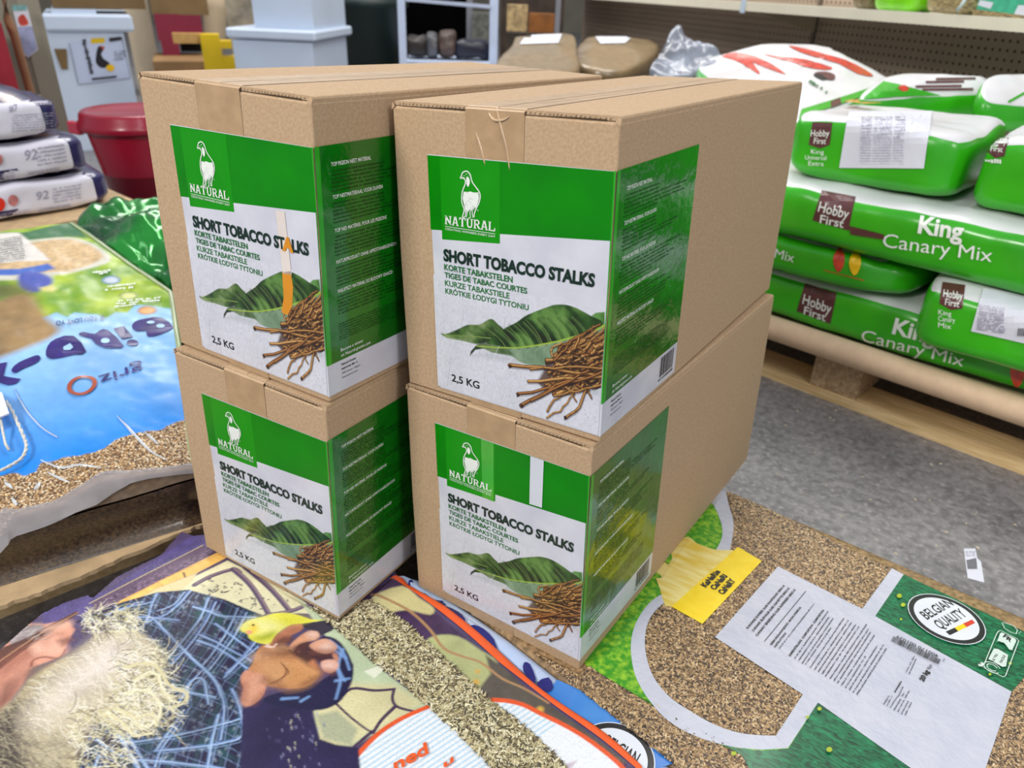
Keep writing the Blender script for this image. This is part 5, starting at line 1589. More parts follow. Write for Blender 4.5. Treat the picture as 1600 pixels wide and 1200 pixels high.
wav = [(1560, 660), (1430, 690), (1350, 712), (1250, 765), (1150, 772), (1020, 800), (900, 842), (820, 905), (740, 935), (620, 960), (500, 970), (430, 1000), (320, 1022), (290, 1090), (190, 1130), (120, 1105), (0, 1135), (-2400, 1180)]
cb_.poly([Q4(*p) for p in wav] + [Q4(-2400, 2600), Q4(1900, 2200), Q4(1900, 640)], lambda X, Y: np.array(srgb((176, 140, 98))) * (.5 + .9 * fbm(X, Y, 150, 2))[..., None], 2)
cb_.poly([Q5(*p) for p in [(-200, 560), (60, 420), (420, 340), (740, 160), (960, 120), (1500, 60), (1700, 400), (-200, 1200)]], lambda X, Y: np.array(srgb((84, 66, 48))) * (.5 + .9 * fbm(X, Y, 150, 2))[..., None], 2)  # shade below the hem, painted into the film as darker brown
BOp = [tuple(p) for p in bo]
m_foilprint = mat('glossy_bag_print', (.5, .5, .5), .34, .05, 60, attr='Col', bump=.22, bscale=26, coat=.14, croug=.15)
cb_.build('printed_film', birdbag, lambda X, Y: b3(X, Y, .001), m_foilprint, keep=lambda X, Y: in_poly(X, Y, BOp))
m_brseed = mat('shaded_brown_seed', srgb(96, 76, 54), .4, 0, 220, srgb(56, 44, 32), bump=.3, bscale=220, coat=.35)  # brown seed, darkened to paint in the shade on the bag's side
ring0 = resamp(np.array(bo + [bo[0]]), 90)[:-1]
cen = ring0.mean(0)
vs, fs = [], []
lv = [(0, -.0008), (.001, -.010), (-.004, -.035), (-.008, -.05)]
n = len(ring0)
for o_, h_ in lv:
    for p_ in ring0:
        d = (p_ - cen) / np.linalg.norm(p_ - cen)
        q = b3(np.array(p_[0] + d[0] * o_), np.array(p_[1] + d[1] * o_), 0) + BN * h_
        vs.append(q)
for p_ in ring0:
    d = (p_ - cen) / np.linalg.norm(p_ - cen)
    q = B3 + p_[0] * e1 + p_[1] * e2
    vs.append(np.array([q[0], q[1], .0818]) - np.array([*(d[0] * e1 + d[1] * e2)[:2], 0]) * .010)
for j in range(len(lv)):
    for i in range(n):
        fs.append((j * n + i, (j + 1) * n + i, (j + 1) * n + (i + 1) % n, j * n + (i + 1) % n))
fs.append(tuple(len(lv) * n + i for i in range(n)))
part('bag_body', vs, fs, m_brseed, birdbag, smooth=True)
P_ = resamp([tuple(cr + (cr - np.array(bc((299, 700)))) * 0), bc((299, 700)), bc((283, 560)), tuple(r1_), tuple(r0_)], 40)
ctr_ = cen
vs = []
for i in range(40):
    d = P_[min(i + 1, 39)] - P_[max(i - 1, 0)]; d /= np.linalg.norm(d); n_ = np.array([d[1], -d[0]])
    if n_ @ (ctr_ - P_[i]) > 0: n_ = -n_
    for o_, h_ in ((-.005, .0025), (-.001, .0035), (.003, .002), (.004, -.004)):
        vs.append(b3(np.array(P_[i][0] + n_[0] * o_), np.array(P_[i][1] + n_[1] * o_), h_))
part('side_seam', vs, [(i * 4 + j, i * 4 + j + 1, (i + 1) * 4 + j + 1, (i + 1) * 4 + j) for i in range(39) for j in range(3)], mat('seam_pale_green', srgb(150, 166, 122), .3, .1, 20, coat=.3), birdbag, smooth=True)
wn = [bc(Q4(*p)) for p in wav[:-1]] + [bc(Q5(*p)) for p in [(-60, 640), (120, 380), (420, 300), (740, 100), (1000, 85), (1220, 65), (1500, 30)]]
def bsurf3(P2, X, Y):
    pass
rng_ = np.random.default_rng(12)
def grains_on(name, poly, parent, n, Lg, Wg, cols, seed, f3d):
    o = grains(name, [poly], parent, n, Lg, Wg, cols, seed, h0=0, surf=lambda x, y: np.zeros_like(x))
    V = np.empty(len(o.data.vertices) * 3); o.data.vertices.foreach_get('co', V); V = V.reshape(-1, 3)
    Mi = np.array(wmat(parent)); W_ = V @ Mi[:3, :3].T + Mi[:3, 3]
    Q = f3d(W_[:, 0], W_[:, 1]) + W_[:, 2:3] * BN
    Mi = np.array(wmat(parent).inverted()); Q = Q @ Mi[:3, :3].T + Mi[:3, 3]
    o.data.vertices.foreach_set('co', Q.ravel()); o.data.update()
    return o
pal2 = [(176, 140, 94), (140, 106, 68), (206, 178, 136), (100, 74, 48), (160, 124, 82), (220, 204, 176), (84, 60, 42)]
grains_on('wild_bird_seed', wn, birdbag, 15000, .0042, .0030, pal2, 31, lambda x, y: b3(x, y, .0012))
ta = Art(bc)
m_nav = mat('bag_letter_violet', srgb(40, 22, 110), .3, .2, 30, coat=.3)
m_or2 = mat('bag_letter_copper', srgb(160, 70, 40), .3, .1, 30, coat=.3)
# rounded letters traced as closed shapes (the word stands upside down)
B_ = [(1108, 925), (1100, 890), (1140, 855), (1220, 840), (1345, 838), (1445, 925), (1360, 975), (1270, 998), (1225, 990), (1218, 950), (1150, 950)]
ta.poly([Q3(*p) for p in smooth_pts(B_, 2, True)], m_nav)
ta.poly([Q3(*p) for p in [(945, 925), (1030, 900), (1108, 1000), (1020, 1018)]], m_nav)
ta.poly([Q3(1105 + 48 * math.cos(a), 1048 + 27 * math.sin(a)) for a in np.linspace(0, 6.28, 13)[:-1]], m_nav)
ta.poly([Q3(*p) for p in smooth_pts([(655, 980), (700, 955), (790, 972), (830, 940), (900, 938), (1030, 1075), (960, 1095), (880, 1095), (800, 1060), (760, 1010)], 2, True)], m_nav)
ta.poly([Q3(*p) for p in smooth_pts([(385, 1150), (400, 1080), (470, 1020), (615, 992), (720, 1125), (620, 1150), (500, 1180), (420, 1185)], 2, True)], m_nav)
ta.poly([Q4(*p) for p in smooth_pts([(92, 298), (150, 240), (250, 195), (300, 185), (320, 210), (280, 245), (180, 290), (120, 320)], 2, True)], m_nav)
ta.poly([Q4(*p) for p in [(-60, 260), (60, 240), (30, 345), (165, 365), (120, 405), (60, 415), (0, 395), (-80, 380)]], m_nav)
m_hole = mat('bag_letter_hole', srgb(160, 200, 240), .3, .05, 30, coat=.3)
for x, y, rx, ry in ((1258, 880, 34, 14), (1340, 914, 36, 18), (880, 1035, 38, 24)):
    ta.poly([Q3(x + rx * math.cos(a), y + ry * math.sin(a)) for a in np.linspace(0, 6.28, 13)[:-1]], m_hole)
ta.poly([Q3(*p) for p in [(530, 1090), (590, 1062), (615, 1095), (590, 1118), (535, 1118)]], m_hole)
ta.text('griz', Q4(1110, 250), Q4(770, 352), Q4(1135, 325), m_nav, 0)
ta.line([Q4(645 + 98 * math.cos(a) + 18 * math.sin(a), 425 + 62 * math.sin(a) - 30 * math.cos(a)) for a in np.linspace(0, 6.3, 30)], .0062, m_or2)
ta.text('IF YOU LOVE YO', Q3(862, 815), Q3(470, 882), Q3(868, 850), m_nav, .01)
for y0, x0, x1 in ((460, 790, 940), (478, 800, 900), (575, 880, 1130), (600, 890, 1110), (690, 1000, 1340), (712, 980, 1330), (735, 965, 1160)):
    ta.blobs(Q3(x1, y0 - 18), Q3(x0, y0), Q3(x1 + 2, y0 - 2), m_inkw, rk, .85)
for y0 in range(170, 360, 18):
    ta.blobs(Q3(150 + y0 * .2, y0), Q3(-60, y0 + 34), Q3(150 + y0 * .2, y0 + 9), m_gink, rk, .85)
ta.build('lettering', birdbag, lambda u, v, h: Vector(b3(np.array(u), np.array(v), h)), cut=.03, base=.0026, step=.0001, kind='stuff')
# folded clear hem at the near end, standing proud of the seed
m_film = mat('clear_plastic_film', srgb(160, 156, 160), .3, .1, 30, bump=.4, bscale=30, alpha=.62, spec=.4)
up_ = resamp([bc(Q5(*p)) for p in [(-80, 500), (30, 360), (120, 372), (420, 295), (600, 190), (740, 95), (860, 78), (1000, 84), (1220, 66), (1480, 34)]], 36)
dn_ = resamp([bc(Q5(*p)) for p in [(-120, 830), (60, 640), (90, 572), (370, 482), (560, 400), (720, 342), (860, 242), (960, 182), (1100, 150), (1260, 130), (1500, 110)]], 36)
b = MB()
vs = []
rr = random.Random(4)
for i in range(36):
    for j in range(5):
        t = j / 4
        p_ = up_[i] * (1 - t) + dn_[i] * t
        vs.append(b3(np.array(p_[0]), np.array(p_[1]), .005 + .009 * math.sin(math.pi * t) * rr.uniform(.8, 1.1)))
b.add(vs, [(i * 5 + j, i * 5 + j + 1, (i + 1) * 5 + j + 1, (i + 1) * 5 + j) for i in range(35) for j in range(4)])
b.build('clear_hem', m_film, birdbag, smooth=True)
# creases in the film
b = MB()
for P_ in ([Q4(915, 655), Q4(1000, 740), Q4(1080, 830), Q4(1180, 930), Q4(1310, 1005)], [Q4(320, 1000), Q4(470, 1050), Q4(620, 1030), Q4(790, 1065)], [Q4(1130, 780), Q4(1190, 830), Q4(1240, 880)],
           [Q4(370, 1090), Q4(460, 1130), Q4(545, 1170)], [Q4(110, 440), Q4(200, 600), Q4(310, 730), Q4(450, 820)], [Q5(40, 170), Q5(100, 215)], [Q5(300, 160), Q5(250, 215)], [Q5(90, 280), Q5(130, 335)]):
    S_ = smooth_pts([bc(p) for p in P_], 4)
    k = len(S_)
    wv = .0055 if P_[0] != Q4(110, 440) else .0025
    vs = []
    for i, (x, y) in enumerate(S_):
        d = np.array(S_[min(i + 1, k - 1)]) - np.array(S_[max(i - 1, 0)]); d /= np.linalg.norm(d); nn_ = np.array([-d[1], d[0]])
        f_ = math.sin(math.pi * (i + .3) / (k - .4)) * wv * .5
        for s_, h_ in ((-1, .0015), (-.2, .0048), (1, .0015)):
            vs.append(b3(np.array(x + nn_[0] * f_ * s_), np.array(y + nn_[1] * f_ * s_), h_))
    b.add(vs, [(i * 3 + j, i * 3 + j + 1, (i + 1) * 3 + j + 1, (i + 1) * 3 + j) for i in range(k - 1) for j in range(2)])
m_filmc = mat('film_crease', srgb(222, 230, 238), .1, .05, 30, alpha=.75, coat=1.0)
b.build('film_crease', m_filmc, birdbag, smooth=True, kind='stuff')

# white tag with its string
tg = empty('price_tag', tuple(b3(np.array(bc((0, 660))[0]), np.array(bc((0, 660))[1]), .004)), label='white card tag with a twisted white string on the blue part of the seed bag', cat='tag')
m_wcard = mat('white_card', srgb(226, 226, 230), .6, .04, 40)
m_string = mat('white_cord', srgb(206, 206, 200), .8, .1, 200)
cs = [(-40, 615), (10, 632), (21, 664), (-42, 690)]
b = MB()
lo = [b3(np.array(bc(p)[0]), np.array(bc(p)[1]), .022) for p in cs]; hi = [q + BN * .0025 for q in lo]
b.add(lo + hi, [(3, 2, 1, 0), (4, 5, 6, 7), (0, 1, 5, 4), (1, 2, 6, 5), (2, 3, 7, 6), (3, 0, 4, 7)])
b.build('card', m_wcard, tg)
S_ = smooth_pts([(12, 634), (22, 650), (32, 672), (40, 690), (44, 705), (38, 722), (20, 736), (0, 746), (-30, 752)], 5)
b = MB()
for ph in (0, math.pi):
    pts = []
    for i, p_ in enumerate(S_):
        x, y = bc(p_)
        pts.append(b3(np.array(x + .0012 * math.cos(i * 1.3 + ph)), np.array(y), .010 + .0014 * math.sin(i * 1.3 + ph)))
    b.tube(pts, .0016, 6)
b.build('string', m_string, tg, smooth=True, kind='stuff')
b = MB()
pts = [b3(np.array(bc(p)[0]), np.array(bc(p)[1]), h) for p, h in (((6, 668), .020), ((8, 685), .012), ((11, 700), .008), ((16, 708), .006))]
b.tube(pts, .0018, 6)
b.build('string_end', m_string, tg, smooth=True)

# green foil sack behind it
gp = [on_z(u, v, z) for u, v, z in ((118, 345, .31), (170, 322, .33), (250, 312, .33), (330, 340, .31), (400, 470, .25), (350, 520, .22), (262, 452, .24), (175, 396, .28))]
m_gfoil = mat('green_foil', srgb(30, 150, 50), .2, 0, 6, srgb(4, 70, 34), bump=1.0, bscale=16, coat=.6, metal=.35, detail=6)
gb = empty('foil_sack', tuple(np.mean(gp, 0) * [1, 1, 0] + [0, 0, .08]), label='crumpled shiny green foil sack lying behind the wild bird seed bag', cat='sack')
sack('sack_body', gb, gp, .1, [m_gfoil], dome=.03, wr=.035, ws=13, seed=3, rings=22, nseg=96, floor_z=.0825, bulge=.004)

# ------------------------------------------------------------------ stack of white and navy bags, far left
dS = 2.1
pr_, pl_ = at_d(180, 318, dS), on_z(0, 349, at_d(180, 318, dS)[2])
zb0 = pr_[2]
exs = (pr_ - pl_) * [1, 1, 0]; exs /= np.linalg.norm(exs); eys = np.array([-exs[1], exs[0], 0])
ztop0 = on_plane(140, 150, pr_, -eys)[2]
m_wbag = mat('white_bag_skin', srgb(222, 220, 236), .42, .04, 12, bump=.25, bscale=30, coat=.2)
m_nbag = mat('navy_bag_skin', srgb(42, 38, 92), .3, .25, 10, bump=.3, bscale=20, coat=.5)
m_gbag = mat('grey_text', srgb(156, 152, 172), .5)
def frame(o, ex_, ey_, ez=(0, 0, 1)):
    M = Matrix.Identity(4)
    for i in range(3):
        M[i][0], M[i][1], M[i][2], M[i][3] = ex_[i], ey_[i], ez[i], o[i]
    return M
hgt = (ztop0 - zb0) / 3
tray = MB()
def sbox(s0, s1, t0, t1, z0, z1):
    c = [pr_ * [1, 1, 0] + exs * s + eys * t for s, t in ((s0, t0), (s1, t0), (s1, t1), (s0, t1))]
    return [(q[0], q[1], z) for z in (z0, z1) for q in c], [(3, 2, 1, 0), (4, 5, 6, 7), (0, 1, 5, 4), (1, 2, 6, 5), (2, 3, 7, 6), (3, 0, 4, 7)]
bp = empty('display_crate', tuple(pr_ * [1, 1, 0] - exs * .4 + eys * .2), label='cardboard topped crate carrying the white and navy bags at the far left', cat='crate')
v_, f_ = sbox(-.9, .03, -.05, .5, 0, zb0 - .012); part('crate_body', v_, f_, mat('crate_brown', srgb(120, 96, 70), .8, .2, 10), bp)
v_, f_ = sbox(-.92, .05, -.08, .52, zb0 - .012, zb0 - .001); part('crate_top', v_, f_, m_board, bp)
lbl = ['white and navy bag printed with a red ball, lowest of the left stack', 'white and navy bag in the middle of the left stack', 'white and navy bag with dark photo top, uppermost of the left stack']
shift = [0, -.035, -.075]
for k in range(3):
    h_ = hgt * (.98 if k < 2 else 1.0)
    cz = zb0 + hgt * k + h_ / 2
    ctr = pr_ * [1, 1, 0] + exs * (-.34 + shift[k]) + eys * .21 + np.array([0, 0, cz])
    root = empty('feed_bag', tuple(ctr - [0, 0, h_ / 2]), label=lbl[k], cat='bag', group='white and navy bags at the far left')
    M = frame(ctr, exs, eys)
    top_dome = .0
    body = superbag('bag_body', root, (.35, .21, h_ / 2 * .96), M, lambda c, a: 0 if (a == -1 and c[0] < .90 and abs(c[2]) < .99) or (abs(a) == 2 and c[1] < -.86 and c[0] < .88 and c[2] > 0) else 1, [m_wbag, m_nbag], p=9, n=(40, 12, 12), wr=.006, ws=9, seed=k)
    bv = sight(bvh_of(body))
    A_ = Art()
    y0 = [(300, 345, 178), (228, 285, 166), (157, 215, 148)][k]
    rs_ = random.Random(k)
    tp, bt, rt = y0
    def pp(x, f): # fraction down the front panel
        yl = tp + (bt - tp) * f
        sl = (-30 / 175.0, -24 / 165.0, -10 / 145.0)[k]
        return (x, yl + sl * x)
    if k == 2:
        A_.text('#7', pp(14, .32), pp(28, .32), pp(13, .14), m_gbag, .01)
        A_.blobs(pp(56, .22), pp(118, .22), pp(56, .10), m_gbag, rs_, .95)
        for j in range(7):
            A_.blobs(pp(18, .45 + j * .07), pp(82, .45 + j * .07), pp(18, .41 + j * .07), m_gbag, rs_, .8)
    else:
        A_.text('92', pp(56 - k * 18, .50), pp(76 - k * 18, .50), pp(56 - k * 18, .22), m_gbag, .01)
        for j in range(5):
            A_.blobs(pp(82 - k * 24, .25 + j * .11), pp(126 - k * 24, .25 + j * .11), pp(82 - k * 24, .19 + j * .11), m_gbag, rs_, .85)
        for j in range(3):
            A_.blobs(pp(60 - k * 18, .84 + j * .04), pp(110 - k * 18, .84 + j * .04), pp(60 - k * 18, .81 + j * .04), m_gbag, rs_, .85)
        A_.poly([pp(-40, .68), pp([52, 27][k], .68), pp([54, 29][k], 1.04), pp(-40, 1.04)], m_nbag)
        for j in range(3):
            A_.blobs(pp(0, .8 + j * .07), pp([46, 22][k], .8 + j * .07), pp(0, .76 + j * .07), m_gbag, rs_, .8)
        rx = [20, -4][k]
        m_pinkp = mat('print_pink', srgb(190, 120, 120), .4, .2, 80)
        c0 = pp(rx, .36)
        A_.poly([(c0[0] + 8 * math.cos(a), c0[1] + 9 * math.sin(a)) for a in np.linspace(0, 6.28, 13)[:-1]], m_pinkp)
        if k == 0:
            c0 = pp(-2, .42)
            A_.poly([(c0[0] + 10 * math.cos(a), c0[1] + 11 * math.sin(a)) for a in np.linspace(0, 6.28, 13)[:-1]], mat('print_red_ball', srgb(224, 50, 34), .4, .1, 20))
    A_.build('lettering', root, bv, cut=14, base=.0012, step=.0001, kind='stuff')
    if k == 2:
        TP = [on_plane(140, 150, pr_, -eys) + np.array([0, 0, .0])]
        pts = [M @ Vector((x, y, h_ / 2 - .012)) for x, y in ((.30, -.17), (.31, .16), (0, .19), (-.32, .17), (-.33, -.17), (0, -.185))]
        sack('bulging_top', root, [np.array(p) for p in pts], .012, [mat('photo_print_dark', srgb(48, 44, 96), .28, 0, 16, srgb(120, 100, 96), coat=.5, bump=.3, bscale=20, lo=.5, hi=.75)], dome=.085, wr=.008, seed=5)
# ------------------------------------------------------------------ pallet pile on the right
pyaw = math.radians(-11)
PX = np.array([math.cos(pyaw), math.sin(pyaw), 0]); PY = np.array([-math.sin(pyaw), math.cos(pyaw), 0])
PO = on_z(1192, 588, 0)
def pw(x, y, z):
    return PO + PX * x + PY * y + np.array([0, 0, z])
def pbox(b, x0, x1, y0, y1, z0, z1, mi=0, ch=.0):
    vs = [pw(x, y, z) for z in (z0, z1) for x, y in ((x0, y0), (x1, y0), (x1, y1), (x0, y1))]
    b.add(vs, [(3, 2, 1, 0), (4, 5, 6, 7), (0, 1, 5, 4), (1, 2, 6, 5), (2, 3, 7, 6), (3, 0, 4, 7)], mi)
    return b
xc = ((on_z(1267, 603, .022) - PO) @ PX + (on_z(1331, 624, .022) - PO) @ PX) / 2
rp = empty('wooden_pallet', tuple(pw(xc, .4, 0)), (0, 0, pyaw), label='pale wooden pallet with chipboard block carrying the green feed bags', cat='pallet')
for k, y in enumerate((0, .35, .70)):
    pbox(MB(), xc - .6, xc + .6, y, y + .10, 0, .022).build('bottom_board', m_wood, rp)
    for j in (-1, 0, 1):
        x = xc + j * .5275
        w_ = .0725 if j == 0 and False else .052
        pbox(MB(), x - w_, x + w_, y + .004, y + .10 + (.04 if j == 0 and k == 0 else 0), .022, .100).build('block', m_wood2, rp)
for j in (-1, 0, 1):
    x = xc + j * .5275
    pbox(MB(), x - .0575, x + .0575, 0, .8, .100, .118).build('stringer_board', m_wood, rp)
for k in range(5):
    y = .005 + k * .172
    pbox(MB(), xc - .6, xc + .6, y, y + .10, .118, .138).build('deck_board', m_wood, rp)
# cardboard sheet wrapped round the pallet edge
prof = [(.80, .142), (.04, .142), (.0, .152), (-.020, .163), (-.036, .162), (-.048, .150), (-.050, .134), (-.042, .118), (-.028, .108), (-.018, .107),
        (-.020, .111), (-.033, .114), (-.044, .134), (-.042, .148), (-.030, .156), (-.018, .157), (0, .147), (.04, .1385), (.80, .1385)]
vs = [pw(x, y, z) for x in np.linspace(xc - .66, xc + .64, 14) for y, z in prof]
n = len(prof)
fs = [(i * n + j, i * n + j + 1, (i + 1) * n + j + 1, (i + 1) * n + j) for i in range(13) for j in range(n - 1)]
sh = part('cardboard_sheet', vs, fs, mat('kraft_roll_pale', srgb(226, 196, 164), .7, .05, 40, bump=.08, bscale=200), None, smooth=True)
tag(sh, 'kraft cardboard sheet with rolled front edge over the right pallet', 'cardboard')

m_green = mat('bag_green', srgb(58, 186, 22), .30, 0, 5, srgb(44, 160, 18), bump=.45, bscale=18, coat=.35, croug=.2)
m_gdark = mat('bag_green_dark', srgb(34, 120, 26), .30, .15, 8, bump=.25, bscale=24, coat=.35)
m_wtop = mat('bag_white_top', srgb(218, 218, 222), .36, .05, 12, bump=.35, bscale=22, coat=.3)
m_logo = mat('print_brown_badge', srgb(92, 50, 52), .35, .15, 60, coat=.3)
m_lred = mat('print_finch_red', srgb(196, 62, 44), .35, .25, 60, coat=.3)
m_lyel = mat('print_finch_yellow', srgb(238, 190, 20), .35, .15, 60, coat=.3)
m_paper = mat('paper_label', srgb(216, 218, 230), .5, .03, 12, bump=.15, bscale=30)
m_tseed = mat('print_seed', srgb(206, 170, 70), .5, 0, 160, srgb(160, 110, 40))
m_dgt = mat('print_dark_green', srgb(24, 110, 50), .4, .1, 30)

def gbag(name, x0, x1, y0, y1, z0, z1, label, zt_=.35, seed=0, rot=0.0, p=5.5, wr=.007, grp='green feed bags on the right pallet', dark=False):
    c = pw((x0 + x1) / 2, (y0 + y1) / 2, (z0 + z1) / 2)
    root = empty('feed_bag', tuple(c - [0, 0, (z1 - z0) / 2]), label=label, cat='bag', group=grp)
    M = frame(c, PX, PY) @ Matrix.Rotation(rot, 4, 'Z')
    def zn(cc, ax):
        if ax == 2: return 1
        if ax == -2: return 0
        return 1 if cc[2] > zt_ else 0
    nx = max(12, int((x1 - x0) / .018))
    body = superbag('bag_body', root, ((x1 - x0) / 2, (y1 - y0) / 2, (z1 - z0) / 2 * .975), M, zn, [m_green, m_wtop], p=p, n=(nx, 20, 12), wr=wr, ws=8, seed=seed)
    return root, body
# layer 1, a long bag
b1, s1 = gbag('l1', -.34, .60, -.014, .40, .149, .264, 'green feed bag with canary mix lettering, lowest layer resting on the rolled cardboard edge', .86, 1)
b2, s2 = gbag('l2a', -.50, .262, -.040, .38, .260, .350, 'green feed bag with red and yellow finches, second layer, left of the end-on bag', 2.0, 2)
b3_, s3_ = gbag('l2b', .285, .62, -.085, .40, .215, .345, 'green end-on feed bag with a barcode label, second layer at the right frame edge', .80, 3, p=7)
b4, s4 = gbag('l3', -.40, .70, -.045, .42, .338, .462, 'long green feed bag with canary mix lettering under the top bags', .84, 4)
b5, s5 = gbag('l4a', -.072, .268, .020, .34, .458, .588, 'green feed bag with a large paper label on its end, top row', .82, 5, p=7)
b6, s6 = gbag('l4b', .290, .62, .015, .34, .462, .600, 'green feed bag with golden seed print at the right frame edge, top row', .82, 6, p=7)
b1b, s1b = gbag('rear', -.50, .62, .44, .80, .146, .300, 'green feed bag low at the back of the right pallet', .6, 8, p=6)
b1c, s1c = gbag('rear2', -.50, .62, .44, .80, .304, .455, 'green feed bag at the back of the right pallet, behind the finches bag', .6, 9, p=6)
def badge(A, x0, y0, x1, y1, x2, y2, x3, y3, t=True):
    A.poly([(x0, y0), (x1, y1), (x2, y2), ((x2 + x3) / 2, (y2 + y3) / 2 + 6), (x3, y3)], m_logo)
    A.text('Hobby', (x3 + 2, y0 + (y3 - y0) * .62), (x2 - 2, y1 + (y2 - y1) * .62), (x3 + 2, y0 + (y3 - y0) * .36), m_inkw, 0)
    A.text('First', (x3 + 5, y0 + (y3 - y0) * .92), (x2 - 6, y1 + (y2 - y1) * .92), (x3 + 5, y0 + (y3 - y0) * .70), m_inkw, .01)
def bird(A, x, y, s, m):
    A.poly(smooth_pts([(x, y - 15 * s), (x + 6 * s, y - 9 * s), (x + 8 * s, y + 2 * s), (x + 4 * s, y + 14 * s), (x - 2 * s, y + 17 * s), (x - 7 * s, y + 7 * s), (x - 7 * s, y - 5 * s)], 2, True), m)
A = Art()
A.poly([(1258, 443), (1308, 458), (1298, 506), (1245, 486)], m_logo)
A.text('Hobby', (1254, 474), (1298, 490), (1257, 459), m_inkw, .01)
A.text('First', (1256, 490), (1290, 502), (1258, 478), m_inkw, .01)
A.text('King', (1394, 520), (1460, 538), (1400, 497), m_inkw, .03)
A.text('Canary Mix', (1345, 531), (1505, 572), (1349, 514), m_inkw, 0)
bird(A, 1590, 578, 1.5, m_lred)
A.build('lettering', b1, sight(bvh_of(s1)), cut=9, base=.0014, step=.0002, kind='stuff')
A = Art()
A.text('Mix', (1210, 402), (1240, 410), (1213, 388), m_inkw, 0)
bird(A, 1311, 405, 1.15, m_lred); bird(A, 1336, 410, 1.15, m_lyel)
A.line([(1288, 422), (1320, 430), (1350, 438)], 1.2, m_lred)
A.build('lettering', b2, sight(bvh_of(s2)), cut=9, base=.0014, step=.0002, kind='stuff')
A = Art()
A.poly([(1473, 441), (1508, 446), (1504, 482), (1486, 484), (1468, 474)], m_logo)
A.text('Hobby', (1474, 464), (1504, 469), (1475, 453), m_inkw, .01)
A.text('First', (1477, 476), (1499, 480), (1478, 467), m_inkw, .01)
for t, y in (('King', 0), ('Canary', 10), ('Mix', 20)):
    A.text(t, (1467, 491 + y), (1487 + (6 if y == 10 else 0), 494 + y), (1467, 483 + y), m_inkw, 0)
A.poly([(1536, 452), (1640, 468), (1640, 545), (1518, 517)], m_paper)
rr = random.Random(3)
for j in range(13):
    A.blobs((1530 - j * .4, 478 + j * 3.0), (1568, 484 + j * 3.0), (1530, 476 + j * 3.0), m_gbag, rr, .85)
for j in range(7):
    A.poly([(1592 + j * 3, 512), (1593.5 + j * 3, 512), (1592.5 + j * 3, 524), (1591 + j * 3, 524)], m_inkk)
A.build('lettering', b3_, sight(bvh_of(s3_)), cut=9, base=.0014, step=.0002, kind='stuff')
A = Art()
A.poly([(1284, 298), (1337, 308), (1326, 360), (1270, 344)], m_logo)
A.text('Hobby', (1278, 330), (1325, 342), (1282, 315), m_inkw, .01)
A.text('First', (1281, 348), (1318, 356), (1283, 335), m_inkw, .01)
A.text('King', (1434, 363), (1504, 374), (1438, 338), m_inkw, .03)
A.text('Canary Mix', (1379, 385), (1550, 409), (1382, 364), m_inkw, 0)
A.line([(1432, 288), (1430, 296), (1436, 303), (1446, 304), (1454, 298), (1456, 288)], 3, m_dgt)
A.poly([(1536, 292), (1640, 306), (1640, 318), (1590, 306), (1550, 300)], m_lred)
A.poly([(1326, 352), (1382, 366), (1382, 374), (1330, 366)], m_logo)
A.build('lettering', b4, sight(bvh_of(s4)), cut=9, base=.0014, step=.0002, kind='stuff')
A = Art()
A.poly([(1270, 191), (1301, 192), (1297, 226), (1282, 232), (1264, 226)], m_logo)
A.text('Hobby', (1267, 213), (1296, 213), (1268, 203), m_inkw, .01)
A.text('First', (1272, 224), (1291, 225), (1273, 215), m_inkw, .01)
for t, x0, x1, y in (('King', 1268, 1288, 240), ('Universal', 1259, 1292, 249), ('Extra', 1264, 1288, 258)):
    A.text(t, (x0, y), (x1, y + 1), (x0, y - 7), m_inkw, 0)
A.poly([(1326, 176), (1456, 175), (1444, 263), (1312, 262)], m_paper)
for j in range(17):
    for x0, x1 in ((1346, 1362), (1366, 1394), (1398, 1414)):
        A.blobs((x0, 186 + j * 4.1), (x1, 186 + j * 4.1), (x0, 184 + j * 4.1), m_gbag, rr, .85)
A.poly([(1314, 162), (1345, 160), (1376, 158), (1378, 170), (1350, 172), (1318, 168)], m_tseed)
A.build('lettering', b5, sight(bvh_of(s5)), cut=9, base=.0014, step=.0002, kind='stuff')
A = Art()
A.poly([(1555, 203), (1580, 202), (1570, 244), (1556, 247), (1543, 238)], m_logo)
A.text('Hobby', (1549, 224), (1573, 225), (1551, 213), m_inkw, .01)
A.text('First', (1549, 236), (1567, 238), (1550, 228), m_inkw, .01)
A.blobs((1541, 254), (1565, 256), (1541, 247), m_inkw, rr, .95)
A.poly([(1550, 190), (1570, 174), (1600, 166), (1650, 160), (1650, 192), (1600, 190)], m_tseed)
A.build('lettering', b6, sight(bvh_of(s6)), cut=9, base=.0014, step=.0002, kind='stuff')
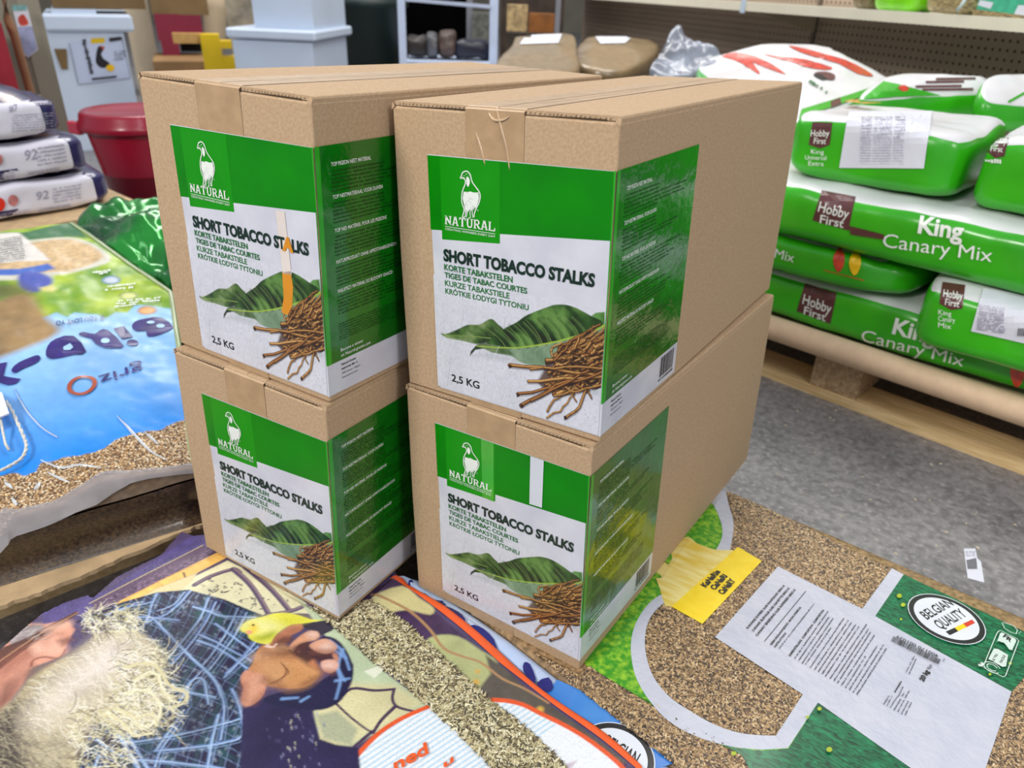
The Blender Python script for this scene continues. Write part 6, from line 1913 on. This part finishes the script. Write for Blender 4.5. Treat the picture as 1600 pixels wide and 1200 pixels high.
# bags lying across the top of the pile
tb = [on_z(u, v, z) for u, v, z in ((1245, 190, .520), (1330, 162, .548), (1402, 136, .574), (1372, 112, .605), (1310, 84, .645), (1285, 70, .662), (1190, 70, .655), (1095, 100, .590), (1130, 140, .560))]
cz_ = np.mean(tb, 0)
rt_ = empty('feed_bag', (cz_[0], cz_[1], .50), label='white feed bag printed with red carrots lying on top of the right pile', cat='bag')
bdy = sack('bag_body', rt_, tb, .07, [m_wtop, m_green], dome=.018, wr=.006, ws=9, seed=2, bulge=.006, rings=14, nseg=72)
A = Art()
for P_ in ([(1128, 88), (1150, 82), (1180, 88), (1205, 100), (1228, 117), (1212, 112), (1190, 104), (1176, 98), (1186, 112), (1184, 116), (1160, 100), (1140, 92)], [(1192, 84), (1230, 90), (1260, 94), (1300, 106), (1290, 110), (1262, 106), (1240, 98), (1215, 92)],
           [(1232, 72), (1262, 78), (1290, 86), (1320, 94), (1352, 110), (1364, 120), (1340, 116), (1310, 100), (1275, 90), (1250, 82)]):
    A.poly(smooth_pts(P_, 2, True), m_lred)
A.poly(smooth_pts([(1272, 115), (1290, 113), (1304, 118), (1302, 126), (1288, 124)], 2, True), m_logo)
A.poly(smooth_pts([(1270, 118), (1280, 116), (1292, 124), (1284, 126)], 2, True), m_inkk)
A.poly([(1248, 186), (1330, 158), (1400, 134), (1394, 126), (1330, 148), (1252, 172)], m_green)
A.poly([(1298, 170), (1314, 164), (1312, 154), (1297, 160)], m_logo)
A.poly([(1360 + 10 * math.cos(a), 152 + 7 * math.sin(a)) for a in np.linspace(0, 6.28, 13)[:-1]], m_lred)
A.blobs((1262, 130), (1290, 148), (1266, 126), m_dgt, rr, .9)
A.build('lettering', rt_, sight(bvh_of(bdy)), cut=9, base=.0014, step=.0003, kind='stuff')
for (P_, lab_, art) in (([(1345, 158, .570), (1440, 152, .580), (1538, 146, .592), (1532, 118, .628), (1440, 116, .625), (1385, 120, .618)], 'white feed bag with brown bars behind the top row', 0),
                        ([(1545, 160, .588), (1660, 160, .590), (1660, 118, .640), (1550, 120, .636)], 'white and green feed bag behind the top row at the right frame edge', 1)):
    pts = [on_z(*p) for p in P_]
    cz_ = np.mean(pts, 0)
    r_ = empty('feed_bag', (cz_[0], cz_[1], .60), label=lab_, cat='bag')
    bd = sack('bag_body', r_, pts, .06, [m_wtop, m_green], dome=.012, wr=.006, ws=9, seed=7 + art, bulge=.006)
    A = Art()
    if art == 0:
        for x0, x1, y in ((1462, 1524, 124), (1446, 1506, 129), (1430, 1502, 136), (1440, 1520, 141)):
            A.line([(x0, y), (x1, y - 1)], 3.4, m_logo)
        A.poly([(1345, 157), (1400, 152), (1470, 150), (1400, 132), (1380, 128)], m_green)
        A.poly(smooth_pts([(1402, 138), (1412, 134), (1420, 140), (1410, 144)], 2, True), m_lred)
    else:
        A.line([(1575, 160), (1600, 146), (1640, 130)], 4, m_green)
    A.build('lettering', r_, sight(bvh_of(bd)), cut=9, base=.0014, step=.0003, kind='stuff')

# sticker dropped on the floor
st = MB()
sp = [(1506, 857), (1524, 857), (1527, 872), (1533, 878), (1538, 910), (1512, 903)]
q = [on_z(u, v, .0012) for u, v in sp]
lo_ = [p - [0, 0, .0008] for p in q]
st.add(list(q) + lo_, [tuple(range(6)), tuple(range(11, 5, -1))] + [(i, (i + 1) % 6, 6 + (i + 1) % 6, 6 + i) for i in range(6)])
stk = st.build('barcode_sticker', m_paper, None)
stk.location = (0, 0, 0)
tag(stk, 'small white barcode sticker lying on the grey floor', 'sticker')
A = Art()
for j in range(12):
    A.poly([(1510 + j * 1.3, 875 - j * .3), (1510.8 + j * 1.3, 875 - j * .3), (1512.8 + j * 1.3, 889), (1512 + j * 1.3, 889)], m_inkk)
for j in range(3):
    A.blobs((1509, 863 + j * 3), (1523, 863 + j * 3), (1509, 861 + j * 3), m_gbag, rr, .8)
A.build('barcode', stk, lambda u, v, h: Vector(on_z(u, v, .0016)), kind='stuff')
# litter of stray kernels on the floor
gf = []
rl = random.Random(44)
for k in range(46):
    u, v = rl.uniform(1200, 1590), rl.uniform(640, 900)
    q = on_z(u, v, 0)
    gf.append(q)
b = MB()
for q in gf:
    a = rl.uniform(0, 6.28); L_ = rl.uniform(.002, .005); c_, s_ = math.cos(a), math.sin(a)
    b.add([(q[0] - c_ * L_, q[1] - s_ * L_, .0004), (q[0] + s_ * L_ * .4, q[1] - c_ * L_ * .4, .0004), (q[0] + c_ * L_, q[1] + s_ * L_, .0004), (q[0] - s_ * L_ * .4, q[1] + c_ * L_ * .4, .0004), (q[0], q[1], .002)],
          [(0, 1, 4), (1, 2, 4), (2, 3, 4), (3, 0, 4)])
lit = b.build('stray_seed', mat('stray_seed', srgb(206, 190, 160), .6, .3, 80), None)
tag(lit, 'stray seed husks scattered on the grey floor', 'seed', kind='stuff')
# ------------------------------------------------------------------ shop gondola with pegboard, behind the pile
gy = math.radians(-39)
GX = np.array([math.cos(gy), math.sin(gy), 0]); GN = np.array([math.sin(gy), -math.cos(gy), 0])   # GN faces the camera
G0 = on_z(1600, 51, .727)
def gp(u, v, back=0.0):
    q = on_plane(u, v, G0 - GN * back, GN)
    return q
def gs(u, v, back=0.0):
    return float((gp(u, v, back) - G0) @ GX), float(gp(u, v, back)[2])
def gw(s, t, z):
    return G0 * [1, 1, 0] + GX * s - GN * t + np.array([0, 0, z])
def gbox(name, s0, s1, t0, t1, z0, z1, m, par, ztop2=None):
    vs = [gw(s, t, z) for z in (z0, z1) for s, t in ((s0, t0), (s1, t0), (s1, t1), (s0, t1))]
    return part(name, vs, [(3, 2, 1, 0), (4, 5, 6, 7), (0, 1, 5, 4), (1, 2, 6, 5), (2, 3, 7, 6), (3, 0, 4, 7)], m, par)
m_shelf = mat('shelf_cream_enamel', srgb(226, 220, 200), .4, .03, 8)
m_peg = mat('pegboard_brown', srgb(160, 142, 124), .6, .06, 4)
nt = m_peg.node_tree
b_ = nt.nodes['Principled BSDF']
tc = nt.nodes.new('ShaderNodeTexCoord')
sx = nt.nodes.new('ShaderNodeSeparateXYZ'); nt.links.new(tc.outputs['Object'], sx.inputs[0])
def mth(op, a, b=None, v=None):
    m = nt.nodes.new('ShaderNodeMath'); m.operation = op
    for k, x in enumerate((a, b)):
        if x is None: continue
        if isinstance(x, (int, float)): m.inputs[k].default_value = x
        else: nt.links.new(x, m.inputs[k])
    return m.outputs[0]
PITCH = .028
cell = []
for o_ in ('X', 'Z'):
    f_ = mth('FRACT', mth('DIVIDE', sx.outputs[o_], PITCH))
    cell.append(mth('POWER', mth('SUBTRACT', f_, .5), 2.0))
d_ = mth('SQRT', mth('ADD', cell[0], cell[1]))
hole = mth('LESS_THAN', d_, .17)
mxp = nt.nodes.new('ShaderNodeMix'); mxp.data_type = 'RGBA'
nt.links.new(hole, mxp.inputs['Factor'])
old = b_.inputs['Base Color'].links[0].from_socket
nt.links.new(old, mxp.inputs['A']); mxp.inputs['B'].default_value = (.012, .010, .009, 1)
nt.links.new(mxp.outputs['Result'], b_.inputs['Base Color'])

BK = .36
s_div = gs(1166, 10)[0]                    # where the two bays meet at the shelf lip
s_l = s_div - 1.0 * (0 - s_div) / 1.0 - .2
def pegpanel(s0, s1, name, par, lab):
    root = empty('pegboard_panel', tuple(gw((s0 + s1) / 2, BK, 0)), (0, 0, gy), label=lab, cat='pegboard')
    M = np.array(wmat(root))
    part('panel', [gw(s, t, z) for z in (.05, 1.7) for s, t in ((s0, BK), (s1, BK), (s1, BK + .006), (s0, BK + .006))],
         [(3, 2, 1, 0), (4, 5, 6, 7), (0, 1, 5, 4), (1, 2, 6, 5), (2, 3, 7, 6), (3, 0, 4, 7)], m_peg, root)
    return root
pegpanel(s_div + .012, s_div + 2.0, 'p', None, 'brown perforated back panel of the right shelf bay')
pegpanel(s_div - 2.6, s_div - .012, 'p', None, 'brown perforated back panel of the left shelf bay, darker')
up = empty('shelf_upright', tuple(gw(s_div, BK, 0)), label='slotted steel upright between the two pegboard bays', cat='upright')
gbox('post', s_div - .012, s_div + .012, BK - .006, BK + .03, 0, 1.75, mat('upright_brown', srgb(92, 80, 68), .5, .05, 10), up)
zl0 = gs(1600, 51)[1]; zl1 = gs(1600, 29)[1]
for nm, s0, s1, lab in (('r', s_div + .004, s_div + 2.0, 'cream metal shelf with a raised lip, right bay'), ('l', s_div - 2.6, s_div - .004, 'cream metal shelf with a raised lip, left bay')):
    sh_ = empty('wall_shelf', tuple(gw((s0 + s1) / 2, .1, zl0)), label=lab, cat='shelf')
    gbox('shelf_lip', s0, s1, 0, .012, zl0, zl1, m_shelf, sh_)
    gbox('shelf_plate', s0, s1, .0125, BK - .01, zl1 - .014, zl1 - .006, m_shelf, sh_)
    if nm == 'r':
        b = MB()
        vs = []
        for t, zt, zb in ((.013, zl1 - .0145, zl0 + .006), (BK - .012, zl1 - .0145, zl0 - .075)):
            for s in (s0 + .002, s0 + .006):
                vs += [gw(s, t, zt), gw(s, t, zb)]
        b.add(vs, [(0, 4, 5, 1), (2, 3, 7, 6), (0, 1, 3, 2), (4, 6, 7, 5), (0, 2, 6, 4), (1, 5, 7, 3)])
        b.build('bracket', mat('bracket_enamel', srgb(176, 160, 140), .5, .05, 10), sh_)
clip = empty('label_holder', tuple(gw(s_div, -.01, zl0)), label='clear plastic label holder clipped at the joint of the cream shelves', cat='holder')
gbox('clip', s_div - .035, s_div - .004, -.004, -.0005, zl0 - .008, zl1 + .01, mat('clear_label_clip', srgb(196, 214, 236), .15, .05, 20, coat=.5), clip)

# goods on the shelf
def shelf_item(name, u0, u1, back, h, lab, cat, mats, art=None, shape='bag', seed=0):
    s0, s1 = gs(u0, 20, back)[0], gs(u1, 20, back)[0]
    zb = zl1 - .0055
    d = .14
    root = empty(name, tuple(gw((s0 + s1) / 2, back + d / 2, zb)), label=lab, cat=cat)
    if shape == 'box':
        gbox('carton', s0, s1, back, back + d, zb, zb + h, mats[0], root)
    else:
        c = gw((s0 + s1) / 2, back + d / 2, zb + h / 2)
        superbag('bag_body', root, ((s1 - s0) / 2, d / 2, h / 2), frame(c, GX, -GN), lambda cc, a: 0, mats, p=4, n=(14, 8, 10), wr=.006, ws=16, seed=seed)
    return root
m_lime = mat('lime_plastic_bag', srgb(120, 214, 20), .25, .12, 16, bump=.3, bscale=20, coat=.6)
m_straw = mat('straw_in_clear_bag', srgb(190, 170, 120), .3, 0, 60, srgb(96, 84, 60), coat=.7, bump=.4, bscale=40, stretch=(1, 1, 6))
m_teal = mat('teal_carton', srgb(70, 176, 140), .4, .12, 60)
shelf_item('hay_bag', 1322, 1352, .05, .10, 'dark hay bag on the cream shelf, left of the lime bag', 'bag', [mat('dark_hay', srgb(110, 96, 70), .4, .3, 60, coat=.4)], seed=1)
shelf_item('lime_bag', 1352, 1424, .03, .12, 'glossy lime green plastic bag on the cream shelf', 'bag', [m_lime], seed=2)
shelf_item('straw_bag', 1432, 1516, .03, .12, 'clear bag of straw with a white twist on the cream shelf', 'bag', [m_straw], seed=3)
tb_ = shelf_item('hay_pack', 1524, 1680, .02, .16, 'teal and white packet of hay on the right of the cream shelf', 'packet', [m_teal], shape='box')
bvx = lambda u, v, h: Vector(on_plane(u, v, G0 - GN * .02, GN) + GN * h)
A = Art()
A.poly([(1532, 0), (1553, 4), (1548, 14), (1528, 8)], m_paper); A.poly([(1592, 8), (1680, 12), (1680, 30), (1584, 24)], m_paper)
A.poly([(1520, 14), (1600, 24), (1700, 34), (1700, 40), (1520, 26)], m_straw)
A.build('print', tb_, bvx, base=.0012, step=.0003)
b = MB()
pt = [on_plane(u, v, G0 - GN * .0, GN) + GN * .004 for u, v in ((1511, -2), (1504, 8), (1497, 17))]
b.tube(pt, [.004, .004, .005], 8)
tw = b.build('plastic_twist', mat('white_twist', srgb(206, 224, 232), .2, .05, 10), None, smooth=True)
tag(tw, 'white plastic twist hanging from the straw bag over the shelf lip', 'twist')

# ------------------------------------------------------------------ more background, each thing at its own distance
m_none = None
def bg(name, u0, u1, v0, v1, dist, depth, m, lab=None, cat=None, par=None, bottom=None, pname='body', turn=0.0, group=None, bev=0.0, ztop=None):
    """upright box facing the camera; photo extent at its front face; bottom: None -> v1, 0 -> floor"""
    uc = (u0 + u1) / 2
    c = at_d(uc, (v0 + v1) / 2, dist)
    fw = (CAM - c) * [1, 1, 0]; fw /= np.linalg.norm(fw)
    a = math.radians(turn); fw = np.array([fw[0] * math.cos(a) - fw[1] * math.sin(a), fw[0] * math.sin(a) + fw[1] * math.cos(a), 0])
    sx_ = np.array([-fw[1], fw[0], 0])
    P = [on_plane(u, (v0 + v1) / 2, c, fw) for u in (u0, u1)]
    if (P[1] - P[0]) @ sx_ < 0: sx_ = -sx_
    w_ = np.linalg.norm((P[1] - P[0])[:2])
    z1_ = ztop if ztop is not None else on_plane(uc, v0, c, fw)[2]; z0_ = bottom if bottom is not None else on_plane(uc, v1, c, fw)[2]
    base_ = (P[0] + P[1]) / 2 * [1, 1, 0] + np.array([0, 0, z0_])
    root = par if par is not None else empty(name, tuple(base_ - fw * depth / 2), label=lab, cat=cat, group=group)
    f_ = frame(base_, sx_, -fw)
    b = MB()
    b.box((-w_ / 2, 0, 0), (w_ / 2, depth, z1_ - z0_), bev=bev)
    vs = [f_ @ Vector(p) for p in b.v]
    part(pname, vs, b.f, m, root)
    return root, (c, fw, f_, w_, z0_, z1_)
def flat_on(info, art_fn, root, name='print', kind=None):
    c, fw = info[0], info[1]
    A = Art(); art_fn(A)
    A.build(name, root, lambda u, v, h: Vector(on_plane(u, v, c + fw * .0, fw) + fw * h), base=.002, step=.0008, kind=kind)

m_wplast = mat('white_bucket_plastic', srgb(206, 220, 240), .35, .03, 4)
m_brbox = mat('brown_carton_dark', srgb(120, 96, 62), .8, .1, 8)
m_beige = mat('beige_column', srgb(196, 182, 158), .7, .06, 6)
m_maroon = mat('maroon_box', srgb(126, 16, 50), .5, .08, 8)
m_yel = mat('yellow_plastic', srgb(226, 190, 6), .4, .06, 8)
m_dgreen = mat('dark_green_bin', srgb(16, 36, 34), .5, .1, 6)
m_steel = mat('pale_steel', srgb(190, 204, 230), .4, .04, 8)

# white bucket with lid and hen label
r1, i1 = bg('white_bucket', 84, 205, 46, 180, 4.3, .42, m_wplast, 'square white bucket with a lid and a black hen label, behind the navy bags', 'bucket', bottom=0)
bg('', 66, 208, 22, 50, 4.27, .48, m_wplast, par=r1, pname='lid', bev=.012)
bg('', 80, 150, 14, 23, 4.3, .30, m_wplast, par=r1, pname='lid_rim')
def hen(A):
    A.poly([(105, 66), (192, 58), (204, 122), (122, 132)], mat('bucket_label', srgb(196, 208, 236), .4, .02, 10))
    A.poly([(142, 60), (163, 59), (164, 67), (142, 68)], m_yel)
    A.poly(smooth_pts([(153, 73), (160, 72), (162, 77), (158, 84), (162, 92), (171, 98), (168, 104), (158, 106), (150, 98), (150, 86)], 2, True), m_inkk)
    A.poly([(156, 72), (164, 73), (161, 78)], m_lred)
    A.poly(smooth_pts([(166, 104), (172, 100), (179, 104), (176, 111), (168, 110)], 2, True), m_lyel)
    A.blobs((127, 62), (140, 114), (134, 61), m_inkk, random.Random(5), 1.0)
    A.poly([(143, 122), (182, 118), (182, 121), (144, 125)], m_inkk)
    A.poly([(170, 59), (190, 57), (190, 62), (171, 65)], m_inkk)
    for j in range(4):
        A.blobs((178, 82 + j * 4), (196, 80 + j * 4), (178, 80 + j * 4), m_inkk, random.Random(j), .9)
    A.poly([(84, 76), (104, 76), (106, 108), (96, 108)], m_brbox)
    A.line([(108, 68), (122, 130)], .8, m_inkk); A.line([(190, 60), (204, 120)], .8, m_inkk); A.line([(122, 132), (204, 122)], .8, m_inkk)
flat_on(i1, hen, r1, 'label', 'stuff')
# brown carton on top
r2, _ = bg('cardboard_box', 78, 224, -30, 13.5, 4.32, .3, m_brbox, 'dark brown open carton resting on the white bucket lid', 'box')
# display board with posters
r3, i3 = bg('display_board', 42, 76, -20, 150, 3.5, .05, mat('display_grey', srgb(150, 146, 130), .8, .05, 6), 'grey display board with a poster clipped to it, far left', 'board', bottom=0)
def post(A):
    A.poly([(18, 8), (42, 8), (60, 78), (44, 90), (38, 86)], m_paper)
    A.poly(smooth_pts([(28, 28), (36, 22), (42, 30), (44, 38), (32, 40)], 2, True), m_lred)
    A.poly([(18, 8), (42, 8), (42, 16), (20, 17)], mat('poster_teal', srgb(120, 170, 170), .5, .2, 60))
    A.poly([(28, 42), (50, 41), (58, 76), (44, 88), (36, 80)], mat('poster_violet', srgb(160, 168, 206), .5, .1, 60))
bg('', -30, 44, -20, 150, 3.52, .05, mat('display_grey', None), par=r3, pname='board_wing')
flat_on(i3, post, r3, 'poster', 'stuff')
b = MB()
b.tube([at_d(4, -12, 3.35), at_d(12, 30, 3.35), at_d(24, 60, 3.35), at_d(44, 112, 3.35) - np.array([0, 0, .6])], .014, 8)
pp_ = b.build('wooden_pole', mat('pole_wood', srgb(150, 110, 80), .6, .1, 20), None, smooth=True)
tag(pp_, 'slanting brown wooden pole in front of the display board', 'pole')
r4, i4 = bg('red_sack', -40, 16, 36, 140, 3.2, .2, mat('red_sack', srgb(150, 22, 44), .5, .15, 10), 'dark red sack at the left frame edge beside the pole', 'sack', bottom=0)
# red bin with lid
cb0 = at_d(238, 320, 2.95); cb0[2] = 0
zr = at_d(200, 190, 2.85)[2]
rbn = empty('red_bin', tuple(cb0), label='dark red round plastic bin with a lid rim, left of the cartons', cat='bin')
m_red = mat('red_bin_plastic', srgb(150, 8, 44), .3, .04, 6, coat=.3)
MB().lathe([(0, .002), (.105, .002), (.11, .01), (.155, zr - .05), (.157, zr - .03), (.15, zr - .03), (.12, .02), (0, .018)], tuple(cb0), 40).build('bin_body', m_red, rbn, smooth=True)
MB().lathe([(.150, zr - .035), (.176, zr - .035), (.182, zr - .028), (.180, zr - .012), (.172, zr - .004), (.168, zr + .016), (.160, zr + .024), (.140, zr + .018), (0, zr + .014)], tuple(cb0), 48).build('lid', m_red, rbn, smooth=True)
b = MB()
q = cb0 + np.array([-.10, -.155, zr - .03]); b.box(tuple(q - [.03, .012, .02]), tuple(q + [.03, .012, .02]), bev=.004)
b.build('handle', mat('bin_handle_pink', srgb(196, 60, 84), .35, .05, 10), rbn)
# column, boxes, yellow stand, roll
bg('column', 196, 236, -40, 100, 6.2, .3, m_beige, 'beige painted column behind the bucket', 'column', bottom=0)
bg('wooden_platform', 240, 349, 96, 114, 5.6, .62, mat('platform_wood', srgb(150, 116, 76), .7, .15, 6), 'low brown wooden platform behind the left cartons', 'platform', bottom=0)
zpl = at_d(290, 96, 5.6)[2]
bg('cardboard_box', 232, 322, -40, 23, 6.0, .4, m_brbox, 'brown carton above the maroon box, far behind the left cartons', 'box')
r5, _ = bg('maroon_stand', 244, 316, 22, 64, 6.0, .38, m_maroon, 'maroon box stand with a raised leg behind the left cartons', 'stand')
bg('', 254, 281, 64, 94, 6.0, .30, m_maroon, par=r5, pname='leg', bottom=zpl)
bg('black_crate', 283, 320, 66, 95, 6.3, .3, m_black, 'black crate under the maroon stand', 'crate', bottom=zpl)
r6, _ = bg('yellow_stand', 316, 346, 54, 108, 5.3, .12, m_yel, 'yellow plastic stand with a wooden crossbar behind the left upper carton', 'stand', bottom=0)
bg('', 270, 317, 52, 68, 5.33, .05, mat('bar_wood', srgb(206, 160, 90), .6, .1, 20), par=r6, pname='wooden_bar')
bg('', 344, 362, 64, 76, 5.31, .10, m_yel, par=r6, pname='upper_lug'); bg('', 344, 374, 88, 110, 5.31, .10, m_yel, par=r6, pname='lower_lug')
b = MB(); q0 = at_d(333, -30, 6.6); q1 = at_d(337, 54, 6.6)
b.tube([q0, (q0 + q1) / 2, q1, (q1[0], q1[1], .0)], .085, 20)
rl_ = b.build('foam_roll', mat('beige_foam', srgb(206, 186, 156), .8, .06, 10), None, smooth=True)
tag(rl_, 'tall beige roll standing behind the yellow stand', 'roll')
r7, _ = bg('clear_sack', 352, 400, -30, 46, 5.9, .2, mat('grey_clear_plastic', srgb(150, 140, 122), .2, .3, 12, coat=.6, bump=.8, bscale=14), 'shiny grey plastic sack between the roll and the white tubs', 'sack', bottom=0)
# white tubs
r8, _ = bg('white_tub', 366, 490, 64, 112, 4.6, .55, m_wplast, 'white rectangular tub, lower of two, behind the left carton', 'tub', bottom=0, turn=-24)
z8 = at_d(440, 60, 4.6)[2]
bg('', 352, 492, 46, 62, 4.56, .62, m_wplast, par=r8, pname='lid', turn=-24, bev=.01)
r9, _ = bg('white_tub', 392, 486, -60, 45, 4.62, .5, m_wplast, 'white tub stacked on the lid of the lower white tub', 'tub', turn=-24)
# dark green bins
b = MB(); q = at_d(575, 100, 5.6)
b.lathe([(0, 0), (.23, 0), (.27, .62), (.29, .63), (.29, .66), (.26, .70), (0, .72)], (q[0], q[1], 0), 40)
gb_ = b.build('green_bin', m_dgreen, None, smooth=True)
tag(gb_, 'dark green round bin between the white tub and the steel rack', 'bin')
bg('black_crate', 500, 640, -30, 110, 6.6, .4, m_black, 'black crate stack behind the dark green bin', 'crate', bottom=0)
# steel rack
r10, _ = bg('steel_rack', 622, 634, -30, 110, 4.9, .03, m_steel, 'pale steel rack with dark goods behind the cartons', 'rack', bottom=0, pname='post')
bg('', 765, 778, -30, 110, 5.2, .03, m_steel, par=r10, bottom=0, pname='post')
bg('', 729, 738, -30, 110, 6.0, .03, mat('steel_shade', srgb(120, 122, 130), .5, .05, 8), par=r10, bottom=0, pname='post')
L_, R2_ = at_d(634, -3, 4.9), at_d(766, 8, 5.2); L2_, R3_ = at_d(634, 2, 4.9), at_d(766, 14, 5.2)
dv = np.array([0.02, .03, 0])
b = MB(); b.add([L_, R2_, R3_, L2_, L_ + dv, R2_ + dv, R3_ + dv, L2_ + dv], [(0, 3, 2, 1), (4, 5, 6, 7), (0, 1, 5, 4), (2, 3, 7, 6), (0, 4, 7, 3), (1, 2, 6, 5)])
b.build('rail', m_steel, r10)
zz = at_d(700, 97, 5.2)[2]
bg('', 634, 766, 97, 101, 5.1, .5, m_steel, par=r10, pname='shelf_board')
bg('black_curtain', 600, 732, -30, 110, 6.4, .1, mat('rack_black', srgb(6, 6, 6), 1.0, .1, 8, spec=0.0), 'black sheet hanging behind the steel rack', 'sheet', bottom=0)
zz_ = at_d(700, 97, 5.1)[2]
for (u0, u1, v0, m_, lab) in ((636, 668, 70, mat('dk_item', srgb(34, 28, 26), .5, .3, 20), 'dark parcel on the rack, leftmost'), (667, 684, 66, mat('gy_item', srgb(84, 84, 88), .4, .2, 20), 'grey packet on the rack'),
                            (686, 712, 62, mat('br_item', srgb(72, 56, 50), .5, .4, 20), 'brown crumpled parcel on the rack'), (711, 764, 74, mat('nv_item', srgb(26, 28, 44), .4, .2, 20), 'navy parcel on the rack, rightmost')):
    c_ = at_d((u0 + u1) / 2, (v0 + 96) / 2, 5.3)
    c_[2] = zz_ + (96 - v0) / FPX * 5.3 / 2 + .014
    w2 = (u1 - u0) / FPX * 5.3 / 2; h2 = (96 - v0) / FPX * 5.3 / 2
    r_ = empty('parcel', (c_[0], c_[1], c_[2] - h2), label=lab, cat='parcel')
    fw = (CAM - c_) * [1, 1, 0]; fw /= np.linalg.norm(fw); sx_ = np.array([-fw[1], fw[0], 0])
    superbag('wrapping', r_, (w2, .09, h2), frame(c_, sx_, -fw), lambda cc, a: 0, [m_], p=4, n=(8, 6, 8), wr=.02, ws=14, seed=u0)
bg('parcel', 738, 764, 20, 72, 5.9, .2, mat('gr_item', srgb(96, 98, 90), .4, .4, 20), 'pale wrapped bundle behind the rack', 'bundle')
bg('dark_partition', 782, 880, -30, 110, 6.7, .05, mat('stack_dark', srgb(60, 46, 36), .8, .3, 10), 'dark brown partition between the rack and the pegboard', 'partition', bottom=0)
rc_, ic_ = bg('brown_crate', 790, 868, 52, 112, 5.2, .6, mat('crate_shade', srgb(52, 42, 34), .8, .4, 12), 'dark brown crate right of the steel rack', 'crate', bottom=0)
bg('', 0, 0, 0, 0, 1, .1, m_black) if False else None
bg('orange_box', 826, 866, 22, 52, 5.3, .2, mat('orange_brown', srgb(130, 78, 26), .7, .2, 14), 'orange brown box on the dark crate', 'box', bottom=ic_[5] + .001)
bg('straw_pack', 792, 824, 8, 52, 5.35, .2, mat('straw_pack', srgb(170, 146, 104), .6, .4, 30), 'pale straw coloured pack on the dark crate', 'packet', bottom=ic_[5] + .001)
bg('steel_post', 868, 876, -20, 52, 5.0, .03, mat('steel_shade', None), 'thin steel post left of the pegboard', 'post', bottom=0)
# beige sacks with white labels
m_jute = mat('beige_clear_sack', srgb(140, 120, 90), .3, .12, 30, bump=.3, bscale=30, coat=.5)
for lab, P_, lb_ in (('beige sack with white label, left of two on the dark stack', [(778, 112), (800, 70), (815, 56), (890, 54), (900, 80), (892, 112)], [(822, 56), (878, 54), (872, 68), (812, 70)]),
                     ('beige sack with white label, right of two on the dark stack', [(899, 84), (912, 64), (930, 56), (1000, 60), (1028, 74), (980, 108), (912, 102)], [(930, 58), (988, 58), (976, 68), (938, 69)])):
    d0 = 3.1
    rt = []
    for u, v in P_:
        rt.append(on_z(u, v, (.60 if lab.startswith('beige sack with white label, left') else .578) - (v - 54) * .0016))
    cz_ = np.mean(rt, 0)
    r_ = empty('seed_sack', (cz_[0], cz_[1], .44), label=lab, cat='sack')
    bd = sack('sack_body', r_, rt, .07, [m_jute], dome=.02, wr=.006, seed=4, ws=8, bulge=.008, floor_z=.44)
    A = Art(); A.poly(lb_, m_paper)
    A.build('label', r_, sight(bvh_of(bd)), cut=10, base=.003)
bg('sack_stack', 780, 1012, 112, 120, 3.0, 1.0, mat('stack_dark', srgb(60, 46, 36), .8, .3, 10), 'dark brown stack under the beige sacks', 'stack', bottom=0, ztop=.438)
# clear bag
P_ = [(1022, 112, .55), (1030, 86, .59), (1052, 48, .66), (1075, 60, .64), (1095, 70, .62), (1128, 84, .60), (1122, 108, .56)]
pts = [at_d(u, v, 2.6 + (112 - v) * .003) for u, v, z in P_]
cz_ = np.mean(pts, 0)
r_ = empty('plastic_bag', (cz_[0], cz_[1], .45), label='crumpled clear plastic bag between the beige sacks and the carrot bag', cat='bag')
sack('bag_body', r_, pts, .10, [mat('milky_plastic', srgb(170, 178, 196), .2, 0, 10, srgb(96, 100, 112), bump=.7, bscale=12, coat=.4, alpha=.7)], dome=.0, wr=.03, ws=14, seed=9, rings=14, nseg=72, bulge=0, floor_z=.44)
bg('dark_stack', 1016, 1136, 108, 125, 2.5, .42, mat('stack_dark', None), 'dark stack carrying the clear plastic bag', 'stack', bottom=0, ztop=.438)
